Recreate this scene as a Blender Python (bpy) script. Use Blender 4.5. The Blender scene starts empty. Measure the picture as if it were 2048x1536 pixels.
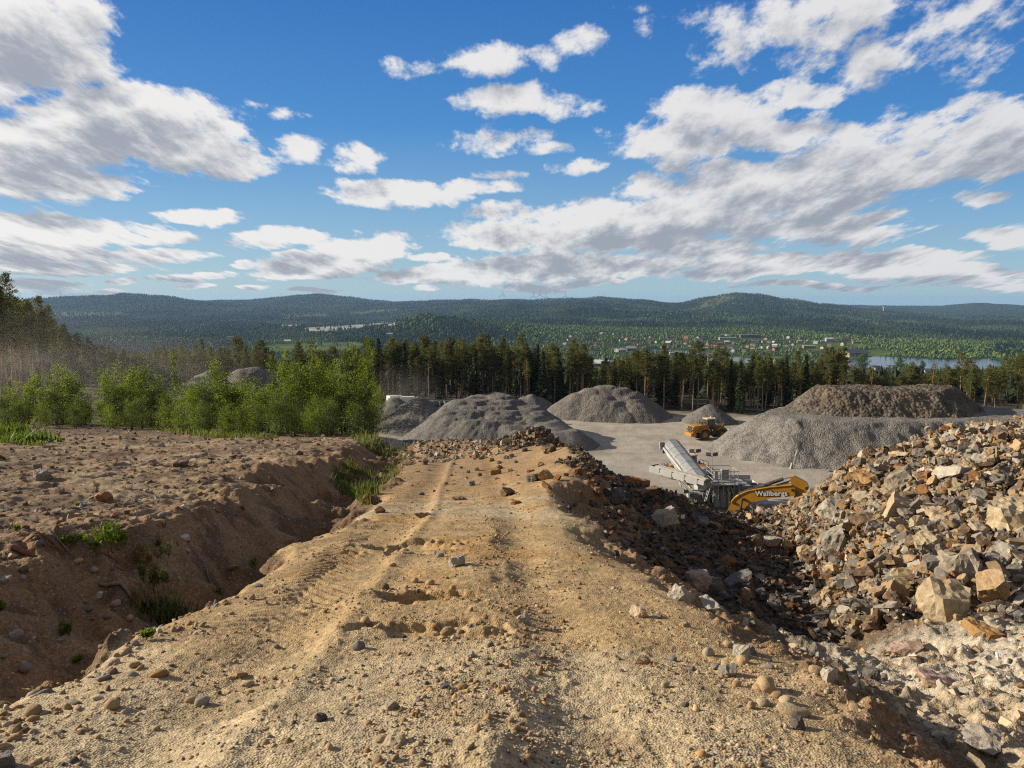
import bpy, bmesh, math, random
import numpy as np
from mathutils import Vector, Matrix, Euler

R = math.radians
random.seed(7)
RNG = np.random.default_rng(7)
scene = bpy.context.scene
COL = scene.collection

# ------------------------------------------------------------------ camera numbers
F = 1518.0                      # focal length in pixels of the 2048 wide photograph
PITCH = math.atan((768 - 600) / F)
CP, SP = math.cos(PITCH), math.sin(PITCH)


def slope(py):
    """height per metre of forward distance of the sight line through photo row py (centre column)"""
    a = (768 - np.asarray(py, float)) / F
    return (a * CP - SP) / (CP + a * SP)


def xr(px, py):
    a = (768 - np.asarray(py, float)) / F
    return ((np.asarray(px, float) - 1024) / F) / (CP + a * SP)


def to_px(x, y, z):
    d = y * CP - z * SP
    up = y * SP + z * CP
    d = np.where(np.abs(d) < 1e-6, 1e-6, d)
    return 1024 + F * x / d, 768 - F * up / d


def at(px, py, Y):
    return Vector((float(xr(px, py)) * Y, Y, float(slope(py)) * Y))


# ------------------------------------------------------------------ numpy noise
def _hash(ix, iy, seed):
    h = (ix.astype(np.int64) * 374761393 + iy.astype(np.int64) * 668265263 + seed * 1442695041) & 0xFFFFFFFF
    h = ((h ^ (h >> 13)) * 1274126177) & 0xFFFFFFFF
    return (h ^ (h >> 16)) & 0xFFFFFFFF


def gnoise(x, y, seed=0):
    x = np.asarray(x, float); y = np.asarray(y, float)
    ix = np.floor(x); iy = np.floor(y)
    fx = x - ix; fy = y - iy
    ux = fx * fx * fx * (fx * (fx * 6 - 15) + 10)
    uy = fy * fy * fy * (fy * (fy * 6 - 15) + 10)

    def g(dx, dy):
        a = _hash(ix + dx, iy + dy, seed) * (2 * math.pi / 4294967296.0)
        return np.cos(a) * (fx - dx) + np.sin(a) * (fy - dy)
    n0 = g(0, 0) * (1 - ux) + g(1, 0) * ux
    n1 = g(0, 1) * (1 - ux) + g(1, 1) * ux
    return (n0 * (1 - uy) + n1 * uy) * 1.5


def fbm(x, y, octaves=4, seed=0, gain=0.5, lac=2.03):
    s = 0; a = 1.0
    for i in range(octaves):
        s = s + a * gnoise(x, y, seed + i * 17)
        x = x * lac + 3.7; y = y * lac - 1.3
        a *= gain
    return s


def ridge(x, y, octaves=4, seed=0, gain=0.5):
    s = 0; a = 1.0
    for i in range(octaves):
        s = s + a * (1 - np.abs(gnoise(x, y, seed + i * 13)) * 2)
        x = x * 2.07 + 1.7; y = y * 2.07 + 9.3
        a *= gain
    return s


def sstep(a, b, x):
    t = np.clip((x - a) / (b - a), 0, 1)
    return t * t * (3 - 2 * t)


# ------------------------------------------------------------------ mesh helpers
def mesh_np(name, verts, faces, smooth=False, cols=None):
    """faces: list of integer arrays (M,k). cols: (N,3) per vertex"""
    me = bpy.data.meshes.new(name)
    verts = np.asarray(verts, np.float32)
    me.vertices.add(len(verts))
    me.vertices.foreach_set('co', verts.ravel())
    faces = [np.asarray(f, np.int32) for f in faces if len(f)]
    nl = sum(f.size for f in faces); nf = sum(len(f) for f in faces)
    me.loops.add(nl)
    me.loops.foreach_set('vertex_index', np.concatenate([f.ravel() for f in faces]))
    me.polygons.add(nf)
    tot = np.concatenate([np.full(len(f), f.shape[1], np.int32) for f in faces])
    start = np.concatenate([[0], np.cumsum(tot)[:-1]]).astype(np.int32)
    me.polygons.foreach_set('loop_start', start)
    me.polygons.foreach_set('loop_total', tot)
    me.polygons.foreach_set('use_smooth', np.full(nf, bool(smooth)))
    me.update(calc_edges=True)
    if cols is not None:
        ca = me.color_attributes.new('Col', 'FLOAT_COLOR', 'POINT')
        c4 = np.ones((len(verts), 4), np.float32)
        c4[:, :3] = cols
        ca.data.foreach_set('color', c4.ravel())
    me.validate()
    return me


def add_obj(name, me, mat=None, parent=None, loc=None, rot=None):
    o = bpy.data.objects.new(name, me)
    COL.objects.link(o)
    if mat is not None and me is not None and not me.materials:
        me.materials.append(mat)
    if parent is not None:
        o.parent = parent
    if loc is not None:
        o.location = loc
    if rot is not None:
        o.rotation_euler = rot
    return o


def tag(o, label=None, cat=None, group=None, kind=None):
    if label: o['label'] = label
    if cat: o['category'] = cat
    if group: o['group'] = group
    if kind: o['kind'] = kind
    return o


def empty(name, loc=(0, 0, 0), rz=0, label=None, cat=None, group=None):
    o = bpy.data.objects.new(name, None)
    o.empty_display_size = 0.3
    COL.objects.link(o)
    o.location = loc
    o.rotation_euler = (0, 0, rz)
    return tag(o, label, cat, group)


def copy_tree(o, parent=None, kids={}):
    c = o.copy(); COL.objects.link(c)
    if parent is not None: c.parent = parent
    key = o.name
    if key not in kids: kids[key] = list(o.children)
    for ch in kids[key]:
        copy_tree(ch, c)
    return c


ORD = ['first', 'second', 'third', 'fourth', 'fifth', 'sixth', 'seventh', 'eighth', 'ninth', 'tenth', 'eleventh', 'twelfth']
PENDING = []


def later_label(o, base, px):
    """labels that may coincide: told apart afterwards by their order across the view"""
    PENDING.append((o, base, px))


def settle_labels():
    by = {}
    for o, b, px in PENDING:
        by.setdefault(b, []).append((px, o))
    for b, v in by.items():
        v.sort(key=lambda t: t[0])
        n = len(v)
        for i, (px, o) in enumerate(v):
            if n == 1:
                o['label'] = b
            elif n == 2:
                o['label'] = b + ', ' + ('left' if i == 0 else 'right') + ' of two'
            elif n <= 12:
                o['label'] = b + ', ' + ORD[i] + ' from left'
            else:
                o['label'] = b


class MB:
    """collects boxes, bars, tubes and prisms into ONE mesh"""

    def __init__(self):
        self.v = []; self.f = []

    def raw(self, vs, fs, M=None):
        n = len(self.v)
        for p in vs:
            p = Vector(p)
            self.v.append(tuple(M @ p) if M else tuple(p))
        for f in fs:
            self.f.append(tuple(i + n for i in f))
        return self

    def box(self, c, s, rot=(0, 0, 0), ch=0.0, taper=1.0):
        x, y, z = [k / 2 for k in s]
        M = Matrix.Translation(Vector(c)) @ Euler(rot).to_matrix().to_4x4()
        if ch <= 0:
            t = taper
            vs = [(-x, -y, -z), (x, -y, -z), (x, y, -z), (-x, y, -z), (-x * t, -y * t, z), (x * t, -y * t, z), (x * t, y * t, z), (-x * t, y * t, z)]
            fs = [(3, 2, 1, 0), (4, 5, 6, 7), (0, 1, 5, 4), (1, 2, 6, 5), (2, 3, 7, 6), (3, 0, 4, 7)]
            return self.raw(vs, fs, M)
        c_ = min(ch, x * .9, y * .9, z * .9)
        bm = bmesh.new()
        bmesh.ops.create_cube(bm, size=1, matrix=Matrix.Diagonal((2 * x, 2 * y, 2 * z, 1)))
        bmesh.ops.bevel(bm, geom=bm.edges[:], offset=c_, segments=2, affect='EDGES', profile=.6)
        bm.verts.index_update()
        self.raw([v.co[:] for v in bm.verts], [[v.index for v in f.verts] for f in bm.faces], M)
        bm.free()
        return self

    def tube(self, p0, p1, r0, r1=None, n=10, cap=True):
        p0 = Vector(p0); p1 = Vector(p1)
        r1 = r0 if r1 is None else r1
        d = (p1 - p0)
        if d.length < 1e-6: return self
        q = d.to_track_quat('Z', 'Y').to_matrix()
        vs = []
        for p, r in ((p0, r0), (p1, r1)):
            for i in range(n):
                a = 2 * math.pi * i / n
                vs.append(p + q @ Vector((math.cos(a) * r, math.sin(a) * r, 0)))
        fs = [(i, (i + 1) % n, n + (i + 1) % n, n + i) for i in range(n)]
        if cap:
            fs += [tuple(range(n - 1, -1, -1)), tuple(range(n, 2 * n))]
        return self.raw(vs, fs)

    def path(self, pts, rs, n=7):
        """a bent tapering tube through pts"""
        pts = [Vector(p) for p in pts]
        vs = []; fs = []
        for k, p in enumerate(pts):
            d = (pts[min(k + 1, len(pts) - 1)] - pts[max(k - 1, 0)]).normalized()
            q = d.to_track_quat('Z', 'Y').to_matrix()
            for i in range(n):
                a = 2 * math.pi * i / n
                vs.append(p + q @ Vector((math.cos(a) * rs[k], math.sin(a) * rs[k], 0)))
        for k in range(len(pts) - 1):
            fs += [(k * n + i, k * n + (i + 1) % n, (k + 1) * n + (i + 1) % n, (k + 1) * n + i) for i in range(n)]
        fs += [tuple(range(n - 1, -1, -1)), tuple(range((len(pts) - 1) * n, len(pts) * n))]
        return self.raw(vs, fs)

    def bar(self, p0, p1, w, h=None):
        p0 = Vector(p0); p1 = Vector(p1); h = h or w
        d = p1 - p0
        M = Matrix.Translation((p0 + p1) / 2) @ d.to_track_quat('X', 'Z').to_matrix().to_4x4()
        x, y, z = d.length / 2, w / 2, h / 2
        vs = [(-x, -y, -z), (x, -y, -z), (x, y, -z), (-x, y, -z), (-x, -y, z), (x, -y, z), (x, y, z), (-x, y, z)]
        fs = [(3, 2, 1, 0), (4, 5, 6, 7), (0, 1, 5, 4), (1, 2, 6, 5), (2, 3, 7, 6), (3, 0, 4, 7)]
        return self.raw(vs, fs, M)

    def prism(self, poly, y0, y1, plane='xz', ch=0):
        """outline poly in the xz plane (counter-clockwise seen from -y) pulled from y0 to y1"""
        n = len(poly)
        if plane == 'xz':
            vs = [(a, y0, b) for a, b in poly] + [(a, y1, b) for a, b in poly]
        elif plane == 'yz':
            vs = [(y0, a, b) for a, b in poly] + [(y1, a, b) for a, b in poly]
        else:
            vs = [(a, b, y0) for a, b in poly] + [(a, b, y1) for a, b in poly]
        fs = [tuple(range(n)), tuple(range(2 * n - 1, n - 1, -1))] + [(i, n + i, n + (i + 1) % n, (i + 1) % n) for i in range(n)]
        return self.raw(vs, fs)

    def ring(self, c, axis, r_out, r_in, w, n=28):
        """solid ring (tyre) around axis 'y'"""
        prof = [(r_in, -w * .42), (r_out * .93, -w / 2), (r_out, -w * .36), (r_out, w * .36), (r_out * .93, w / 2), (r_in, w * .42)]
        m = len(prof); vs = []; fs = []
        for i in range(n):
            a = 2 * math.pi * i / n
            for r, yy in prof:
                vs.append((c[0] + math.cos(a) * r, c[1] + yy, c[2] + math.sin(a) * r))
        for i in range(n):
            j = (i + 1) % n
            for k in range(m):
                l = (k + 1) % m
                fs.append((i * m + k, i * m + l, j * m + l, j * m + k))
        return self.raw(vs, fs)

    def build(self, name, mat, parent=None, smooth=False, loc=None, rot=None):
        me = bpy.data.meshes.new(name)
        me.from_pydata(self.v, [], self.f)
        me.validate(); me.update()
        bm = bmesh.new(); bm.from_mesh(me)
        bmesh.ops.recalc_face_normals(bm, faces=bm.faces[:])
        bm.to_mesh(me); bm.free()
        if smooth:
            me.polygons.foreach_set('use_smooth', [True] * len(me.polygons))
        me.materials.append(mat)
        return add_obj(name, me, None, parent, loc, rot)


# ------------------------------------------------------------------ material helpers
def new_mat(name):
    m = bpy.data.materials.new(name); m.use_nodes = True
    nt = m.node_tree
    b = nt.nodes.get('Principled BSDF')
    b.inputs['Specular IOR Level'].default_value = 0.25
    return m, nt, b


def N(nt, typ, **kw):
    n = nt.nodes.new(typ)
    for k, v in kw.items():
        if k.startswith('i_'):
            n.inputs[k[2:]].default_value = v
        elif k.startswith('n_'):
            n.inputs[int(k[2:])].default_value = v
        else:
            setattr(n, k, v)
    return n


def mixc(nt, fac, a, b, mode='MIX'):
    n = nt.nodes.new('ShaderNodeMix'); n.data_type = 'RGBA'; n.blend_type = mode
    for sock, v in ((n.inputs[0], fac), (n.inputs[6], a), (n.inputs[7], b)):
        if isinstance(v, bpy.types.NodeSocket): nt.links.new(v, sock)
        elif isinstance(v, (int, float)): sock.default_value = v
        else: sock.default_value = (*v, 1)
    return n.outputs[2]


def rampf(nt, src, a, b, lo=0.0, hi=1.0, smooth=False):
    n = nt.nodes.new('ShaderNodeMapRange')
    n.inputs[1].default_value = a; n.inputs[2].default_value = b
    n.inputs[3].default_value = lo; n.inputs[4].default_value = hi
    if smooth: n.interpolation_type = 'SMOOTHSTEP'
    nt.links.new(src, n.inputs[0])
    return n.outputs[0]


def noise_out(nt, vec, scale, detail=4, rough=.55):
    n = N(nt, 'ShaderNodeTexNoise')
    n.inputs['Scale'].default_value = scale; n.inputs['Detail'].default_value = detail; n.inputs['Roughness'].default_value = rough
    if vec is not None: nt.links.new(vec, n.inputs['Vector'])
    return n.outputs[0]


def plain(name, col, rough=.7, var=.12, scale=3.0, metal=0.0, spec=.3, dirt=None):
    """painted / plain surface with soft wear so that it is never perfectly even"""
    m, nt, b = new_mat(name)
    tc = N(nt, 'ShaderNodeTexCoord')
    n1 = noise_out(nt, tc.outputs['Object'], scale, 5, .6)
    f = rampf(nt, n1, .3, .7, 1 - var, 1 + var)
    v = N(nt, 'ShaderNodeCombineColor')
    for i in range(3): nt.links.new(f, v.inputs[i])
    c = mixc(nt, 1.0, col, v.outputs[0], 'MULTIPLY')
    if dirt:
        n2 = noise_out(nt, tc.outputs['Object'], scale * 2.3, 6, .65)
        c = mixc(nt, rampf(nt, n2, .5, .72, 0, dirt[1]), c, dirt[0])
    nt.links.new(c, b.inputs['Base Color'])
    b.inputs['Roughness'].default_value = rough
    b.inputs['Metallic'].default_value = metal
    b.inputs['Specular IOR Level'].default_value = spec
    return m
# ------------------------------------------------------------------ near terrain: lofted cross sections
# columns: far left, left bench, bench rim, ditch left, ditch right, track left edge, track middle, track right rim, slope foot, gully, heap shoulder, heap, far right
ST = [
 (0.0, [(-60,-1.0),(-15,-1.1),(-4.6,-1.2),(-3.2,-2.3),(-2.7,-2.35),(-2.0,-1.3),(-.3,-1.15),(1.45,-1.25),(2.6,-2.1),(3.2,-2.3),(6,-2.2),(15,-2.0),(60,-1)]),
 (2.5, [(-60,-1.4),(-15,-1.55),(-4.7,-1.6),(-3.3,-2.3),(-2.9,-2.42),(-2.30,-1.70),(-.3,-1.58),(1.25,-1.65),(1.8,-1.82),(2.4,-1.88),(6,-2.02),(15,-2.2),(60,-1.2)]),
 (4.0, [(-60,-1.7),(-15,-1.85),(-4.5,-1.88),(-3.3,-2.5),(-2.95,-2.65),(-2.42,-2.0),(-.3,-1.9),(1.42,-1.96),(1.95,-2.22),(2.6,-2.30),(5,-2.42),(15,-2.5),(60,-1.4)]),
 (6.0, [(-60,-2.0),(-15,-2.15),(-4.4,-2.22),(-3.35,-2.85),(-3.0,-3.0),(-2.52,-2.44),(-.4,-2.32),(1.12,-2.4),(2.0,-2.88),(2.9,-3.04),(5,-2.97),(12,-2.8),(60,-1.6)]),
 (9.0, [(-60,-2.2),(-18,-2.5),(-4.4,-2.62),(-3.4,-3.3),(-3.0,-3.42),(-2.52,-2.98),(-.5,-2.87),(.78,-2.93),(2.5,-4.15),(4.3,-4.35),(5.2,-3.9),(9,-3.62),(60,-2.2)]),
 (13.0,[(-60,-2.8),(-20,-3.2),(-4.95,-3.28),(-3.7,-3.98),(-3.2,-4.08),(-2.5,-3.7),(-.6,-3.62),(.80,-3.5),(2.9,-4.95),(5.6,-5.5),(7,-4.4),(9.5,-3.85),(40,-2.9)]),
 (18.0,[(-60,-3.6),(-20,-4.0),(-5.9,-4.0),(-4.3,-4.9),(-3.6,-5.05),(-3.0,-4.6),(-1.0,-4.5),(1.2,-4.02),(3.2,-5.25),(6.8,-6.5),(8.5,-4.7),(12,-3.68),(40,-2.9)]),
 (22.0,[(-60,-4.2),(-20,-4.6),(-5.9,-4.6),(-4.9,-5.45),(-4.1,-5.5),(-3.3,-5.3),(-1.2,-5.2),(1.8,-4.82),(3.7,-5.55),(7.8,-7.2),(10,-4.9),(14,-3.72),(40,-2.9)]),
 (28.0,[(-60,-5.0),(-22,-5.4),(-6.3,-5.5),(-5.4,-6.2),(-4.6,-6.3),(-3.8,-6.0),(-1.5,-5.9),(1.2,-5.5),(5,-7.25),(8.8,-8.2),(12,-7.75),(16,-5.2),(40,-3.0)]),
 (34.0,[(-60,-5.9),(-24,-6.3),(-6.6,-6.4),(-6,-6.9),(-5.0,-7.0),(-4.1,-6.4),(-1.5,-6.35),(2,-6.5),(6,-10.5),(9.5,-12),(13,-12),(20,-10),(60,-6)]),
 (38.0,[(-70,-6.4),(-26,-6.8),(-7,-7.0),(-6.3,-7.5),(-5.3,-7.7),(-4.3,-7.2),(-1.5,-7.3),(3,-8.5),(7,-13),(11,-14.5),(15,-14.5),(22,-14),(60,-10)]),
 (50.0,[(-90,-8.0),(-30,-8.5),(-9.5,-8.9),(-7,-11),(-5,-12.5),(-4,-12.7),(-1,-13.2),(4,-15),(9,-18),(13,-19),(18,-19.5),(30,-19.5),(80,-17)]),
 (75.0,[(-120,-10.8),(-40,-11.5),(-18,-13),(-11,-18),(-8,-20),(-5,-21.5),(0,-23),(6,-23.4),(12,-23.5),(20,-23.5),(35,-23.5),(60,-23.5),(130,-23.5)]),
 (110.0,[(-150,-13.5),(-70,-14.5),(-38,-15.5),(-27,-22),(-22,-23.4),(-15,-23.5),(0,-23.5),(10,-23.5),(20,-23.5),(30,-23.5),(50,-23.5),(80,-23.5),(160,-23.5)]),
 (150.0,[(-180,-17),(-90,-17.5),(-58,-19),(-46,-23),(-40,-23.5),(-25,-23.5),(0,-23.5),(10,-23.5),(20,-23.5),(30,-23.5),(60,-23.5),(90,-23.5),(200,-23.5)]),
 (185.0,[(-200,-19.5),(-100,-21),(-65,-23),(-50,-24),(-40,-24),(-25,-24),(0,-24),(10,-24),(20,-24),(30,-24),(60,-24),(90,-24),(220,-24)]),
 (300.0,[(-300,-33),(-130,-33),(-90,-33),(-60,-33),(-45,-33),(-25,-33),(0,-33),(10,-33),(20,-33),(40,-33),(80,-33),(120,-33),(300,-33)]),
]
STY = np.array([s[0] for s in ST])
STX = np.array([[p[0] for p in s[1]] for s in ST])
STZ = np.array([[p[1] for p in s[1]] for s in ST])
NK = STX.shape[1]


def loft(x, y):
    """-> (z, s): height and the running column number across the section"""
    x = np.asarray(x, float); y = np.asarray(y, float)
    X = [np.interp(y, STY, STX[:, k]) for k in range(NK)]
    Z = [np.interp(y, STY, STZ[:, k]) for k in range(NK)]
    z = np.where(x <= X[0], Z[0], Z[-1]); s = np.where(x <= X[0], 0.0, NK - 1.0)
    for k in range(NK - 1):
        m = (x > X[k]) & (x <= X[k + 1])
        t = (x - X[k]) / np.maximum(X[k + 1] - X[k], 1e-6)
        z = np.where(m, Z[k] + t * (Z[k + 1] - Z[k]), z)
        s = np.where(m, k + t, s)
    return z, s


def bump(x, y, cx, cy, rx, ry, h, p=2.0):
    d = ((x - cx) / rx) ** 2 + ((y - cy) / ry) ** 2
    return h * np.exp(-d ** (p / 2))


def track_x(y):
    return np.interp(y, STY, STX[:, 6])


def Hbase(x, y):
    x = np.asarray(x, float); y = np.asarray(y, float)
    near = 1 - sstep(60, 120, y)
    warp = near * (.16 * fbm(x / 1.1, y / 1.1, 3, 11) + .42 * fbm(x / 3.2, y / 3.2, 2, 12))
    xw = x + warp * sstep(.8, 2.2, np.abs(x - track_x(y)))
    z0, s = loft(xw, y)
    za, _ = loft(xw - .13, y); zb, _ = loft(xw + .13, y)
    z = (z0 + za + zb) / 3
    # the shoulder of the ditch bank is worn round
    wb = np.exp(-((s - 2.05) / .55) ** 2) * (y < 45)
    zc, _ = loft(xw - .55, y); zd, _ = loft(xw + .55, y)
    z = z * (1 - wb * .75) + wb * .75 * (z0 + za + zb + zc + zd) / 5
    # spoil heap at the end of the track, and the erosion scarps on the track
    z = z + bump(x, y, .9, 29.2, 1.7, 1.8, .75)
    z = z + bump(x, y, 1.9, 24.5, 1.0, 2.0, .25) + bump(x, y, 2.1, 20.5, 1.1, 4.0, .22)
    return z, s


SCARPS = [(860, 1190, .48, .26, .13), (838, 1090, .55, .45, .10), (850, 1252, .5, .2, .07), (905, 1262, .4, .18, .06)]
_sc = None


def scarps():
    global _sc
    if _sc is None:
        _sc = []
        for px, py, rx, ry, h in SCARPS:
            p = hit_base(px, py)
            _sc.append((p[0], p[1], rx, ry, h))
    return _sc


def Hnear(x, y, detail=True):
    x = np.asarray(x, float); y = np.asarray(y, float)
    z, s = Hbase(x, y)
    track = sstep(4.7, 5.1, s) * (1 - sstep(6.85, 7.1, s)) * (1 - sstep(24, 32, y))
    bench = 1 - sstep(1.9, 2.1, s)
    bank = sstep(1.9, 2.1, s) * (1 - sstep(4.7, 5.1, s))
    right = sstep(6.9, 7.3, s)
    nearm = 1 - sstep(45, 80, y)
    rubble = right * nearm * sstep(6.5, 9.5, y)
    rfront = right * nearm * (1 - sstep(6.5, 9.5, y))
    # scarps: sharp edged bites with a little lip uphill
    for cx, cy, rx, ry, h in scarps():
        u = (x - cx) / rx; v = (y - cy) / ry
        u2 = u + .55 * fbm(x * 3.2, y * 3.2, 3, 71); v2 = v + .55 * fbm(x * 3.2 + 9, y * 3.2, 3, 72)
        d = u2 * u2 + v2 * v2
        z = z - h * (1 - sstep(.45, 1.1, d)) * (.6 + .4 * sstep(.8, -.8, u2))
        z = z + h * .45 * np.exp(-((u2 + 1.25) ** 2 * 3 + v2 * v2))
    # wheel lanes
    lx = x - track_x(y)
    rut = np.exp(-((lx + 1.05) / .33) ** 2) + .8 * np.exp(-((lx - .62) / .26) ** 2)
    z = z - track * .06 * rut
    z = z + track * .055 * np.exp(-((lx - .26) / .17) ** 2) * (.35 + .9 * np.clip(fbm(x / .45, y / .7, 3, 31), -.3, 1)) * (1 - sstep(8, 12, y))
    z = z + track * .035 * np.exp(-((lx + .75) / .10) ** 2)
    tread = np.sin((y * 1.0 + np.abs(lx + 1.35) * .9) / .17 * 2 * math.pi)
    z = z + track * .016 * tread * (np.exp(-((lx + 1.35) / .30) ** 4) * sstep(4.0, 6.5, y) + .7 * np.exp(-((lx - .66) / .24) ** 4) * sstep(5.5, 7.5, y)) * (1 - sstep(12, 16, y)) * (.35 + .65 * sstep(-.2, .3, fbm(x / .9, y / .9, 2, 33)))
    # broad unevenness
    z = z + nearm * (bench * .07 + bank * .24 + rubble * .24 + rfront * .13 + track * .028) * fbm(x / 1.35, y / 1.35, 3, 41)
    lump = ridge(x / .62, y / .62, 3, 43) - .9
    z = z + nearm * (bench * .013 + bank * .07 + rfront * .06 + rubble * .10) * lump
    hole = sstep(.25, .6, fbm(x / .9 + 5, y / 1.6, 3, 47))
    z = z + nearm * bench * (.05 * hole - .03 * sstep(.3, .6, fbm(x / .8, y / 1.5, 3, 48)))
    # gullies running down the ditch bank
    z = z - nearm * bank * .10 * sstep(.0, .7, ridge(y / .55 + .15 * x, x / 3., 3, 52) - .55) * sstep(2.0, 2.7, s)
    far = sstep(40, 75, y)
    z = z + far * .10 * fbm(x / 5, y / 5, 3, 61)
    if detail:
        fine = 1 - sstep(16, 34, y)
        z = z + fine * (track * .008 + bench * .026 + bank * .032 + right * .04) * fbm(x / .22, y / .22, 3, 81, .55)
        clod = np.clip(fbm(x / .11, y / .11, 2, 83) - .18, 0, 1)
        patch = sstep(-.05, .45, fbm(x / .75, y / .75, 2, 84))
        z = z + fine * (track * .016 * patch + bench * .022 * patch + bank * .045 * patch + rfront * .05) * clod
        z = z + (1 - sstep(5, 12, y)) * .0075 * fbm(x / .045, y / .045, 2, 86, .6) * (track * .6 + right * 1.3 + bank + bench)
    return z, s


# ------------------------------------------------------------------ far terrain: sight-line tables
PXC = np.array([-400, 0, 80, 150, 200, 250, 330, 400, 450, 520, 560, 600, 640, 700, 750, 800, 850, 900, 950, 1000, 1050, 1100, 1150, 1200, 1280, 1350, 1420, 1470, 1520, 1580, 1650, 1750, 1800, 1850, 1950, 2000, 2100, 2500], float)


def row(d):
    k = sorted(d)
    return np.interp(PXC, k, [d[i] for i in k])


FT = [
 (300, None, -33.0), (600, None, -88.0), (900, None, -116.0), (1200, None, -123.5), (1500, None, -125.0), (1950, None, -125.0),
 (2500, row({-400: 655, 0: 664, 150: 670, 450: 674, 700: 668, 760: 652, 850: 633, 950: 641, 1050: 656, 1150: 666, 1280: 670, 1500: 672, 1650: 674, 1800: 681, 1950: 685, 2500: 682}), None),
 (3200, row({-400: 645, 0: 650, 150: 657, 450: 658, 750: 656, 850: 655, 950: 652, 1050: 648, 1150: 648, 1280: 650, 1500: 649, 1650: 652, 1800: 660, 1950: 668, 2500: 668}), None),
 (4200, row({-400: 630, 0: 634, 150: 634, 330: 638, 450: 646, 750: 648, 850: 642, 950: 630, 1050: 622, 1150: 620, 1280: 626, 1350: 628, 1500: 624, 1650: 634, 1800: 646, 1950: 652, 2500: 654}), None),
 (5200, row({-400: 612, 0: 615, 150: 614, 330: 618, 450: 626, 600: 629, 750: 630, 850: 622, 950: 614, 1050: 611, 1150: 609, 1280: 611, 1350: 614, 1420: 604, 1470: 599, 1520: 600, 1580: 608, 1650: 618, 1800: 632, 1950: 640, 2500: 644}), None),
 (5900, row({-400: 600, 0: 606, 150: 595, 250: 588, 330: 595, 450: 613, 600: 615, 750: 615, 850: 611, 950: 607, 1050: 605, 1150: 603, 1280: 607, 1350: 611, 1420: 595, 1470: 589, 1520: 592, 1580: 602, 1650: 612, 1750: 621, 1800: 629, 1950: 638, 2500: 641}), None),
 (7200, row({-400: 604, 0: 606, 150: 602, 250: 603, 330: 604, 400: 603, 480: 600, 560: 596, 640: 591, 700: 597, 760: 604, 850: 606, 920: 603, 1000: 601, 1080: 603, 1150: 597, 1200: 595, 1280: 601, 1350: 609, 1580: 612, 1650: 616, 1800: 628, 2000: 626, 2500: 626}), None),
 (9000, row({-400: 608, 330: 607, 600: 606, 1050: 606, 1350: 608, 1580: 609, 1620: 608, 1750: 612, 1850: 614, 1900: 610, 1950: 607, 2000: 609, 2100: 614, 2500: 616}), None),
 (11000, row({-400: 612, 1500: 611, 1850: 611, 2500: 612}), None),
 (15000, row({-400: 616, 2500: 616}), None),
]
FY = np.array([f[0] for f in FT], float)
FZ = np.array([np.full(len(PXC), f[2]) if f[1] is None else slope(f[1]) * f[0] for f in FT])


def Hfar(x, y, detail=True):
    x = np.asarray(x, float); y = np.asarray(y, float)
    r = np.hypot(x, y)
    Y = np.maximum(y, .35 * r)
    P = np.clip(1024 + F * 1.006 * x / Y, -400, 2500)
    iy = np.clip(np.searchsorted(FY, Y) - 1, 0, len(FY) - 2)
    ty = np.clip((Y - FY[iy]) / (FY[iy + 1] - FY[iy]), 0, 1)
    ty = np.where(FY[iy] >= 1900, ty * ty * (3 - 2 * ty) * .6 + ty * .4, ty)
    ip = np.clip(np.searchsorted(PXC, P) - 1, 0, len(PXC) - 2)
    tp = np.clip((P - PXC[ip]) / (PXC[ip + 1] - PXC[ip]), 0, 1)
    tp = tp * tp * (3 - 2 * tp) * .7 + tp * .3

    def zrow(i):
        return FZ[i, ip] * (1 - tp) + FZ[i, ip + 1] * tp
    z = zrow(iy) * (1 - ty) + zrow(iy + 1) * ty
    amp = sstep(2100, 4200, Y) * (1 - sstep(8500, 12000, Y))
    z = z + amp * (17 * fbm(x / 800, y / 620, 4, 101) + 5 * ridge(x / 420, y / 520, 2, 103) - 5)
    z = z + (1 - amp) * sstep(300, 900, Y) * 1.2 * fbm(x / 160, y / 160, 2, 105)
    return z


def H(x, y, detail=True):
    x = np.atleast_1d(np.asarray(x, float)); y = np.atleast_1d(np.asarray(y, float))
    r = np.hypot(x, y)
    z = np.empty(r.shape)
    m = r <= 300
    if m.any(): z[m] = Hnear(x[m], y[m], detail)[0]
    if (~m).any(): z[~m] = Hfar(x[~m], y[~m])
    return z


_YS = np.concatenate([np.geomspace(1.2, 60, 900), np.geomspace(60.3, 320, 420)])


def hit_base(px, py, fn=None):
    s = float(slope(py)); u = float(xr(px, py))
    z = Hbase(u * _YS, _YS)[0] if fn is None else fn(u * _YS, _YS)
    d = s * _YS - z
    k = np.nonzero(d <= 0)[0]
    if not len(k): return None
    k = k[0]
    if k == 0: Y = _YS[0]
    else:
        t = d[k - 1] / (d[k - 1] - d[k]); Y = _YS[k - 1] + t * (_YS[k] - _YS[k - 1])
    return (u * Y, Y, s * Y)


def hit(px, py):
    return hit_base(px, py, lambda x, y: Hnear(x, y, False)[0])


_FYS = np.geomspace(300, 11000, 1500)


def hit_far(px, py):
    s = float(slope(py)); u = float(xr(px, py))
    d = s * _FYS - Hfar(u * _FYS, _FYS)
    k = np.nonzero(d <= 0)[0]
    if not len(k): return None
    Y = _FYS[k[0]]
    return (u * Y, Y, float(Hfar(np.array([u * Y]), np.array([Y]))[0]))


def zn(x, y):
    return float(H(x, y, True)[0])


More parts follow.
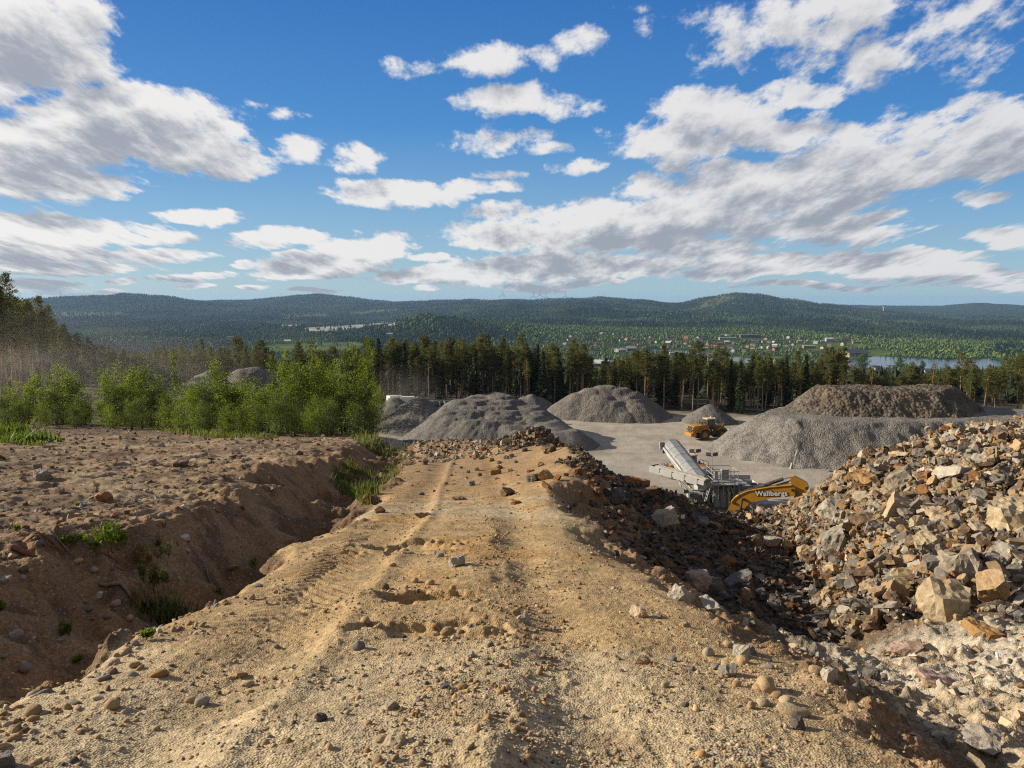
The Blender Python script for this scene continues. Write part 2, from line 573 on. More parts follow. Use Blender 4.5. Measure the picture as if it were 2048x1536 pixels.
def inpoly(px, py, poly):
    px = np.asarray(px); py = np.asarray(py)
    r = np.zeros(px.shape, bool)
    n = len(poly)
    for i in range(n):
        x0, y0 = poly[i]; x1, y1 = poly[(i + 1) % n]
        if y0 == y1: continue
        c = ((y0 > py) != (y1 > py)) & (px < (x1 - x0) * (py - y0) / (y1 - y0) + x0)
        r ^= c
    return r


# ------------------------------------------------------------------ ground mesh (0..300 m) and hills mesh (300 m .. horizon)
def polar(angles, radii):
    A, Rr = np.meshgrid(angles, radii)
    return (Rr * np.sin(A)), (Rr * np.cos(A))


def grid_faces(nr, nc, close=False):
    i = np.arange(nr - 1)[:, None]; j = np.arange(nc - (0 if close else 1))[None, :]
    j2 = (j + 1) % nc
    return np.stack([i * nc + j + 0 * i, i * nc + j2, (i + 1) * nc + j2, (i + 1) * nc + j + 0 * i], -1).reshape(-1, 4)


angs = np.concatenate([np.arange(-180, -64, 4.), np.arange(-64, -38, .5), np.arange(-38, 38, .085), np.arange(38, 64, .5), np.arange(64, 180, 4.)])
rad = np.concatenate([[.05, .3], np.geomspace(.6, 1.9, 40)[:-1], np.geomspace(1.9, 40, 760)[:-1], np.geomspace(40, 300, 190)])
gx, gy = polar(np.radians(angs), rad)
gz, gs = Hnear(gx, gy)
NR, NC = gx.shape

C_TRACK = np.array((.375, .260, .130)); C_TRACK2 = np.array((.40, .32, .20)); C_OCHRE = np.array((.36, .215, .085))
C_BENCH = np.array((.235, .160, .093)); C_BENCHD = np.array((.105, .070, .044)); C_BENCHL = np.array((.34, .255, .155))
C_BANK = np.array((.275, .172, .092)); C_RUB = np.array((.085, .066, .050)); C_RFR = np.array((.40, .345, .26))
C_YARD = np.array((.385, .34, .275)); C_YARD2 = np.array((.30, .27, .225)); C_FOR = np.array((.050, .045, .022)); C_GRASS = np.array((.085, .105, .03))


def lerp(a, b, t):
    return a + (b - a) * t[..., None]


def ground_cols(x, y, z, s):
    c = np.broadcast_to(C_BENCH, x.shape + (3,)).copy()
    n1 = fbm(x / 1.6, y / 1.6, 4, 201); n2 = fbm(x / .5, y / .5, 4, 203); n3 = fbm(x / 5., y / 5., 3, 205)
    c = lerp(c, C_BENCHL, sstep(-.1, .5, n3 + .4 * n2) * .8)
    c = lerp(c, C_BENCHD, sstep(.12, .5, n1 + .35 * n2) * .85)
    bank = sstep(1.85, 2.15, s) * (1 - sstep(4.75, 5.05, s))
    cb = lerp(np.broadcast_to(C_BANK, c.shape), C_BENCHD, sstep(0, .55, n2) * .7)
    cb = lerp(cb, C_BENCHD * .8, sstep(2.8, 3.2, s) * .6)
    c = lerp(c, cb, bank)
    tr = sstep(4.8, 5.05, s) * (1 - sstep(6.9, 7.3, s))
    ct = lerp(np.broadcast_to(C_TRACK, c.shape), C_TRACK2, sstep(0, .5, n3 + .3 * n1) * .8)
    ct = lerp(ct, C_OCHRE, sstep(.15, .6, fbm(x / 1.1 + 7, y / 1.8, 3, 209)) * .8 * sstep(4.5, 7, y))
    ct = lerp(ct, C_BANK * .95, sstep(13, 19, y) * .6)
    ct = lerp(ct, C_TRACK * .62, sstep(.1, .5, n2) * .45)
    c = lerp(c, ct, tr)
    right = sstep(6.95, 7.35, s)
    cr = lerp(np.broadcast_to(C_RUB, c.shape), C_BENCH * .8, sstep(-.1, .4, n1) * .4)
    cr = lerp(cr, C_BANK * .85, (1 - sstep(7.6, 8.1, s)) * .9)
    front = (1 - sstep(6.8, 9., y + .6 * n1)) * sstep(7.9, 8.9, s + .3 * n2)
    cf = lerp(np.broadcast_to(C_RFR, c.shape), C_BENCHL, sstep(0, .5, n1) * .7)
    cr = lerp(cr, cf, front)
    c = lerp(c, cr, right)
    # beyond the crest
    yard = sstep(70, 90, y + 4 * n3) * sstep(2.6, 3.4, s)
    cy = lerp(np.broadcast_to(C_YARD, c.shape), C_YARD2, np.clip(.75 * sstep(-.05, .35, fbm(x / 9, y / 4, 4, 211)) + .7 * sstep(.1, .4, fbm(x / 16 + y / 40, y / 1.1 - x / 9, 3, 213)), 0, 1))
    c = lerp(c, cy, yard)
    lf = (1 - yard) * sstep(53, 60, y + 1.5 * n3)
    c = lerp(c, lerp(np.broadcast_to(C_GRASS * .9, c.shape), C_BENCHD, sstep(-.1, .3, n1)), lf * .85)
    c = lerp(c, C_BENCHD * 1.1, (1 - yard) * (1 - lf) * sstep(36, 42, y) * .8)
    fo = sstep(150, 166, y - .0 * x + 5 * n3 + .12 * np.abs(x - 20) * (x > 40))
    fo = np.maximum(fo, (1 - yard) * sstep(95, 120, y))
    c = lerp(c, C_FOR, fo)
    return np.clip(c, .01, .9)


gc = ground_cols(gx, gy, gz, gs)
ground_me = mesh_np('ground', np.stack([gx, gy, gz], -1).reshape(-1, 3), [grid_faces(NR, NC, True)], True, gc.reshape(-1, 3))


def earth_mat(name, pebble=1.0, far=False):
    m, nt, b = new_mat(name)
    geo = N(nt, 'ShaderNodeNewGeometry'); P = geo.outputs['Position']
    att = N(nt, 'ShaderNodeVertexColor', layer_name='Col')
    base = att.outputs[0]
    n1 = noise_out(nt, P, 2.6, 7, .65); n2 = noise_out(nt, P, 26, 5, .65)
    f = rampf(nt, n1, .3, .7, .80, 1.2)
    f2 = rampf(nt, n2, .28, .72, .68, 1.32)
    cc = N(nt, 'ShaderNodeCombineColor'); mul = N(nt, 'ShaderNodeMath', operation='MULTIPLY')
    nt.links.new(f, mul.inputs[0]); nt.links.new(f2, mul.inputs[1])
    for i in range(3): nt.links.new(mul.outputs[0], cc.inputs[i])
    c = mixc(nt, 1.0, base, cc.outputs[0], 'MULTIPLY')
    # grains: little stones of their own tint
    vo = N(nt, 'ShaderNodeTexVoronoi'); vo.inputs['Scale'].default_value = 95
    nt.links.new(P, vo.inputs['Vector'])
    hs = N(nt, 'ShaderNodeSeparateColor'); nt.links.new(vo.outputs['Color'], hs.inputs[0])
    g = rampf(nt, hs.outputs[0], 0, 1, .62, 1.38)
    gg = N(nt, 'ShaderNodeCombineColor')
    for i in range(3): nt.links.new(g, gg.inputs[i])
    c = mixc(nt, .75 * pebble, c, mixc(nt, 1.0, c, gg.outputs[0], 'MULTIPLY'))
    vo2 = N(nt, 'ShaderNodeTexVoronoi'); vo2.inputs['Scale'].default_value = 38
    nt.links.new(P, vo2.inputs['Vector'])
    h2 = N(nt, 'ShaderNodeSeparateColor'); nt.links.new(vo2.outputs['Color'], h2.inputs[0])
    sel = N(nt, 'ShaderNodeMath', operation='GREATER_THAN', n_1=.80); nt.links.new(h2.outputs[1], sel.inputs[0])
    near = N(nt, 'ShaderNodeMath', operation='LESS_THAN', n_1=.42); nt.links.new(vo2.outputs['Distance'], near.inputs[0])
    both = N(nt, 'ShaderNodeMath', operation='MULTIPLY'); nt.links.new(sel.outputs[0], both.inputs[0]); nt.links.new(near.outputs[0], both.inputs[1])
    tint = mixc(nt, h2.outputs[2], (.20, .17, .14), (.50, .42, .31))
    bf = N(nt, 'ShaderNodeMath', operation='MULTIPLY', n_1=.55 * pebble); nt.links.new(both.outputs[0], bf.inputs[0])
    c = mixc(nt, bf.outputs[0], c, tint)
    nt.links.new(c, b.inputs['Base Color'])
    b.inputs['Roughness'].default_value = .95
    b.inputs['Specular IOR Level'].default_value = .12
    bp = N(nt, 'ShaderNodeBump'); bp.inputs['Strength'].default_value = .55; bp.inputs['Distance'].default_value = .012
    ad = N(nt, 'ShaderNodeMath', operation='ADD'); nt.links.new(n2, ad.inputs[0]); nt.links.new(vo.outputs['Distance'], ad.inputs[1])
    nt.links.new(ad.outputs[0], bp.inputs['Height'])
    nt.links.new(bp.outputs[0], b.inputs['Normal'])
    return m


M_EARTH = earth_mat('earth')
g_ob = add_obj('ground', ground_me, M_EARTH)
tag(g_ob, 'sandy earth of the haul track, ditch, bench and pale quarry yard', 'ground', kind='structure')

# classes of land beyond the quarry, read along sight lines (map of fields, water, clearings)
FIELDS = [[(505, 690), (700, 684), (760, 690), (720, 700), (560, 708), (500, 702)], [(1180, 728), (1250, 728), (1262, 752), (1175, 752)],
          [(1640, 706), (1760, 698), (1800, 708), (1630, 724)], [(1390, 716), (1440, 712), (1560, 712), (1600, 722), (1520, 745), (1380, 742)],
          [(1840, 738), (1900, 734), (1905, 742), (1850, 750)], [(1640, 745), (1830, 746), (1900, 752), (1700, 760)], [(1560, 690), (1700, 684), (1760, 694), (1640, 702)],
          [(1520, 728), (1600, 728), (1600, 740), (1530, 742)], [(1030, 692), (1060, 690), (1066, 697), (1036, 699)], [(560, 722), (640, 722), (640, 732), (545, 730)]]
SAND = [[(600, 656), (700, 650), (790, 644), (800, 648), (720, 660), (620, 664)], [(560, 650), (610, 648), (600, 654), (560, 654)]]
LAKE = [(1600, 736), (1640, 727), (1690, 722), (1730, 715), (1752, 712.5), (1800, 714), (1850, 716.5), (1900, 719.5), (1925, 718), (1952, 719), (1966, 716), (2000, 718.5), (2020, 725), (2030, 742), (1990, 741), (1940, 738), (1890, 737), (1800, 737), (1700, 740), (1640, 741)]
RIVER = [(1300, 697.5), (1330, 698), (1372, 700.5), (1398, 704), (1420, 705), (1450, 713), (1500, 716), (1540, 720), (1560, 729), (1530, 730), (1480, 724), (1440, 719), (1415, 712), (1375, 707), (1340, 703), (1302, 702)]
CLEAR = [[(1400, 606), (1440, 592), (1475, 594), (1440, 608), (1400, 618)], [(100, 625), (240, 622), (260, 630), (110, 640)], [(1190, 640), (1300, 634), (1310, 640), (1200, 648)], [(1700, 640), (1830, 640), (1840, 648), (1700, 650)],
         [(560, 628), (650, 624), (660, 634), (560, 640)], [(700, 624), (800, 616), (800, 621), (700, 630)]]


def land_class(x, y, z):
    px, py = to_px(x, y, z)
    k = np.zeros(np.shape(x), int)
    for p in FIELDS: k[inpoly(px, py, p) & (y > 900)] = 1
    for p in SAND: k[inpoly(px, py, p) & (y > 2400)] = 2
    for p in CLEAR: k[inpoly(px, py, p) & (y > 2400)] = 3
    k[(inpoly(px, py, LAKE) | inpoly(px, py, RIVER)) & (y > 1200) & (y < 2700)] = 4
    return k


hang = np.concatenate([np.arange(-180, -64, 6.), np.arange(-64, -37, 1.), np.arange(-37, 37, .11), np.arange(37, 64, 1.), np.arange(64, 180, 6.)])
hrad = np.concatenate([np.geomspace(300, 3000, 190)[:-1], np.geomspace(3000, 11000, 140)[:-1], np.geomspace(11000, 15000, 8)])
hx, hy = polar(np.radians(hang), hrad)
hz = Hfar(hx, hy)
lc = land_class(hx, hy, hz)
hc = np.broadcast_to(np.array((.030, .042, .018)), hx.shape + (3,)).copy()
v = fbm(hx / 120, hy / 120, 3, 301)
hc[lc == 1] = (.085, .118, .032)
hc[lc == 2] = (.36, .34, .30)
hc[lc == 3] = (.115, .115, .055)
hc[lc == 4] = (.05, .05, .04)
town = (hy > 1250) & (hy < 2900) & (hx > 0) & (lc == 0)
hc[town] = (.05, .075, .022)
hc *= (1 + .25 * v)[..., None]
hz = np.where(lc == 4, hz - 1.5, hz)
hills_me = mesh_np('hills', np.stack([hx, hy, hz], -1).reshape(-1, 3), [grid_faces(*hx.shape, True)], True, hc.reshape(-1, 3))
m, nt, b = new_mat('hill_ground')
geo = N(nt, 'ShaderNodeNewGeometry')
att = N(nt, 'ShaderNodeVertexColor', layer_name='Col')
n1 = noise_out(nt, geo.outputs['Position'], .02, 8, .65)
f = rampf(nt, n1, .3, .7, .7, 1.3); cc = N(nt, 'ShaderNodeCombineColor')
for i in range(3): nt.links.new(f, cc.inputs[i])
nt.links.new(mixc(nt, 1.0, att.outputs[0], cc.outputs[0], 'MULTIPLY'), b.inputs['Base Color'])
b.inputs['Roughness'].default_value = 1; b.inputs['Specular IOR Level'].default_value = 0
tag(add_obj('hills', hills_me, m), 'valley floor and rolling hills reaching to the horizon', 'hills', kind='structure')

# water
m, nt, b = new_mat('lake_water')
b.inputs['Base Color'].default_value = (.012, .03, .055, 1)
b.inputs['Roughness'].default_value = .12
b.inputs['Specular IOR Level'].default_value = .5
geo = N(nt, 'ShaderNodeNewGeometry')
mp = N(nt, 'ShaderNodeMapping'); mp.inputs['Scale'].default_value = (.10, .25, 1); nt.links.new(geo.outputs['Position'], mp.inputs[0])
n1 = noise_out(nt, mp.outputs[0], 1.0, 5, .6)
bp = N(nt, 'ShaderNodeBump'); bp.inputs['Strength'].default_value = .35; bp.inputs['Distance'].default_value = 1.0
nt.links.new(n1, bp.inputs['Height']); nt.links.new(bp.outputs[0], b.inputs['Normal'])
M_WATER = m
ZW = -125.6


def water(name, poly, label):
    vs = []
    n = len(poly)
    for i in range(n):
        for t in (0, .25, .5, .75):
            px = poly[i][0] * (1 - t) + poly[(i + 1) % n][0] * t; py = poly[i][1] * (1 - t) + poly[(i + 1) % n][1] * t
            sl = float(slope(py)); Y = ZW / sl
            px += 1.2 * math.sin(len(vs) * 1.7); Y *= 1 + .002 * math.sin(len(vs) * 2.3)
            vs.append((float(xr(px, py)) * Y, Y, ZW))
    me = bpy.data.meshes.new(name)
    bm = bmesh.new()
    bv = [bm.verts.new(v) for v in vs]
    f = bm.faces.new(bv)
    if f.normal.z < 0: f.normal_flip()
    bmesh.ops.triangulate(bm, faces=[f])
    bm.to_mesh(me); bm.free()
    if me.polygons[0].normal.z < 0: me.flip_normals()
    return tag(add_obj(name, me, M_WATER), label, 'water', kind='structure')


water('lake_water', LAKE, 'blue lake in the valley beyond the pine belt')
water('river_water', RIVER, 'grey blue river winding through the village')
# ------------------------------------------------------------------ sun, sky with clouds, camera, render settings
SUN_EL, SUN_AZ = R(21.5), R(-75)         # azimuth measured clockwise from +Y: the sun stands to the left and a little ahead
sd = Vector((math.cos(SUN_EL) * math.sin(SUN_AZ), math.cos(SUN_EL) * math.cos(SUN_AZ), math.sin(SUN_EL)))
ld = bpy.data.lights.new('sun', 'SUN'); ld.energy = 5.0; ld.angle = R(.53); ld.color = (1.0, .89, .72)
lo = bpy.data.objects.new('sun', ld); COL.objects.link(lo)
lo.rotation_euler = (-sd).to_track_quat('-Z', 'Y').to_euler(); lo.location = (-300, 60, 200)

w = bpy.data.worlds.new('World'); scene.world = w; w.use_nodes = True
nt = w.node_tree; nt.nodes.clear()
out = nt.nodes.new('ShaderNodeOutputWorld'); bg = nt.nodes.new('ShaderNodeBackground')
nt.links.new(bg.outputs[0], out.inputs[0])
SKY_STRENGTH = .085
bg.inputs['Strength'].default_value = SKY_STRENGTH
sky = nt.nodes.new('ShaderNodeTexSky'); sky.sky_type = 'NISHITA'; sky.sun_disc = False
sky.sun_elevation = SUN_EL; sky.sun_rotation = SUN_AZ % (2 * math.pi)
sky.altitude = 300; sky.air_density = 1.0; sky.dust_density = .5; sky.ozone_density = 2.5
tc = nt.nodes.new('ShaderNodeTexCoord')
D = tc.outputs['Generated']
hs = N(nt, 'ShaderNodeHueSaturation'); hs.inputs['Saturation'].default_value = 1.28; hs.inputs['Value'].default_value = .92
nt.links.new(sky.outputs[0], hs.inputs['Color'])


def vm(op, a=None, b_=None, c=None):
    n = nt.nodes.new('ShaderNodeVectorMath'); n.operation = op
    for i, v in enumerate((a, b_, c)):
        if v is None: continue
        if isinstance(v, bpy.types.NodeSocket): nt.links.new(v, n.inputs[i])
        else: n.inputs[i].default_value = v
    return n


def mt(op, a, b_=None, c=None, clamp=False):
    n = nt.nodes.new('ShaderNodeMath'); n.operation = op; n.use_clamp = clamp
    for i, v in enumerate((a, b_, c)):
        if v is None: continue
        if isinstance(v, bpy.types.NodeSocket): nt.links.new(v, n.inputs[i])
        else: n.inputs[i].default_value = v
    return n.outputs[0]


sep = nt.nodes.new('ShaderNodeSeparateXYZ'); nt.links.new(D, sep.inputs[0])
ay = mt('MAXIMUM', mt('ABSOLUTE', sep.outputs[1]), .02)
U = mt('DIVIDE', sep.outputs[0], ay); V = mt('DIVIDE', sep.outputs[2], ay)      # tangents of bearing and of height above the horizon
uv = nt.nodes.new('ShaderNodeCombineXYZ'); nt.links.new(U, uv.inputs[0]); nt.links.new(V, uv.inputs[1])
UV0 = uv.outputs[0]
# cloud banks of the day: where they stand (bearing, height), how wide and how deep (written as photo columns / rows)
CL = [(50, 70, 190, 105, 1.05), (150, 130, 95, 60, 1.0), (10, 150, 150, 60, .9), (230, 232, 210, 62, 1.1), (120, 290, 250, 62, 1.1), (370, 300, 175, 52, 1.1), (470, 330, 100, 30, .95), (90, 365, 200, 42, 1.0), (430, 255, 120, 48, .9),
      (605, 302, 58, 32, .72), (715, 318, 68, 30, .66), (580, 240, 60, 14, .4), (800, 388, 165, 30, .98), (735, 372, 90, 18, .8), (965, 372, 85, 18, .75), (850, 126, 125, 24, .55), (1005, 125, 120, 36, .62), (1150, 85, 80, 34, .6), (1060, 205, 150, 38, .82),
      (985, 278, 105, 26, .68), (1085, 302, 100, 14, .45), (1130, 338, 68, 18, .55), (1345, 278, 150, 46, 1.0), (1440, 225, 140, 52, 1.0), (1580, 190, 120, 34, .88), (1560, 265, 190, 44, .85),
      (1090, 475, 240, 34, 1.05), (1260, 440, 250, 46, 1.1), (1430, 405, 240, 62, 1.1), (1560, 380, 240, 72, 1.08), (1720, 340, 220, 66, 1.0), (1640, 450, 200, 46, 1.08), (1930, 290, 190, 80, .95), (1990, 235, 120, 50, .85), (1330, 490, 260, 30, .95), (1000, 420, 60, 26, .7),
      (1650, 40, 320, 80, .66), (1520, 110, 170, 40, .48), (1900, 60, 240, 80, .56), (1760, 130, 230, 50, .5), (1280, 8, 60, 14, .45), (2010, 470, 90, 30, .95), (1955, 390, 80, 20, .62),
      (110, 462, 240, 38, 1.05), (60, 505, 200, 30, 1.0), (410, 432, 120, 18, .92), (330, 470, 80, 16, .85), (300, 505, 130, 16, .85), (545, 474, 98, 24, 1.05), (760, 488, 85, 28, 1.0), (640, 525, 150, 28, 1.0), (690, 505, 120, 26, .95), (590, 545, 110, 14, .9), (475, 525, 28, 10, .8),
      (120, 530, 200, 16, .85), (240, 562, 40, 10, .8), (380, 548, 90, 10, .7), (60, 565, 110, 16, .8), (160, 583, 120, 8, .75), (900, 555, 180, 20, .98), (1000, 540, 160, 18, .9), (1120, 572, 150, 12, .85), (1220, 540, 200, 26, .95), (1100, 520, 160, 22, .9), (1460, 552, 150, 14, .85), (1560, 530, 260, 22, .9), (1800, 515, 180, 20, .9),
      (1880, 545, 220, 24, .8), (1980, 570, 150, 14, .75), (1640, 575, 200, 8, .62), (850, 582, 30, 7, .9), (620, 578, 60, 6, .75), (390, 566, 40, 6, .75), (870, 520, 60, 12, .7), (1350, 330, 40, 14, .5), (700, 464, 24, 8, .7), (500, 570, 40, 6, .7), (1010, 350, 50, 12, .6)]


def blobs(vec):
    """largest of the banks at a point, 0 .. 1"""
    cur = None
    for cx, cy, rx, ry, a in CL:
        if cy >= 500: a += .30
        s0 = vm('SUBTRACT', vec, (float(xr(cx, cy)), float(slope(cy)), 0))
        s1 = vm('MULTIPLY', s0.outputs[0], (F / (rx * 1.12), F / (ry * 1.12), 0))
        ln = vm('DOT_PRODUCT', s1.outputs[0], s1.outputs[0])
        val = mt('MULTIPLY_ADD', ln.outputs['Value'], -a, a)
        cur = val if cur is None else mt('SMOOTH_MAX', cur, val, .12)
    return mt('MAXIMUM', cur, -.8)


def warp(vec, scale, amt, seed):
    n = N(nt, 'ShaderNodeTexNoise'); n.noise_dimensions = '3D'; n.inputs['Scale'].default_value = scale; n.inputs['Detail'].default_value = 3
    o = vm('ADD', vec, (seed, seed * .7, seed * 1.3)); nt.links.new(o.outputs[0], n.inputs['Vector'])
    d = vm('SUBTRACT', n.outputs['Color'], (.5, .5, .5))
    e = vm('MULTIPLY', d.outputs[0], (amt, amt * .5, 0))
    return vm('ADD', vec, e.outputs[0]).outputs[0]


def puff(vec):
    """small scale billows; streaks get flatter towards the horizon"""
    s_ = nt.nodes.new('ShaderNodeSeparateXYZ'); nt.links.new(vec, s_.inputs[0])
    vv = mt('MAXIMUM', s_.outputs[1], .0)
    stretch = mt('DIVIDE', 1.0, mt('ADD', vv, .10))
    c_ = nt.nodes.new('ShaderNodeCombineXYZ')
    nt.links.new(mt('MULTIPLY', s_.outputs[0], mt('MULTIPLY_ADD', stretch, .60, .62)), c_.inputs[0])
    nt.links.new(mt('LOGARITHM', mt('ADD', vv, .05), 2.718), c_.inputs[1])
    sc = vm('MULTIPLY', c_.outputs[0], (1.0, .85, 1)).outputs[0]
    n = N(nt, 'ShaderNodeTexNoise'); n.inputs['Scale'].default_value = 6.6; n.inputs['Detail'].default_value = 11; n.inputs['Roughness'].default_value = .635
    nt.links.new(sc, n.inputs['Vector'])
    return n.outputs[0]


W1 = warp(UV0, 7.0, .075, 3.1)
bl = blobs(W1)
pf = puff(UV0)
dens = mt('ADD', mt('MULTIPLY', bl, 1.25), mt('MULTIPLY_ADD', pf, 3.5, -1.98))
a0 = N(nt, 'ShaderNodeMapRange', interpolation_type='SMOOTHSTEP'); nt.links.new(dens, a0.inputs[0])
a0.inputs[1].default_value = .0; a0.inputs[2].default_value = .60
alpha = a0.outputs[0]
# light: thickness towards the sun (up and to the left) darkens; thin edges stay bright
off = vm('ADD', UV0, (-.012, .026, 0)).outputs[0]
bl2 = blobs(vm('ADD', W1, (-.012, .034, 0)).outputs[0])
dens2 = mt('ADD', mt('MULTIPLY', bl2, 1.0), mt('MULTIPLY_ADD', puff(off), 3.3, -1.72))
shade = N(nt, 'ShaderNodeMapRange', interpolation_type='SMOOTHSTEP')
nt.links.new(mt('ADD', mt('MULTIPLY', dens2, .95), mt('MULTIPLY', dens, .06)), shade.inputs[0])
shade.inputs[1].default_value = .10; shade.inputs[2].default_value = 1.22
# whiter towards the sun, greyer away from it
sx = mt('MULTIPLY_ADD', U, -.36, .60, clamp=True)
lit = mixc(nt, sx, (4.7, 4.8, 5.1), (7.2, 7.0, 6.7))
drk = mixc(nt, sx, (2.1, 2.4, 2.95), (2.9, 3.1, 3.5))
ccol = mixc(nt, shade.outputs[0], lit, drk)
ef = mt('MULTIPLY', alpha, .97)
# nothing below the horizon
up = N(nt, 'ShaderNodeMapRange'); nt.links.new(V, up.inputs[0]); up.inputs[1].default_value = -.005; up.inputs[2].default_value = .012
ef = mt('MULTIPLY', ef, up.outputs[0])
g1 = N(nt, 'ShaderNodeMapRange'); nt.links.new(V, g1.inputs[0]); g1.inputs[1].default_value = 0; g1.inputs[2].default_value = .22
g2 = N(nt, 'ShaderNodeMapRange'); nt.links.new(V, g2.inputs[0]); g2.inputs[1].default_value = .20; g2.inputs[2].default_value = .50
blue = mixc(nt, g2.outputs[0], mixc(nt, g1.outputs[0], (2.6, 4.1, 5.1), (.52, 2.0, 4.7)), (.09, .76, 3.25))
final = mixc(nt, ef, mixc(nt, .78, hs.outputs[0], blue), ccol)
# unseen broken cloud added behind the viewer and overhead to whiten the ambient light
zen = N(nt, 'ShaderNodeMapRange', interpolation_type='SMOOTHSTEP'); nt.links.new(sep.outputs[2], zen.inputs[0]); zen.inputs[1].default_value = .46; zen.inputs[2].default_value = .70
bk = N(nt, 'ShaderNodeMapRange', interpolation_type='SMOOTHSTEP'); nt.links.new(sep.outputs[1], bk.inputs[0]); bk.inputs[1].default_value = .42; bk.inputs[2].default_value = .10
cov = mt('MAXIMUM', zen.outputs[0], bk.outputs[0])
cn = N(nt, 'ShaderNodeTexNoise'); cn.inputs['Scale'].default_value = 3.0; cn.inputs['Detail'].default_value = 6; nt.links.new(D, cn.inputs['Vector'])
cm = N(nt, 'ShaderNodeMapRange', interpolation_type='SMOOTHSTEP'); nt.links.new(cn.outputs[0], cm.inputs[0]); cm.inputs[1].default_value = .30; cm.inputs[2].default_value = .52
cg = N(nt, 'ShaderNodeMapRange'); nt.links.new(cn.outputs[0], cg.inputs[0]); cg.inputs[1].default_value = .4; cg.inputs[2].default_value = .75
cov = mt('MULTIPLY', mt('MULTIPLY', cov, cm.outputs[0]), up.outputs[0])
final = mixc(nt, cov, final, mixc(nt, cg.outputs[0], (2.5, 2.42, 2.32), (1.55, 1.56, 1.6)))
nt.links.new(final, bg.inputs['Color'])
try:
    w.cycles.sampling_method = 'MANUAL'; w.cycles.sample_map_resolution = 512
except Exception:
    pass

cam = bpy.data.cameras.new('camera'); cam.sensor_width = 36; cam.lens = 36 * F / 2048
cam.clip_start = .05; cam.clip_end = 60000
co = bpy.data.objects.new('camera', cam); COL.objects.link(co)
co.location = (0, 0, 0); co.rotation_euler = (math.pi / 2 - PITCH, 0, 0)
scene.camera = co
scene.view_settings.view_transform = 'Standard'; scene.view_settings.look = 'None'
scene.view_settings.exposure = .66; scene.view_settings.gamma = 1
scene.render.film_transparent = False
cy = scene.cycles
cy.max_bounces = 5; cy.diffuse_bounces = 2; cy.glossy_bounces = 2; cy.transmission_bounces = 2; cy.volume_bounces = 0; cy.transparent_max_bounces = 6
cy.use_adaptive_sampling = True; cy.adaptive_threshold = .006
cy.use_denoising = False
cy.filter_width = 1.2
cy.denoiser = 'OPENIMAGEDENOISE'
cy.denoising_input_passes = 'RGB_ALBEDO_NORMAL'
cy.volume_step_rate = 4; cy.volume_max_steps = 48
cy.caustics_reflective = False; cy.caustics_refractive = False
cy.sample_clamp_indirect = 6
# ------------------------------------------------------------------ gravel heaps of the yard
def gravel_mat(name, c1, c2, scale=4.5, lump=.10, tanp=None):
    m, nt, b = new_mat(name)
    geo = N(nt, 'ShaderNodeNewGeometry'); P = geo.outputs['Position']
    vo = N(nt, 'ShaderNodeTexVoronoi'); vo.inputs['Scale'].default_value = scale; nt.links.new(P, vo.inputs['Vector'])
    h = N(nt, 'ShaderNodeSeparateColor'); nt.links.new(vo.outputs['Color'], h.inputs[0])
    n1 = noise_out(nt, P, .35, 5, .6)
    c = mixc(nt, rampf(nt, h.outputs[0], 0, 1, 0, 1), c1, c2)
    f = rampf(nt, n1, .3, .7, .82, 1.18); cc = N(nt, 'ShaderNodeCombineColor')
    for i in range(3): nt.links.new(f, cc.inputs[i])
    c = mixc(nt, 1.0, c, cc.outputs[0], 'MULTIPLY')
    if tanp:
        n2 = noise_out(nt, P, .12, 4, .6)
        c = mixc(nt, rampf(nt, n2, .48, .62, 0, .75), c, tanp)
    nt.links.new(c, b.inputs['Base Color']); b.inputs['Roughness'].default_value = .95; b.inputs['Specular IOR Level'].default_value = .12
    bp = N(nt, 'ShaderNodeBump'); bp.inputs['Strength'].default_value = .7; bp.inputs['Distance'].default_value = lump
    ad = N(nt, 'ShaderNodeMath', operation='SUBTRACT', n_0=1.0); nt.links.new(vo.outputs['Distance'], ad.inputs[1])
    nt.links.new(ad.outputs[0], bp.inputs['Height']); nt.links.new(bp.outputs[0], b.inputs['Normal'])
    return m


M_GRAVEL = gravel_mat('crushed_stone', (.088, .082, .075), (.190, .178, .162), 6.0, .08)
M_GRAVEL_FINE = gravel_mat('fine_crushed_stone', (.108, .101, .092), (.175, .165, .150), 9.0, .05)
M_GRAVEL_WARM = gravel_mat('warm_crushed_stone', (.092, .083, .073), (.200, .183, .160), 5.0, .12)
M_GRAVEL_TAN = gravel_mat('dusty_crushed_stone', (.120, .112, .100), (.240, .225, .202), 5.0, .12)
M_RUBBLE_DARK = gravel_mat('coarse_dark_stone', (.060, .050, .042), (.165, .140, .112), 2.2, .30, (.17, .13, .085))


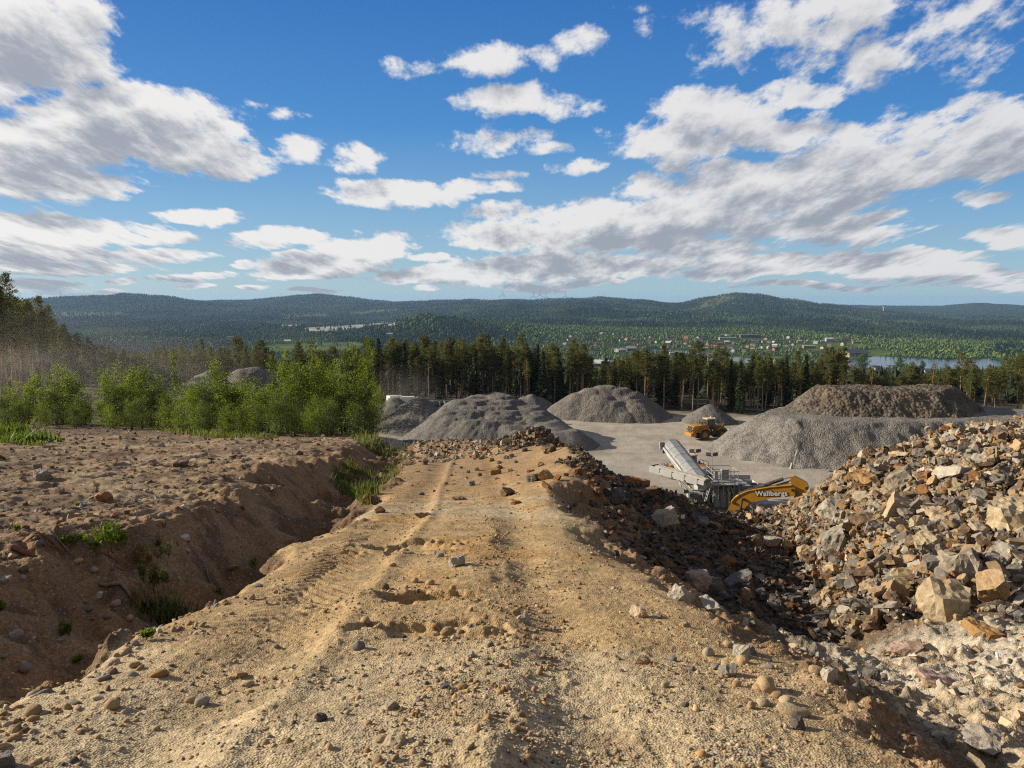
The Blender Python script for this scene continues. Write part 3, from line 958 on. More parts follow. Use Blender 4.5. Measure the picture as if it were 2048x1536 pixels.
def heap(name, tips, mat, label, rep=.72, cell=.28, rough=.035, seed=1, group='gravel heaps in the yard', flat=None, grain=.035, rr=.9):
    """tips: (x, y, height above floor[, flat radius]). Each tipped load is a cone at the angle of repose; together they make the heap."""
    tips = [t if len(t) == 4 else (*t, 0.0) for t in tips]
    x0 = min(t[0] - t[2] / rep - t[3] for t in tips) - 1; x1 = max(t[0] + t[2] / rep + t[3] for t in tips) + 1
    y0 = min(t[1] - t[2] / rep - t[3] for t in tips) - 1; y1 = max(t[1] + t[2] / rep + t[3] for t in tips) + 1
    nx = int((x1 - x0) / cell); ny = int((y1 - y0) / cell)
    X, Y = np.meshgrid(np.linspace(x0, x1, nx), np.linspace(y0, y1, ny))
    xw = X + .22 * fbm(X / 2.2, Y / 2.2, 3, seed * 7 + 1); yw = Y + .22 * fbm(X / 2.2, Y / 2.2, 3, seed * 7 + 2)
    fl = H(X.ravel(), Y.ravel(), False).reshape(X.shape)
    Zh = np.full(X.shape, -9.0)
    for k, (tx, ty, h, fr) in enumerate(tips):
        d = np.maximum(np.hypot(xw - tx, yw - ty) - fr, 0)
        d = np.sqrt(d * d + rr * rr) - rr
        Zh = np.maximum(Zh, h - rep * d)
    ang = np.arctan2(Y - np.mean([t[1] for t in tips]), X - np.mean([t[0] for t in tips]))
    Zh = Zh + rough * fbm(X / 1.3, Y / 1.3, 4, seed * 5) + .09 * gnoise(ang * 16, Zh * .25, seed * 3) * sstep(.2, 2, Zh)
    rg = np.random.default_rng(seed)
    Zh = Zh + grain * (rg.random(X.shape) - .5) * sstep(.1, .6, Zh)
    Z = fl + Zh
    Z = np.where(Zh < -.25, fl - .25, Z)
    keep = Zh > -.3
    fc = grid_faces(ny, nx)
    kf = keep.ravel()[fc].any(1)
    fc = fc[kf]
    used = np.unique(fc); remap = np.full(X.size, -1); remap[used] = np.arange(len(used))
    V = np.stack([X, Y, Z], -1).reshape(-1, 3)[used]
    me = mesh_np(name, V, [remap[fc]], True)
    return tag(add_obj(name, me, mat), label, 'gravel heap', group)


def yard_pt(px, py):
    p = hit_base(px, py)
    return p


ZF = -23.5


def on_z(px, py, z):
    Y = z / float(slope(py))
    return float(xr(px, py)) * Y, Y


def tip(px, py_top, Y):
    """crest point seen at photo pixel, at forward distance Y -> x, y, height over the yard"""
    return (float(xr(px, py_top)) * Y, Y, float(slope(py_top)) * Y - float(H(float(xr(px, py_top)) * Y, Y, False)[0]))


# middle heap: many loads tipped over one another, stepping down towards the yard
T = [(*tip(960, 791, 137), 1.5), (*tip(1000, 790, 136), 2.0), (*tip(930, 800, 135), 1.0), (*tip(1030, 799, 135), 1.0)]
rgt = random.Random(4)
for py, Y, xa, xb in ((801, 133.5, 925, 1040), (811, 131, 912, 1060), (821, 128.8, 905, 1078), (831, 126.8, 905, 1092), (841, 125, 925, 1108), (851, 123.2, 960, 1125), (860, 121.6, 1040, 1140)):
    q = xa
    while q < xb:
        T.append((*tip(q, py + rgt.uniform(-2.5, 1.5), Y + rgt.uniform(-.5, .5)), rgt.uniform(1.2, 1.9)))
        q += rgt.uniform(24, 36)
heap('gravel_heap', T, M_GRAVEL, 'large terraced grey gravel heap of many tipped loads behind the track crest', seed=1, cell=.22, rr=.3)
# rounded broad heap in front of the pines
T = [(*tip(a, b_, c), f_) for a, b_, c, f_ in ((1212, 772, 156, 1.6), (1185, 777, 155.5, 1.6), (1240, 776, 155, 1.6), (1262, 783, 154, 1.3), (1160, 786, 155, 1.5), (1254, 790, 152.5, 1.2), (1266, 798, 151, 1.2), (1274, 806, 149.6, 1.2), (1282, 815, 148.4, 1.2), (1250, 822, 148, 1.6), (1230, 800, 151, 1.5), (1205, 790, 153, 2.0), (1195, 806, 151.5, 2.0))]
heap('gravel_heap', T, M_GRAVEL_WARM, 'broad brownish grey gravel heap with ribbed crest before the pine belt', seed=2, cell=.26, rr=.4)
heap('gravel_heap', [tip(1420, 809, 146), tip(1408, 815, 146)], M_GRAVEL, 'small pointed grey gravel heap behind the yellow wheel loader', seed=3, cell=.24)
heap('gravel_heap', [tip(1062, 788, 160), tip(1050, 792, 160), tip(1078, 794, 160)], M_GRAVEL, 'dark gravel heap peeping out behind the large terraced heap', seed=4)
heap('gravel_heap', [tip(836, 793, 139), tip(843, 797, 138)], M_GRAVEL, 'steep grey gravel cone beside the young birches, half in shade', seed=5, cell=.2)
heap('gravel_heap', [tip(790, 795, 150), tip(778, 800, 151)], M_GRAVEL_FINE, 'fine grey gravel heap partly hidden by the last birch', seed=6)
heap('gravel_heap', [tip(527, 737, 128), tip(512, 741, 127), tip(545, 741, 129)], M_GRAVEL_WARM, 'smooth purple grey gravel heap rising above the birch saplings', seed=8)
heap('gravel_heap', [tip(425, 740, 131), tip(405, 748, 131)], M_GRAVEL_TAN, 'dust veiled tan gravel heap behind the tall thin birch', seed=9)
heap('gravel_heap', [tip(1168, 914, 95.5)], M_GRAVEL_FINE, 'small sharp cone of fine gravel under the side conveyor', rep=.75, seed=10, cell=.15, rough=.02, grain=.02)

# the great stockpile on the right: a bench of pale gravel below, darker coarse stone above
def slab_heap(name, outline, top, mat, label, rep, seed, cell=.26, grain=.04, rough=.05, top_noise=.15, lo=None):
    """heap with a flat top: outline = polygon of the top edge, sides fall at the angle of repose"""
    O = np.array(outline, float)
    ext = top / rep + 2
    x0, y0 = O.min(0) - ext; x1, y1 = O.max(0) + ext
    nx = int((x1 - x0) / cell); ny = int((y1 - y0) / cell)
    X, Y = np.meshgrid(np.linspace(x0, x1, nx), np.linspace(y0, y1, ny))
    xw = X + .5 * fbm(X / 3., Y / 3., 3, seed * 7 + 1); yw = Y + .5 * fbm(X / 3., Y / 3., 3, seed * 7 + 2)
    ins = inpoly(xw, yw, outline)
    d = np.full(X.shape, 1e9)
    for i in range(len(O)):
        a = O[i]; b2 = O[(i + 1) % len(O)]
        ab = b2 - a; t = np.clip(((xw - a[0]) * ab[0] + (yw - a[1]) * ab[1]) / (ab @ ab), 0, 1)
        d = np.minimum(d, np.hypot(xw - a[0] - t * ab[0], yw - a[1] - t * ab[1]))
    d = np.where(ins, 0, d)
    d = np.sqrt(d * d + .3 * .3) - .3
    Zh = top + top_noise * fbm(X / 6., Y / 6., 3, seed) - rep * d
    Zh = Zh + rough * fbm(X / 1.1, Y / 1.1, 4, seed * 5) + .05 * ridge(X / 2.6 + Y / 2.6, Zh * .12, 2, seed * 3) * sstep(.3, 2, top - Zh) * sstep(.1, 1.0, Zh)
    rg = np.random.default_rng(seed)
    Zh = Zh + grain * (rg.random(X.shape) - .5)
    fl = ZF if lo is None else lo
    Z = np.where(Zh < -.25, fl - .25, fl + Zh)
    keep = Zh > -.3
    fc = grid_faces(ny, nx); fc = fc[keep.ravel()[fc].any(1)]
    used = np.unique(fc); remap = np.full(X.size, -1); remap[used] = np.arange(len(used))
    V = np.stack([X, Y, Z], -1).reshape(-1, 3)[used]
    return tag(add_obj(name, mesh_np(name, V, [remap[fc]], True), mat), label, 'gravel heap', 'gravel heaps in the yard')


def xz(px, py, Y): return (float(xr(px, py)) * Y, Y)
lower = [xz(1520, 845, 118), xz(1600, 843, 112.5), xz(1720, 843, 110.5), xz(1850, 844, 110.5), xz(2060, 846, 111), xz(2100, 830, 122), xz(1900, 815, 128), xz(1560, 838, 126)]
slab_heap('gravel_stockpile', lower, 5.7, M_GRAVEL_TAN, 'long pale grey gravel stockpile with level top, lower tier of the great heap', .72, 21)
upper = [xz(1628, 792, 122), xz(1690, 786, 119.5), xz(1790, 782, 118.5), xz(1880, 784, 119), xz(1905, 790, 122), xz(1900, 780, 127), xz(1640, 785, 128)]
slab_heap('coarse_stockpile', upper, 9.2, M_RUBBLE_DARK, 'dark coarse stone tier piled on top of the long pale gravel stockpile', .80, 23, grain=.22, rough=.12, top_noise=.3)
# ------------------------------------------------------------------ foliage
def leaf_mat(name, c1, c2, trans=.35, rough=.6):
    m, nt, b = new_mat(name)
    att = N(nt, 'ShaderNodeVertexColor', layer_name='Col')
    oi = N(nt, 'ShaderNodeObjectInfo')
    h = N(nt, 'ShaderNodeSeparateColor'); nt.links.new(att.outputs[0], h.inputs[0])
    c = mixc(nt, h.outputs[0], c1, c2)
    f = rampf(nt, h.outputs[1], 0, 1, .6, 1.35)
    f2 = rampf(nt, oi.outputs['Random'], 0, 1, .78, 1.22)
    ml = N(nt, 'ShaderNodeMath', operation='MULTIPLY'); nt.links.new(f, ml.inputs[0]); nt.links.new(f2, ml.inputs[1])
    cc = N(nt, 'ShaderNodeCombineColor')
    for i in range(3): nt.links.new(ml.outputs[0], cc.inputs[i])
    c = mixc(nt, 1.0, c, cc.outputs[0], 'MULTIPLY')
    nt.links.new(c, b.inputs['Base Color']); b.inputs['Roughness'].default_value = rough
    b.inputs['Specular IOR Level'].default_value = .2
    tr = N(nt, 'ShaderNodeBsdfTranslucent')
    warm = mixc(nt, 1.0, c, (1.5, 1.45, .6), 'MULTIPLY'); nt.links.new(warm, tr.inputs[0])
    mx = N(nt, 'ShaderNodeMixShader', n_0=trans)
    nt.links.new(b.outputs[0], mx.inputs[1]); nt.links.new(tr.outputs[0], mx.inputs[2])
    nt.links.new(mx.outputs[0], nt.nodes['Material Output'].inputs[0])
    return m


def bark_mat(name, low, high, z0, z1, band=None):
    m, nt, b = new_mat(name)
    tc = N(nt, 'ShaderNodeTexCoord')
    sp = N(nt, 'ShaderNodeSeparateXYZ'); nt.links.new(tc.outputs['Object'], sp.inputs[0])
    n1 = noise_out(nt, tc.outputs['Object'], 6, 5, .65)
    ad = N(nt, 'ShaderNodeMath', operation='MULTIPLY_ADD', n_1=2.5); nt.links.new(n1, ad.inputs[0]); nt.links.new(sp.outputs[2], ad.inputs[2])
    c = mixc(nt, rampf(nt, ad.outputs[0], z0, z1), low, high)
    f = rampf(nt, n1, .3, .7, .65, 1.3); cc = N(nt, 'ShaderNodeCombineColor')
    for i in range(3): nt.links.new(f, cc.inputs[i])
    c = mixc(nt, 1.0, c, cc.outputs[0], 'MULTIPLY')
    if band:
        mp = N(nt, 'ShaderNodeMapping'); mp.inputs['Scale'].default_value = (2, 2, 14); nt.links.new(tc.outputs['Object'], mp.inputs[0])
        n2 = noise_out(nt, mp.outputs[0], 1.5, 3, .6)
        c = mixc(nt, rampf(nt, n2, .52, .6, 0, .85), c, band)
    nt.links.new(c, b.inputs['Base Color']); b.inputs['Roughness'].default_value = .9
    return m


M_PINE = leaf_mat('pine_needles', (.066, .084, .026), (.140, .140, .044), .25)
M_SPRUCE = leaf_mat('spruce_needles', (.030, .044, .018), (.060, .074, .028), .12)
M_BIRCH = leaf_mat('birch_leaves', (.080, .138, .014), (.185, .230, .028), .46)
M_BIRCH_DARK = leaf_mat('alder_leaves', (.055, .102, .013), (.120, .168, .022), .42)
M_WEED = leaf_mat('weed_leaves', (.08, .14, .016), (.17, .23, .03), .35)
M_GRASS = leaf_mat('grass_blades', (.065, .095, .020), (.15, .165, .05), .32)
M_DRY = leaf_mat('dry_grass', (.17, .12, .05), (.33, .25, .11), .3)
M_PBARK = bark_mat('pine_bark', (.24, .185, .145), (.40, .20, .085), 5.0, 10.0)
M_SBARK = bark_mat('spruce_bark', (.10, .08, .065), (.12, .09, .07), 3, 9)
M_BBARK = bark_mat('birch_bark', (.26, .24, .21), (.30, .27, .23), 0, 4, (.06, .05, .045))
M_WOOD = plain('grey_dead_wood', (.25, .19, .14), .9, .35, 6, dirt=((.10, .06, .04), .7))
M_REDWOOD = plain('rotting_red_wood', (.20, .095, .06), .95, .4, 8, dirt=((.07, .04, .03), .8))


def rhombs(c, d, l, w, rng, flat=None):
    """leaf faces: centre, direction, length, width"""
    n = len(c)
    d = d / np.maximum(np.linalg.norm(d, axis=1, keepdims=True), 1e-6)
    r = rng.normal(size=(n, 3))
    s = np.cross(d, r); s /= np.maximum(np.linalg.norm(s, axis=1, keepdims=True), 1e-6)
    l = np.broadcast_to(l, (n,))[:, None]; w = np.broadcast_to(w, (n,))[:, None]
    V = np.stack([c - d * l * .5, c + s * w * .5 - d * l * .05, c + d * l * .5, c - s * w * .5 - d * l * .05], 1).reshape(-1, 3)
    Fc = np.arange(4 * n).reshape(n, 4)
    return V, Fc


def foliage(name, V, Fc, tone, rng):
    n = len(Fc)
    col = np.zeros((n, 3)); col[:, 0] = np.clip(tone, 0, 1); col[:, 1] = rng.random(n)
    return mesh_np(name, V, [Fc], False, np.repeat(col, 4, axis=0))


def pine(seed, h=15., crown0=.45, width=2.0, dens=1.0, peak=.25, lop=0.0, gap=.12, flat=0.0, dead=10):
    """Scots pine: a tall bare stem and a loose crown of upswept limbs with needle tufts"""
    rng = np.random.default_rng(seed)
    t = MB()
    bend = rng.normal(size=2) * .18
    zs = np.linspace(0, 1, 9)
    pts = [(bend[0] * math.sin(z * 3) , bend[1] * math.sin(z * 2.4), z * h * .985) for z in zs]
    rs = [.155 * (1 - z) ** .8 + .018 for z in zs]
    pts[0] = (0, 0, -.4)
    t.path(pts, rs, 8)

    def stem(z):
        return np.array([bend[0] * math.sin(z / h * 3), bend[1] * math.sin(z / h * 2.4), z])
    for k in range(dead):
        z = rng.uniform(.18, crown0 + .05) * h; a = rng.uniform(0, 6.28); L = rng.uniform(.3, 1.1)
        p = stem(z); q = p + np.array([math.cos(a) * L, math.sin(a) * L, rng.uniform(-.25, .1)])
        t.tube(p, q, .022, .008, 4, False)
    C = []; Dr = []; tone = []
    z = crown0 * h
    az = rng.uniform(0, 6.28)
    while z < h * .985:
        u = (z - crown0 * h) / (h * (1 - crown0))
        prof = (u / peak) ** .6 if u < peak else (1 - (u - peak) / (1 - peak)) ** (.72 - flat * .35)
        prof = max(prof, .13)
        nb = rng.integers(4, 7)
        for k in range(nb):
            az += 2 * math.pi / nb + rng.normal() * .3
            if rng.random() < gap: continue
            L = width * prof * rng.uniform(.55, 1.15) * (1 + lop * math.cos(az))
            rise = rng.uniform(-.15, .35) + .5 * u
            p = stem(z + rng.normal() * .12)
            dirv = np.array([math.cos(az), math.sin(az), rise])
            tipp = p + dirv * L + np.array([0, 0, .12 * L])
            t.tube(p, p + (tipp - p) * .9, .035 * (1 - u * .6), .01, 4, False)
            nt_ = max(2, int(round(L * 3.4 * dens)))
            for q in range(nt_):
                f = rng.uniform(.30, 1.03) ** .8
                c = p + (tipp - p) * f + rng.normal(size=3) * np.array([.22, .22, .12])
                m_ = rng.integers(9, 15)
                cc = c + rng.normal(size=(m_, 3)) * np.array([.21, .21, .13])
                C.append(cc); Dr.append(dirv[None] * .6 + rng.normal(size=(m_, 3)) * .8 + np.array([0, 0, .45])); tone.append(np.full(m_, rng.uniform(0, 1)) * .7 + rng.random(m_) * .3)
        z += rng.uniform(.36, .58) * (1 - .35 * u)
    C = np.concatenate(C); Dr = np.concatenate(Dr); tone = np.concatenate(tone)
    V, Fc = rhombs(C, Dr, rng.uniform(.20, .42, len(C)), rng.uniform(.07, .14, len(C)), rng)
    crown = foliage('crown', V, Fc, tone, rng); crown.materials.append(M_PINE)
    return t, crown, M_PBARK


def spruce(seed, h=13., width=1.9, dens=1.0):
    rng = np.random.default_rng(seed)
    t = MB(); t.path([(0, 0, -.4), (0, 0, h * .5), (0, 0, h)], [.16, .09, .012], 7)
    C = []; Dr = []; tone = []
    z = .08 * h
    while z < h * .99:
        u = z / h; L0 = width * (1 - u) ** .85 + .08
        for k in range(rng.integers(6, 9)):
            a = rng.uniform(0, 6.28); L = L0 * rng.uniform(.6, 1.12)
            n_ = max(2, int(L * 6 * dens))
            f = rng.uniform(.15, 1.05, n_)
            c = np.stack([np.cos(a) * f * L, np.sin(a) * f * L, z - .35 * f * L + .16 * (f * L) ** 2 * .5], 1)
            cc = np.repeat(c, 5, 0) + rng.normal(size=(n_ * 5, 3)) * np.array([.12, .12, .10])
            C.append(cc); Dr.append(np.tile([math.cos(a), math.sin(a), -.45], (n_ * 5, 1)) + rng.normal(size=(n_ * 5, 3)) * .5); tone.append(rng.random(n_ * 5) * .5 + rng.random() * .5)
        z += .34 * (1 - u * .4)
    C = np.concatenate(C); Dr = np.concatenate(Dr); tone = np.concatenate(tone)
    V, Fc = rhombs(C, Dr, rng.uniform(.22, .42, len(C)), rng.uniform(.10, .17, len(C)), rng)
    crown = foliage('crown', V, Fc, tone, rng); crown.materials.append(M_SPRUCE)
    return t, crown, M_SBARK


def broadleaf(seed, h=5., width=1.3, n=2600, leaf=.13, mat=None, low=.08, stems=2, lean=.25, holes=.25, top=1.0):
    """young birch: thin stems, ascending branches, many small leaves gathered in sprays with gaps between"""
    rng = np.random.default_rng(seed)
    t = MB(); C = []; Dr = []; tone = []
    for s in range(stems):
        off = rng.normal(size=2) * width * (.25 if s else 0)
        hh = h * (1 if s == 0 else rng.uniform(.6, .92))
        ln = rng.normal(size=2) * lean
        zs = np.linspace(0, 1, 7)
        pts = [(off[0] * (.3 + .7 * z) + ln[0] * z * z, off[1] * (.3 + .7 * z) + ln[1] * z * z, -.15 if z == 0 else z * hh) for z in zs]
        r0 = .012 * hh
        t.path(pts, [r0 * (1 - z) + .006 for z in zs], 6)
        nb = int(24 * hh / 4)
        per = max(6, int(n / stems / nb / 4))
        for k in range(nb):
            u = low + (1 - low) * (k + rng.random()) / nb
            base = np.array([np.interp(u, zs, [p[i] for p in pts]) for i in range(3)])
            a = rng.uniform(0, 6.28)
            prof = min(1, (u - low + .12) / .3) ** .7 * (1.05 - u) ** .75 * top
            L = width * prof * rng.uniform(.35, 1.35) + .10
            dv = np.array([math.cos(a), math.sin(a), rng.uniform(.35, 1.0)])
            tip_ = base + dv * L
            t.tube(base, tip_, .010, .004, 4, False)
            tn = rng.uniform(0, 1) ** 1.3
            for q in range(4):
                if rng.random() < holes: continue
                f = rng.uniform(.3, 1.05)
                c = base + (tip_ - base) * f + rng.normal(size=3) * .06
                cc = c + rng.normal(size=(per, 3)) * np.array([.15, .15, .14]) * (.6 + .4 * width)
                C.append(cc); Dr.append(rng.normal(size=(per, 3)) + np.array([0, 0, -.35])); tone.append(np.clip(tn * .6 + .15 + .4 * rng.random(per), 0, 1))
    C = np.concatenate(C); Dr = np.concatenate(Dr); tone = np.concatenate(tone)
    C[:, 2] = np.maximum(C[:, 2], .06)
    V, Fc = rhombs(C, Dr, rng.uniform(.5, 1.35, len(C)) * leaf, rng.uniform(.35, .75, len(C)) * leaf, rng)
    crown = foliage('crown', V, Fc, tone, rng); crown.materials.append(mat or M_BIRCH)
    return t, crown, M_BBARK


def tree_proto(name, parts):
    t, crown, bark = parts
    root = empty(name)
    t.build('trunk', bark, root, True)
    add_obj('crown', crown, None, root)
    return root


HIDE = (0, -400, -3000)

# ---- the pine belt round the yard
PV = [
 (dict(seed=11, crown0=.52, width=2.1), 'broad crowned pine'),
 (dict(seed=12, crown0=.58, width=1.7, dead=16), 'long stemmed pine'),
 (dict(seed=13, crown0=.36, width=1.55, peak=.15), 'narrow pointed pine'),
 (dict(seed=14, crown0=.56, width=2.1, lop=.45), 'lopsided pine'),
 (dict(seed=15, crown0=.58, width=1.9, gap=.42, dens=.8), 'thin crowned pine'),
 (dict(seed=16, crown0=.30, width=2.2, peak=.18), 'low branched pine'),
 (dict(seed=17, crown0=.55, width=2.1, flat=1.0, peak=.4), 'round topped pine'),
 (dict(seed=18, crown0=.52, width=1.35, dens=1.2), 'slim dense pine'),
]
PROTO = [(tree_proto('pine_tree', pine(**kw)), nm) for kw, nm in PV]
SPR = tree_proto('spruce_tree', spruce(31)); SPR2 = tree_proto('spruce_tree', spruce(32, width=1.5))
BIRT = tree_proto('birch_tree', broadleaf(41, 13., 2.3, 4200, .30, M_BIRCH, .28, 2, .5, .2))

PLACES = [(-200, 75, 'of the dusty stand'), (75, 160, 'at the dusty stand edge'), (160, 300, 'over the first saplings'), (300, 420, 'over the middle birches'), (420, 560, 'around the hazy gravel heaps'), (560, 770, 'over the last birches'),
          (770, 850, 'behind the vans'), (850, 940, 'behind the dark wrapped bales'), (940, 1040, 'behind the terraced gravel heap'), (1040, 1110, 'over the peeping dark heap'), (1110, 1190, 'over the ribbed heap flank'),
          (1190, 1270, 'over the ribbed heap top'), (1270, 1370, 'over the far ribbed slope'), (1370, 1470, 'over the pointed gravel heap'), (1470, 1580, 'before the great stockpile'), (1580, 1680, 'over the sandy stockpile corner'), (1680, 1800, 'over the stockpile before the lake'),
          (1800, 1900, 'over the dark stockpile tier'), (1900, 1985, 'at the stockpile end'), (1985, 2300, 'above the sunlit rock pile')]


def place_word(px):
    for a, b_, t in PLACES:
        if a <= px < b_: return t
    return PLACES[-1][2]


TOPX = [-150, 0, 30, 60, 90, 120, 140, 160, 200, 300, 400, 470, 520, 545, 570, 620, 660, 700, 760, 830, 900, 960, 1010, 1100, 1170, 1190, 1230, 1260, 1350, 1440, 1500, 1580, 1630, 1660, 1700, 1720, 1760, 1830, 1880, 1910, 1960, 1990, 2030, 2080, 2250]
TOPY = [555, 582, 590, 602, 624, 645, 672, 690, 700, 698, 688, 694, 690, 712, 716, 690, 706, 700, 690, 683, 682, 680, 690, 694, 694, 712, 716, 704, 706, 712, 716, 722, 722, 698, 702, 738, 744, 740, 740, 728, 722, 730, 700, 700, 680]
BASEX = [-200, 0, 60, 100, 130, 160, 560, 760, 900, 1100, 1350, 1500, 1620, 1750, 1900, 2048, 2300]
BASEY = [118, 120, 128, 136, 150, 185, 182, 178, 178, 172, 163, 158, 160, 160, 156, 150, 140]   # forward distance of the first row


def top_row(px): return float(np.interp(px, TOPX, TOPY))


rng = np.random.default_rng(5)
TREES = []
px = -60.
while px < 2110:
    dense = 1.0
    if 130 < px < 560: step = 19
    elif px < 130: step = 11.5
    elif 560 < px < 760: step = 19
    elif 1160 < px < 1250: step = 17
    elif px > 1690: step = 22
    else: step = 12.5
    px += step * rng.uniform(.6, 1.4)
    for rowk in range(3):
        if rowk == 2 and rng.random() < .62: continue
        TREES.append((px + rng.normal() * step * .6 + rowk * 7, rowk))
print('PINES', len(TREES))
pool = {}
for k, (px, rowk) in enumerate(TREES):
    Y0 = float(np.interp(px, BASEX, BASEY))
    Y = Y0 + rowk * rng.uniform(5, 8) + rng.uniform(-2.5, 3.5)
    if px < 140: Y = Y0 + rowk * 9 + rng.uniform(-4, 5)
    if px < 125 and rowk and rng.random() < .35: continue
    ty = top_row(px) + rng.normal() * (10 if px > 130 else 17) + rng.exponential(9 if px > 130 else 16) - 5 + (5 if rowk == 0 and rng.random() < .5 else 0)
    x = float(xr(px, ty)) * Y
    zb = float(H(x, Y, False)[0])
    ht = float(slope(ty)) * Y - zb
    ht = max(6.5, min(ht, 25))
    r = rng.random()
    if px < 150: vi = [2, 7, 2, 4, 7, 1][rng.integers(6)]
    elif px < 560: vi = [0, 3, 5, 5, 6, 2][rng.integers(6)]
    elif px > 1690: vi = [0, 3, 5, 5, 6, 0, 2, 4][rng.integers(8)]
    else: vi = rng.integers(8)
    proto, nm, h0 = PROTO[vi][0], PROTO[vi][1], 15.
    if 560 < px < 1700 and r < .13: proto, nm, h0 = (SPR, 'dark spruce', 13.) if rng.random() < .5 else (SPR2, 'slim dark spruce', 13.)
    o = proto if proto.name not in pool else copy_tree(proto)
    pool[proto.name] = 1
    o.location = (x, Y, zb); o.rotation_euler = (rng.normal() * .02, rng.normal() * .02, rng.uniform(0, 6.28))
    s = ht / h0; ws = s * rng.uniform(.9, 1.15)
    if ht < 10: ws = max(ws, .75)
    if px < 150: ws *= .85
    o.scale = (ws, ws, s)
    cat = 'spruce' if 'spruce' in nm else 'pine'
    size = 'tall ' if ht > 16.5 else ('short ' if ht < 11 else '')
    depth = ['in front ', 'behind ', 'deep in '][rowk]
    tag(o, None, cat, 'trees of the pine belt')
    later_label(o, size + nm + ' ' + depth + place_word(px), px)
for p_, Y, ty in ((1002, 177, 690), (1014, 180, 700), (1193, 171, 735), (1206, 172, 748), (1435, 162, 752)):
    x = float(xr(p_, ty)) * Y; zb = float(H(x, Y, False)[0]); ht = float(slope(ty)) * Y - zb
    o = BIRT if 'bt' not in pool else copy_tree(BIRT); pool['bt'] = 1
    o.location = (x, Y, zb); o.rotation_euler = (0, 0, p_); s = ht / 13; o.scale = (s * .8, s * .8, s)
    tag(o, None, 'birch', 'trees of the pine belt'); later_label(o, 'bright green birch among dark pines ' + place_word(p_), p_)

# ---- behind the first ranks the belt goes on as one mass
wrng = np.random.default_rng(55)
WV = []; WF = []; WC = []; wb = 0; TV_ = []; TF_ = []; tb = 0
SIMP = []
for proto, nm in PROTO:
    cm = [c for c in proto.children if c.name.startswith('crown')][0].data
    co = np.empty(len(cm.vertices) * 3, np.float32); cm.vertices.foreach_get('co', co); co = co.reshape(-1, 4, 3)
    sel = wrng.random(len(co)) < .22
    c4 = co[sel]; mid = c4.mean(1, keepdims=True); SIMP.append(mid + (c4 - mid) * 1.9)
n_ = 330
for k in range(n_):
    px = wrng.uniform(-90, 2140); Y0 = float(np.interp(px, BASEX, BASEY)); Y = Y0 + wrng.uniform(17, 75)
    if 1185 < px < 1250 and wrng.random() < .6: continue
    ty = top_row(px) + 6 + abs(wrng.normal()) * 8
    x = float(xr(px, ty)) * Y; zb = float(H(x, Y, False)[0]); ht = float(slope(ty)) * Y - zb
    if ht < 4: continue
    s = ht / 15.; q = SIMP[wrng.integers(len(SIMP))]; a = wrng.uniform(0, 6.28); ca, sa = math.cos(a), math.sin(a)
    ws = max(s, .8)
    V = np.stack([(q[..., 0] * ca - q[..., 1] * sa) * ws + x, (q[..., 0] * sa + q[..., 1] * ca) * ws + Y, q[..., 2] * s + zb], -1).reshape(-1, 3)
    WV.append(V); WF.append(np.arange(len(V)).reshape(-1, 4) + wb); wb += len(V)
    cc3 = np.zeros((len(q), 3)); cc3[:, 0] = wrng.random() * .6 + wrng.random(len(q)) * .4; cc3[:, 1] = wrng.random(len(q)); WC.append(np.repeat(cc3, 4, 0))
    i6 = np.arange(6); ring = np.stack([np.cos(i6 * math.pi / 3), np.sin(i6 * math.pi / 3)], 1)
    V2 = np.concatenate([np.column_stack([x + ring * .15 * s, np.full(6, zb - .5)]), np.column_stack([x + ring[:, :1] * .05, Y + ring[:, 1:] * .05, np.full(6, zb + ht * .92)])]) if False else np.concatenate([np.stack([x + ring[:, 0] * .15, Y + ring[:, 1] * .15, np.full(6, zb - .5)], 1), np.stack([x + ring[:, 0] * .04, Y + ring[:, 1] * .04, np.full(6, zb + ht * .92)], 1)])
    TV_.append(V2); TF_.append(np.stack([i6, (i6 + 1) % 6, 6 + (i6 + 1) % 6, 6 + i6], 1) + tb); tb += 12
me = mesh_np('pine_wood', np.concatenate(WV + TV_), [np.concatenate(WF + [f + wb for f in TF_])], False, np.concatenate(WC + [np.full((tb, 3), .3)]))
me.materials.append(M_PINE); me.materials.append(plain('shaded_bark', (.060, .045, .034), .95, .3, 3))  # dark copy of pine bark, shade of the deep wood put into colour
mi = np.zeros(len(me.polygons), np.int32); mi[sum(len(f) for f in WF):] = 1; me.polygons.foreach_set('material_index', mi)
tag(add_obj('pine_wood', me), 'darker depth of the pine wood behind the first ranks', 'forest', kind='stuff')

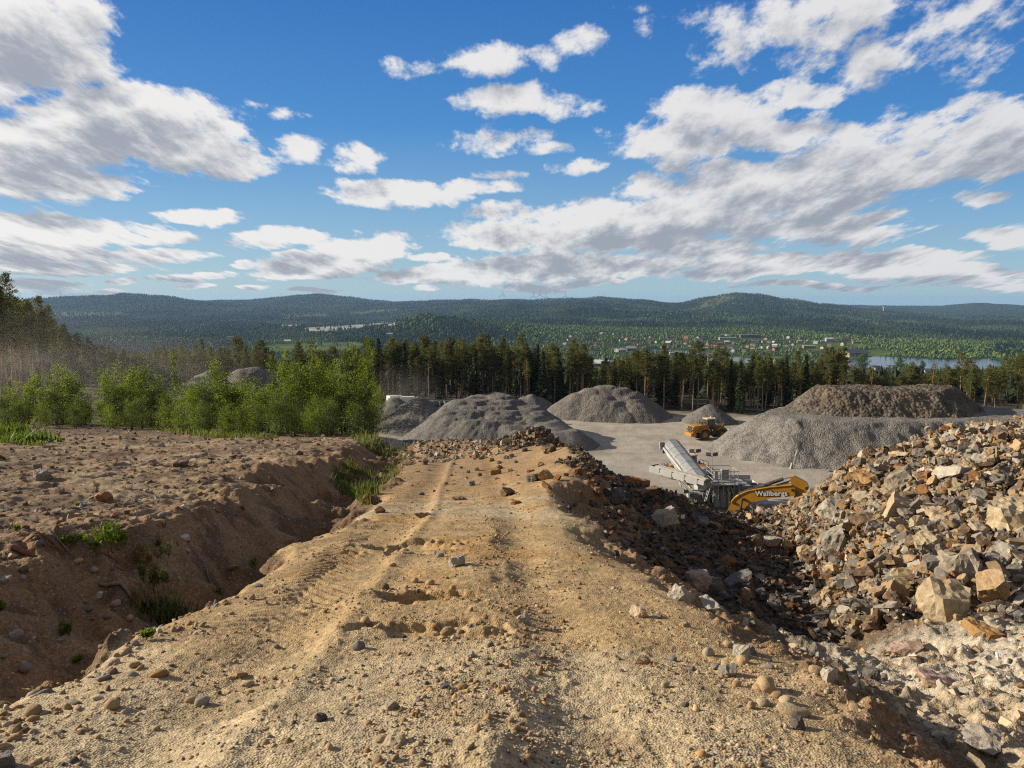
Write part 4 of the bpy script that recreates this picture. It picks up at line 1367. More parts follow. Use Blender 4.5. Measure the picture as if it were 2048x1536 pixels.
# ---- young birches at the end of the bench
BV = [broadleaf(51, 5, 1.5, 5000, .13, M_BIRCH, .03, 4, .3, .12), broadleaf(52, 5, 1.2, 3700, .13, M_BIRCH, .04, 3, .3, .15), broadleaf(53, 5, 1.6, 5400, .13, M_BIRCH_DARK, .02, 5, .35, .10),
      broadleaf(54, 5, .8, 1900, .13, M_BIRCH_DARK, .15, 1, .25, .38), broadleaf(55, 5, 1.4, 4200, .13, M_BIRCH, .03, 4, .35, .14), broadleaf(56, 5, 1.0, 3000, .14, M_BIRCH, .08, 2, .25, .30)]
BN = ['bushy yellow green birch sapling', 'upright yellow green birch sapling', 'dense dark green alder bush', 'thin wispy young birch', 'rounded light green birch sapling', 'airy slender birch sapling']
BP = [tree_proto('birch_sapling', b_) for b_ in BV]
used = set()
SAP = [  # photo column, base row, top row, kind
 (30, 850, 765, 0), (58, 848, 772, 4), (75, 846, 745, 1), (95, 850, 775, 4), (128, 848, 732, 0), (140, 852, 745, 1), (112, 852, 770, 2), (160, 852, 790, 4), (18, 855, 785, 2), (182, 850, 800, 5),
 (212, 850, 742, 1), (235, 852, 760, 2), (252, 850, 728, 0), (270, 852, 735, 1), (300, 853, 730, 4), (318, 856, 752, 0), (340, 856, 785, 4), (205, 856, 800, 5), (285, 858, 790, 2), (352, 846, 708, 3),
 (372, 862, 768, 0), (395, 864, 765, 4), (420, 866, 755, 2), (445, 866, 722, 5), (462, 866, 760, 2), (478, 862, 758, 0), (430, 860, 735, 3), (492, 866, 770, 2),
 (512, 868, 758, 0), (530, 868, 770, 4), (553, 868, 715, 3), (575, 868, 704, 5), (600, 868, 726, 2), (604, 870, 730, 3), (628, 868, 700, 0), (645, 868, 726, 1), (660, 866, 735, 2), (678, 866, 722, 0), (700, 868, 705, 3), (716, 868, 690, 5), (735, 868, 682, 3), (730, 868, 745, 1), (748, 866, 765, 0), (757, 862, 780, 4), (690, 870, 775, 2), (640, 872, 790, 2), (560, 872, 792, 2), (745, 858, 700, 5), (45, 856, 800, 2), (88, 858, 805, 4), (150, 858, 812, 2), (172, 850, 790, 0), (225, 860, 808, 4), (262, 860, 800, 2), (330, 858, 800, 0), (360, 866, 812, 4), (405, 868, 806, 2), (455, 870, 812, 4), (485, 870, 800, 0), (520, 872, 806, 2), (590, 874, 806, 4), (620, 874, 812, 0), (665, 874, 800, 2), (712, 872, 800, 4), (740, 872, 812, 2)]
for px, by, ty, kd in SAP:
    p = hit_base(px, by)
    Y = p[1] + rng.uniform(-.5, 2.5)
    x = float(xr(px, by)) * Y; zb = float(H(x, Y, False)[0])
    ht = float(slope(ty)) * Y - zb
    o = BP[kd] if kd not in used else copy_tree(BP[kd]); used.add(kd)
    o.location = (x, Y, zb); o.rotation_euler = (0, 0, rng.uniform(0, 6.28))
    s = ht / 5.0; ws = s * rng.uniform(.92, 1.22) * (1.22 if ht < 4 else (.66 if ht > 5 else 1))
    o.scale = (ws, ws, s)
    where = 'at the scrub edge' if px < 190 else ('in the second clump' if px < 360 else ('in the middle clump' if px < 500 else 'in the ditch side clump'))
    tag(o, None, 'birch sapling', 'birch saplings along the bench'); later_label(o, ('tall ' if ht > 5 else '') + BN[kd] + ' ' + where, px)


# ---- grass: uncountable
def blades(name, pts, hts, lean, rng, mat, tone=None, wd=.02):
    """one mesh of bent blades standing at pts"""
    n = len(pts)
    a = rng.uniform(0, 6.28, n); l = lean * rng.uniform(.2, 1.2, n) * hts
    d = np.stack([np.cos(a) * l, np.sin(a) * l, np.zeros(n)], 1)
    s = np.stack([-np.sin(a), np.cos(a), np.zeros(n)], 1) * (wd * rng.uniform(.6, 1.3, n))[:, None]
    up = np.zeros((n, 3)); up[:, 2] = hts
    V = np.stack([pts - s, pts + s, pts + d * .35 + up * .6 + s * .7, pts + d * .35 + up * .6 - s * .7, pts + d + up], 1).reshape(-1, 3)
    i = np.arange(n) * 5
    q = np.stack([i, i + 1, i + 2, i + 3], 1); t = np.stack([i + 3, i + 2, i + 4], 1)
    col = np.zeros((n, 3)); col[:, 0] = rng.random(n) if tone is None else tone; col[:, 1] = rng.random(n)
    me = mesh_np(name, V, [q, t], False, np.repeat(col, 5, 0)); me.materials.append(mat)
    return me


def scatter_px(poly, n, rng, fn=hit_base):
    """n points of the ground inside a patch outlined in the photograph"""
    P = np.array(poly); out = []
    lo_, hi_ = P.min(0), P.max(0)
    while len(out) < n:
        q = rng.uniform(lo_, hi_, (400, 2))
        q = q[inpoly(q[:, 0], q[:, 1], poly)]
        out += list(q)
    q = np.array(out[:n])
    sl = slope(q[:, 1]); u = xr(q[:, 0], q[:, 1])
    x = u[:, None] * _YS[None]; y = np.broadcast_to(_YS, x.shape)
    z = np.empty(x.shape)
    for i in range(0, len(q), 200): z[i:i + 200] = Hbase(x[i:i + 200], y[i:i + 200])[0]
    d = sl[:, None] * _YS[None] - z
    k = np.argmax(d <= 0, axis=1); k = np.maximum(k, 1)
    r = np.arange(len(q))
    t = d[r, k - 1] / (d[r, k - 1] - d[r, k] + 1e-9); Y = _YS[k - 1] + t * (_YS[k] - _YS[k - 1])
    return np.stack([u * Y, Y, sl * Y], 1), q


rng = np.random.default_rng(15)
G = []; HT = []
for poly, n, hmin, hmax in (([(0, 845), (200, 848), (350, 856), (480, 866), (700, 872), (775, 868), (790, 860), (760, 850), (480, 852), (200, 838), (0, 832)], 3600, .1, .32),
                            ([(295, 858), (380, 862), (480, 872), (560, 876), (540, 880), (420, 876), (330, 866)], 900, .12, .4),
                            ([(0, 850), (40, 862), (90, 880), (95, 892), (40, 890), (0, 880)], 600, .1, .32),
                            ([(690, 872), (760, 868), (830, 885), (800, 905), (770, 920), (740, 900)], 700, .15, .5)):
    p, q = scatter_px(poly, n, rng)
    p[:, 2] = H(p[:, 0], p[:, 1], True) - .02
    G.append(p); HT.append(rng.uniform(hmin, hmax, n))
o = add_obj('grass', blades('grass', np.concatenate(G), np.concatenate(HT), .45, rng, M_GRASS, wd=.03))
tag(o, 'rough yellow green grass at the foot of the birch saplings', 'grass', kind='stuff')
G = []; HT = []
for poly, n, hmin, hmax in (([(650, 940), (700, 930), (760, 945), (790, 925), (830, 905), (800, 935), (760, 985), (735, 1025), (700, 1000), (660, 965)], 2600, .10, .32),
                            ([(760, 960), (800, 920), (830, 905), (822, 920), (790, 960), (765, 985)], 500, .08, .2)):
    p, q = scatter_px(poly, n, rng)
    cl = fbm(p[:, 0] / .7, p[:, 1] / .9, 2, 401) > -.15
    p = p[cl]
    p[:, 2] = H(p[:, 0], p[:, 1], True) - .02
    G.append(p); HT.append(rng.uniform(hmin, hmax, len(p)))
o = add_obj('ditch_grass', blades('ditch_grass', np.concatenate(G), np.concatenate(HT), .4, rng, M_GRASS, wd=.014))
tag(o, 'short green grass growing in the wet ditch bed', 'grass', kind='stuff')


def herb(name, px, py, hpx, nst, label, mat=M_WEED, spread=.5, leafl=.045, cat='weed'):
    """leafy upright stems with narrow leaves"""
    p = hit(px, py); t_ = math.hypot(p[1], p[2]); h = hpx / F * t_
    rng = np.random.default_rng(int(px * 7 + py))
    st = MB(); C = []; Dr = []; tone = []
    for k in range(nst):
        ox, oy = rng.normal(size=2) * spread * h * .5; hh = h * rng.uniform(.55, 1.05)
        ln = rng.normal(size=2) * .18 * hh
        st.tube((ox, oy, -.05), (ox + ln[0], oy + ln[1], hh), .0035, .002, 4, False)
        m_ = int(60)
        u = rng.uniform(.25, 1.0, m_); a = rng.uniform(0, 6.28, m_)
        C.append(np.stack([ox + ln[0] * u + np.cos(a) * leafl * .45, oy + ln[1] * u + np.sin(a) * leafl * .45, hh * u + .02], 1))
        Dr.append(np.stack([np.cos(a), np.sin(a), rng.uniform(.5, 1.7, m_)], 1)); tone.append(np.clip(u * .8 + rng.normal(size=m_) * .15, 0, 1))
    C = np.concatenate(C); V, Fc = rhombs(C, np.concatenate(Dr), rng.uniform(.7, 1.2, len(C)) * leafl, leafl * .22, rng)
    root = empty(name, (p[0], p[1], zn(p[0], p[1])), 0, label, cat, 'weeds on the bench and ditch bank')
    st.build('stem', M_WEED2, root)
    me = foliage('leaves', V, Fc, np.concatenate(tone), rng); me.materials.append(mat)
    add_obj('leaves', me, None, root)
    return root


M_WEED2 = plain('weed_stems', (.12, .11, .05), .8)
herb('fireweed', 215, 1092, 44, 16, 'bright green clump of fireweed at the rim of the near bank', spread=.6)
herb('fireweed', 250, 1090, 32, 5, 'small fireweed beside the bright green clump', spread=.5)
herb('fireweed', 153, 1092, 26, 4, 'little fireweed among the tangled roots', spread=.5)
herb('fireweed', 130, 1092, 18, 2, 'tiny fireweed at the end of the tangled roots', spread=.4)
herb('fireweed', 195, 1106, 20, 3, 'low fireweed just below the bright green clump', spread=.5)
herb('fireweed', 33, 1072, 20, 2, 'lone seedling on the stony bench above the roots', spread=.4)
herb('fireweed', 330, 1128, 42, 2, 'single tall fireweed stalk on the bare sandy bank', spread=.25)
herb('fireweed', 318, 1096, 20, 2, 'small seedling above the tall fireweed stalk', spread=.3)
herb('fireweed', 513, 1142, 26, 3, 'small weed on the track edge over the ditch', spread=.4)
herb('fireweed', 132, 1275, 30, 4, 'green weed on the dark lower bank', spread=.4)
herb('fireweed', 160, 1330, 14, 3, 'tiny weed at the track edge above the ditch shadow', spread=.4)
herb('fireweed', 290, 1280, 14, 3, 'tiny green sprout beside the wet ditch bottom', spread=.4)
herb('fireweed', 2, 1220, 18, 3, 'green sprout at the very end of the near bank', spread=.4)
herb('fireweed', 155, 1015, 12, 2, 'pale sprout on the sandy bench beside a white stone', spread=.4)
herb('wormwood', 285, 1128, 36, 9, 'rusty brown dried weed hanging over the bank', M_DRY, .9, .05)
herb('wormwood', 300, 1175, 40, 10, 'olive withered weed on the bank below the rusty one', M_GRASS, .8, .05)


def _joined(me):
    return me


def tuft(px, py, hpx, n, label, mat=M_GRASS, wd=.008, lean=.7, rad=.25):
    p = hit(px, py); t_ = math.hypot(p[1], p[2]); h = hpx / F * t_
    rng = np.random.default_rng(int(px * 3 + py))
    q = rng.normal(size=(n, 3)) * rad * h; q[:, 2] = -.03
    o = add_obj('grass_tuft', blades('grass_tuft', q, rng.uniform(.45, 1.1, n) * h, lean, rng, mat, wd=wd), None, None, (p[0], p[1], zn(p[0], p[1])))
    return tag(o, label, 'grass tuft', 'grass tufts of the ditch')


tuft(322, 1238, 38, 260, 'dark green grass tuft deep in the near ditch', rad=.7)
tuft(350, 1226, 46, 40, 'tuft of long arching green blades beside the near ditch edge', lean=1.1, wd=.012)
tuft(290, 1214, 24, 160, 'low mossy grass tuft behind the arching blades', rad=.8)
tuft(438, 1185, 18, 40, 'little grass tuft by the whitish stones of the ditch')
tuft(270, 1195, 30, 120, 'brownish grass tuft under the withered weed', M_DRY, rad=.8)
for i, (px, py, hp, nn, lb) in enumerate(((795, 868, 16, 60, 'yellow bush of weeds on the ditch shoulder under the birches'), (822, 860, 22, 120, 'scrubby yellow green tuft before the grey gravel cone'), (800, 858, 26, 140, 'leafy pale tuft beside the last birch'), (55, 885, 26, 220, 'sprawling green mat on the far edge of the bench'), (15, 872, 30, 220, 'leafy green mound at the edge of the scrub'))):
    tuft(px, py, hp, nn, lb, M_WEED if i < 3 else M_BIRCH_DARK, .05, .8, .9)
# ------------------------------------------------------------------ the far woods: nobody could count these trees
def ico(sub):
    bm = bmesh.new(); bmesh.ops.create_icosphere(bm, subdivisions=sub, radius=1)
    V = np.array([v.co[:] for v in bm.verts]); Fc = np.array([[v.index for v in f.verts] for f in bm.faces]); bm.free()
    return V, Fc


ICO1, ICOF1 = ico(1); ICO2, ICOF2 = ico(2); ICO3, ICOF3 = ico(3)


def conifer_template():
    V = []; Fc = []
    for z0, r, z1 in ((.10, .25, .62), (.36, .20, .82), (.60, .13, 1.0)):
        b0 = len(V)
        for i in range(6):
            a = i * math.pi / 3 + z0 * 5
            V.append((math.cos(a) * r, math.sin(a) * r, z0 + (.05 if i % 2 else -.03)))
        V.append((0, 0, z1))
        for i in range(6): Fc.append((b0 + i, b0 + (i + 1) % 6, b0 + 6))
    return np.array(V), np.array(Fc)


CONV, CONF = conifer_template()
DEC = ICO1.copy(); DEC = np.stack([DEC[:, 0] * .36, DEC[:, 1] * .36, .55 + DEC[:, 2] * .46], 1); DECF = ICOF1


def stand(P, h, wdt, kind, col, rng, jit=.05):
    """merge trees: P (n,3), h (n), wdt (n), kind 0 conifer / 1 leafy -> V, F, C"""
    out = []
    base = 0
    Vs = []; Fs = []; Cs = []
    for k, (TV, TF) in enumerate(((CONV, CONF), (DEC, DECF))):
        m = kind == k
        n = int(m.sum())
        if not n: continue
        j = 1 + rng.normal(size=(n, len(TV), 1)) * (.14 if k == 0 else .16)
        a = rng.uniform(0, 6.28, n); ca, sa = np.cos(a)[:, None], np.sin(a)[:, None]
        T = TV[None] * np.concatenate([j, j, 1 + (j - 1) * .45], 2)
        x = (T[..., 0] * ca - T[..., 1] * sa) * (h * wdt)[m][:, None]; y = (T[..., 0] * sa + T[..., 1] * ca) * (h * wdt)[m][:, None]
        z = T[..., 2] * h[m][:, None]
        V = np.stack([x, y, z], -1) + P[m][:, None, :]
        Fc = TF[None] + (np.arange(n) * len(TV))[:, None, None] + base
        c = col[m][:, None, :] * (1 + rng.normal(size=(n, len(TV), 1)) * .12)
        Vs.append(V.reshape(-1, 3)); Fs.append(Fc.reshape(-1, 3)); Cs.append(c.reshape(-1, 3)); base += n * len(TV)
    return np.concatenate(Vs), np.concatenate(Fs), np.clip(np.concatenate(Cs), .004, .5)


m, nt, b = new_mat('far_foliage')
att = N(nt, 'ShaderNodeVertexColor', layer_name='Col')
geo = N(nt, 'ShaderNodeNewGeometry')
n1 = noise_out(nt, geo.outputs['Position'], .45, 3, .6)
f = rampf(nt, n1, .3, .7, .6, 1.4); cc = N(nt, 'ShaderNodeCombineColor')
for i in range(3): nt.links.new(f, cc.inputs[i])
nt.links.new(mixc(nt, 1.0, att.outputs[0], cc.outputs[0], 'MULTIPLY'), b.inputs['Base Color'])
b.inputs['Roughness'].default_value = .9; b.inputs['Specular IOR Level'].default_value = .1
M_FARFOL = m

SPRUCE_C = np.array((.022, .038, .017)); PINE_C = np.array((.045, .066, .024)); BIRCH_C = np.array((.115, .165, .036)); YOUNG_C = np.array((.105, .152, .040)); DULL_C = np.array((.075, .072, .045))
HOUSE_PX = []      # filled by the village first
rng = np.random.default_rng(77)
AMAX = math.radians(37.5)


def wood(name, y0, y1, cell, hmin, hmax, label, lim=None, town=True, seed=1, density=1.0):
    """trees on a jittered grid over the sector between forward distances y0 and y1"""
    rng = np.random.default_rng(seed)
    n = int(.5 * 2 * AMAX * (y1 * y1 - y0 * y0) / (cell * cell) * density)
    r = np.sqrt(rng.uniform(y0 * y0, y1 * y1, n)); a = rng.uniform(-AMAX, AMAX, n)
    x = r * np.sin(a); y = r * np.cos(a)
    z = Hfar(x, y)
    lc = land_class(x, y, z)
    px, py = to_px(x, y, z)
    keep = np.ones(n, bool)
    keep &= lc != 4
    keep &= ~((lc == 1) & (rng.random(n) > .05))
    keep &= ~((lc == 2) & (rng.random(n) > .05))
    keep &= ~((lc == 3) & (rng.random(n) > .30))
    # stands of different age and kind
    st = fbm(x / 430, y / 520, 3, 501); st2 = fbm(x / 190 + 8, y / 260, 3, 503); st3 = fbm(x / 60, y / 60, 2, 505)
    vil = (px > 990) & (px < 1990) & (y > 1250) & (y < 2950) & town
    vil_w = vil * sstep(990, 1120, px)
    keep &= ~((vil_w * .20 > rng.random(n)))
    for hx_, hy_, hr in HOUSE_PX:
        # a house keeps its plot and the view of its front open
        d1 = np.abs(px - hx_) < hr * 1.05; d2 = (py > hy_ - 1.0) & (py < hy_ + 6.5)
        keep &= ~(d1 & d2)
    for poly in (LAKE, RIVER):
        P_ = np.array(poly)
        # keep crowns from hiding the water just behind them
        keep &= ~(inpoly(px, py - 5.0, poly) & (lc != 4) & (rng.random(n) < .8))
    # shore
    x, y, z, px, py, st, st2, st3, vil_w, lc = [q[keep] for q in (x, y, z, px, py, st, st2, st3, vil_w, lc)]
    n = len(x)
    bir = sstep(.05, .55, st2 + .5 * st3) * .42 + vil_w * .52
    nearshore = (inpoly(px, py + 4, LAKE) | inpoly(px, py + 4, RIVER))
    bir = np.where(nearshore, .85, bir)
    kind = (rng.random(n) < bir).astype(int)
    young = sstep(.15, .45, st) * (1 - vil_w)
    col = np.where((st < -.05)[:, None], SPRUCE_C, PINE_C)
    col = col + (YOUNG_C - col) * (young * .85)[:, None]
    col = np.where((kind == 1)[:, None], BIRCH_C * (1 - .25 * (1 - vil_w))[:, None], col)
    dull = (rng.random(n) < .035)
    col = np.where(dull[:, None], DULL_C, col)
    big = fbm(x / 1100 + 3, y / 700, 3, 507)  # broad light and dark patches in tree colour, standing in for cloud shadows
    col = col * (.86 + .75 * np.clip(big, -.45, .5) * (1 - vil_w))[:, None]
    col = col * (.84 if y0 > 2900 else 1.0) * np.exp(rng.normal(size=(n, 1)) * (.14 if y0 > 2900 else .20))
    h = rng.uniform(hmin, hmax, n) * (1 - .4 * young) * np.where(kind == 1, .85, 1) * (1 - .3 * vil_w)
    wdt = rng.uniform(.75, 1.2, n) * np.where(kind == 1, 1.0, .85 + .25 * young)
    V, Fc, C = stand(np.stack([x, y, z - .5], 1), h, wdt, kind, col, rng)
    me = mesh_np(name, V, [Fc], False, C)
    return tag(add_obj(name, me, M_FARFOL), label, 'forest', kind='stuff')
# ------------------------------------------------------------------ the village in the valley, wind turbines, mast
WALLC = {'white': (.38, .375, .36), 'red': (.16, .05, .04), 'yellow': (.40, .30, .13), 'grey': (.30, .30, .30), 'cream': (.46, .40, .30), 'brown': (.16, .10, .07), 'orange': (.34, .15, .07)}
ROOFC = {'dark': (.055, .055, .06), 'tile': (.30, .10, .05), 'grey': (.26, .27, .28), 'pale': (.50, .51, .52), 'brown': (.12, .085, .065)}
WM = {k: plain('wall_paint_' + k, c, .85, .12, .5) for k, c in WALLC.items()}
RM = {k: plain('roofing_' + k, c, .7, .15, .4) for k, c in ROOFC.items()}
M_PANE = plain('dark_window', (.03, .035, .045), .15, .1, 1, spec=.6)
HP = {}


def house_mesh(wall, roof, kind):
    """unit house: 10 wide (x), 7.5 deep, about 6.3 tall with gable roof, windows and door as parts"""
    key = (wall, roof, kind)
    if key in HP: return HP[key], True
    if kind == 'flat':
        a = MB().box((0, 0, 1.6), (10, 7.5, 4.2))
        r = MB().box((0, 0, 3.9), (10.5, 8, .35)); w_ = MB()
        for i in range(7): w_.box((-4.2 + i * 1.4, -3.78, 2.1), (.9, .08, 1.2))
    else:
        hw = 3.2 if kind == 'low' else 4.4
        a = MB().prism([(-3.75, -.6), (3.75, -.6), (3.75, hw), (0, hw + 2.3), (-3.75, hw)], -5, 5, 'yz')
        r = MB()
        for sg in (-1, 1):
            r.raw([(-5.5, sg * 4.3, hw - .28), (5.5, sg * 4.3, hw - .28), (5.5, 0, hw + 2.42), (-5.5, 0, hw + 2.42), (-5.5, sg * 4.3, hw - .02), (5.5, sg * 4.3, hw - .02), (5.5, 0, hw + 2.70), (-5.5, 0, hw + 2.70)],
                  [(0, 1, 2, 3), (4, 7, 6, 5), (0, 4, 5, 1), (1, 5, 6, 2), (2, 6, 7, 3), (3, 7, 4, 0)])
        w_ = MB()
        for i in (-3.2, -.9, 1.2, 3.4):
            w_.box((i, -3.79, 1.7), (1.0, .08, 1.2))
            if kind != 'low': w_.box((i, -3.79, 3.6), (1.0, .08, 1.0))
        for j in (-1.6, 1.6): w_.box((-5.04, j, 1.7), (.08, 1.0, 1.2))
        r.box((1.8, .6, hw + 2.7), (.6, .6, 1.2))
    o = a.build('house', WM[wall])
    r.build('roof', RM[roof], o); w_.build('windows_row', M_PANE, o)
    for ch in o.children:
        if ch.name.startswith('windows_row'): ch.name = 'window_panes'
    HP[key] = o
    return o, False


def put_house(px, py, wpx, wall, roof, kind='high', rz=0, dep=1.0, hgt=1.0, label=None, cat='house', group='houses of the village', name=None):
    p = hit_far(px, py)
    if p is None: return None
    x, Y, z = p
    w_ = wpx * Y / F
    o, used_ = house_mesh(wall, roof, kind)
    if used_: o = copy_tree(o)
    o.location = (x, Y, z + .1); o.rotation_euler = (0, 0, rz)
    s = w_ / 10.0; o.scale = (s, s * dep, s * hgt)
    if name: o.name = name
    tag(o, None, cat, group)
    HOUSE_PX.append((px, py, wpx * .62 + 1))
    if label: o['label'] = label
    else:
        where = ('by the river bend' if 1290 < px < 1420 and py > 692 else 'on the far slope of the village' if py < 676 else 'near the church' if 1405 < px < 1480 and py > 690 else
                 'in the middle of the village' if px < 1520 and py < 694 else 'towards the sports hall' if px > 1600 else 'on the meadow side of the village' if py >= 694 else 'in the outer village')
        later_label(o, f'{"low " if kind == "low" else ""}{wall} house with {roof} roof {where}', px)
    return o


# buildings one can tell apart
put_house(1203, 733, 27, 'red', 'pale', 'low', R(-18), 1.5, .85, 'long red barn with pale metal roof in the meadow beyond the pines', 'barn', None, 'barn')
put_house(1222, 727, 10, 'yellow', 'grey', 'low', 0, 1, 1, 'small yellow shed beside the long red barn', 'shed', None, 'shed')
put_house(1186, 707, 14, 'white', 'dark', 'high', R(70), 1, 1, 'white gabled house in the trees above the red barn', 'house')
put_house(1440, 723, 34, 'white', 'grey', 'flat', R(8), .5, .62, 'long white hall with a squat tower by the river', 'hall', None, 'hall')
put_house(1420, 722, 9, 'white', 'grey', 'flat', 0, 1, 3.2, 'squat white tower at the end of the long white hall', 'tower', None, 'tower')
put_house(1705, 713, 42, 'cream', 'dark', 'low', R(12), 1.2, .62, 'large cream sports hall with dark roof beside the lake', 'sports hall', None, 'sports_hall')
put_house(1678, 711, 13, 'cream', 'dark', 'low', R(80), 1.3, 1.1, 'cream gable wing in front of the large sports hall', 'hall', None, 'hall')
put_house(1618, 697, 24, 'orange', 'pale', 'flat', 0, .5, .55, 'flat roofed brick school with pale roof band', 'school', None, 'school')
put_house(1500, 676, 40, 'brown', 'grey', 'flat', 0, .3, .4, 'long dark factory low on the wooded slope', 'factory', None, 'factory')
put_house(1455, 680, 34, 'white', 'pale', 'flat', 0, .3, .35, 'long white low building before the dark factory', 'building', None, 'long_building')
put_house(1692, 750, 20, 'red', 'grey', 'low', R(-10), 1.2, 1.1, 'red farm building with grey roof below the lake', 'farm building', None, 'farm_building')
put_house(1751, 742, 18, 'white', 'dark', 'high', R(25), 1.1, .8, 'white villa with black roof at the lake shore', 'villa', None, 'villa')
put_house(1779, 744, 12, 'brown', 'dark', 'low', 0, 1, .9, 'brown cabin with black roof beside the white villa', 'cabin', None, 'cabin')
put_house(1859, 749, 18, 'grey', 'dark', 'high', R(-20), 1.1, .9, 'dark roofed grey house among trees on the near lake shore', 'house')
put_house(1836, 750, 11, 'white', 'pale', 'low', 0, 1, .8, 'low white house with pale roof beside the grey lake house', 'house')
put_house(1588, 737, 16, 'brown', 'pale', 'flat', 0, .8, 1.0, 'brown kiosk with flat pale roof in the near meadow', 'kiosk', None, 'kiosk')
put_house(1560, 726, 22, 'grey', 'dark', 'low', 0, 1, .7, 'dark grey boathouse by the river mouth', 'boathouse', None, 'boathouse')
put_house(1640, 735, 14, 'red', 'tile', 'low', R(15), 1, .9, 'small red cottage with tiled roof before the lake', 'cottage', None, 'cottage')
put_house(1712, 687, 14, 'orange', 'grey', 'flat', 0, .6, .7, 'orange brick house at the far end of the lake woods', 'house')
put_house(1658, 683, 14, 'white', 'pale', 'high', 0, .8, .8, 'white house high in the woods over the sports hall', 'house')
put_house(1352, 709, 26, 'white', 'pale', 'flat', 0, .5, .4, 'long white workshop on the river bank', 'workshop', None, 'workshop')
put_house(1240, 704, 18, 'grey', 'pale', 'low', R(30), 1, .7, 'grey barn with pale roof west of the river', 'barn', None, 'barn')
put_house(1262, 701, 18, 'brown', 'grey', 'low', 0, 1, .8, 'brown barn close to the grey barn west of the river', 'barn', None, 'barn')
put_house(576, 685, 12, 'white', 'pale', 'low', 0, 1, .8, 'lone white farmhouse at the edge of the left meadow', 'farmhouse', None, 'farmhouse')
put_house(465, 677, 20, 'white', 'grey', 'flat', 0, .5, .5, 'white farm hall under the dark left hill', 'farm hall', None, 'farm_hall')
put_house(780, 671, 12, 'white', 'grey', 'low', 0, 1, .7, 'small white house under the wooded knoll', 'house')
rng = np.random.default_rng(99)
wk = list(WALLC); pr = np.array([.36, .22, .13, .07, .14, .03, .05]); rk = list(ROOFC); rp = np.array([.30, .30, .18, .10, .12])
spots = []
tries = 0
while len(spots) < 78 and tries < 6000:
    tries += 1
    px = rng.triangular(1080, 1480, 1720); py = rng.triangular(668, 690, 708)
    if py > 698 + (px - 1300) * .03 and px < 1420: continue
    q = np.array([px]), np.array([py])
    if any(inpoly(q[0], q[1], p_)[0] for p_ in (LAKE, RIVER)): continue
    if any(abs(px - a) < 7 and abs(py - b_) < 2.2 for a, b_ in spots): continue
    if any(abs(px - a) < r_ + 4 and abs(py - b_) < 5 for a, b_, r_ in HOUSE_PX): continue
    spots.append((px, py))
    wall = wk[rng.choice(7, p=pr)]; roof = rk[rng.choice(5, p=rp / rp.sum())]
    put_house(px, py, rng.uniform(7.5, 12.5) * (1 - (708 - py) / 130), wall, roof, 'low' if rng.random() < .35 else 'high', rng.uniform(-.9, .9) + (math.pi / 2 if rng.random() < .3 else 0), rng.uniform(.85, 1.2), rng.uniform(.8, 1.0))

# single big trees near the water
DECT = tree_proto('leafy_tree', broadleaf(61, 12., 5.0, 5200, .62, M_BIRCH_DARK, .10, 2, .4, .08, 1.1))
for i, (px, py, hpx, wf, lb) in enumerate(((1725, 744, 36, 1.05, 'big round dark green tree standing at the lake shore'), (1798, 741, 26, 1.0, 'dark brownish tree between the lake and the cabins'), (1844, 742, 20, .8, 'smaller leafy tree beside the lake, before the water'),
                                           (1572, 730, 22, 1.25, 'broad light green tree in the near meadow'), (1812, 750, 22, .9, 'bright leafy tree among the lake cabins'), (1560, 741, 18, .9, 'rounded pale tree left of the brown kiosk'))):
    p = hit_far(px, py)
    o = DECT if i == 0 else copy_tree(DECT)
    o.location = p; s = hpx * p[1] / F / 12.; o.scale = (s * wf, s * wf, s); o.rotation_euler = (0, 0, i * 1.3)
    tag(o, lb, 'tree', 'single trees of the valley')

# wind turbines on the skyline
M_WT = plain('turbine_white', (.62, .62, .62), .5, .03)


def turbine():
    root = empty('wind_turbine')
    MB().tube((0, 0, -20), (0, 0, 92), 3.4, 2.2, 12).build('tower', M_WT, root, True)
    MB().box((0, .8, 93.5), (3.6, 10, 3.8), ch=.7).tube((0, -4.4, 93.5), (0, -6.6, 93.5), 1.5, .6, 10).build('nacelle', M_WT, root)
    for k in range(3):
        m_ = MB()
        m_.raw([(-1.4, -5.8, 0), (2.9, -5.8, 8), (1.0, -5.4, 50), (-.5, -5.4, 50), (-1.4, -4.7, 0), (2.7, -4.7, 8), (.9, -5.0, 50), (-.5, -5.0, 50)], [(0, 1, 2, 3), (7, 6, 5, 4), (0, 4, 5, 1), (1, 5, 6, 2), (2, 6, 7, 3), (3, 7, 4, 0)])
        m_.build('blade', M_WT, root, False, (0, 0, 93.5), (0, R(120 * k), 0))
    return root


WT = turbine()
for i, (px, top, rot) in enumerate(((1006, 584, 10), (1067, 587, 35), (1080, 585, 0), (1092, 588, 50), (1130.5, 587, 75), (1207, 587, 20), (1358, 600, 60))):
    Y = 7300. if i < 6 else 9000.
    x = float(xr(px, top)) * Y
    o = WT if i == 0 else copy_tree(WT)
    ztop = float(slope(top)) * Y
    s = 1.0 if i < 5 else .8
    o.location = (x, Y, ztop - 118 * s); o.rotation_euler = (0, 0, R(-8 + i * 3)); o.scale = (s, s, s)
    for ch in o.children:
        if ch.name.startswith('blade'): pass
    lb = ['lone white wind turbine on the skyline above the wooded knoll', 'first of the close trio of wind turbines', 'middle one of the close trio of wind turbines', 'last of the close trio of wind turbines', 'wind turbine standing alone before the low round hill', 'wind turbine half sunk behind the low round hill', 'tiny wind turbine in the saddle before the cleared hill'][i]
    tag(o, lb, 'wind turbine', 'wind turbines on the skyline')
p = hit_far(121, 600)
Y = 5900.; x = float(xr(121, 590)) * Y; zt = float(slope(581)) * Y
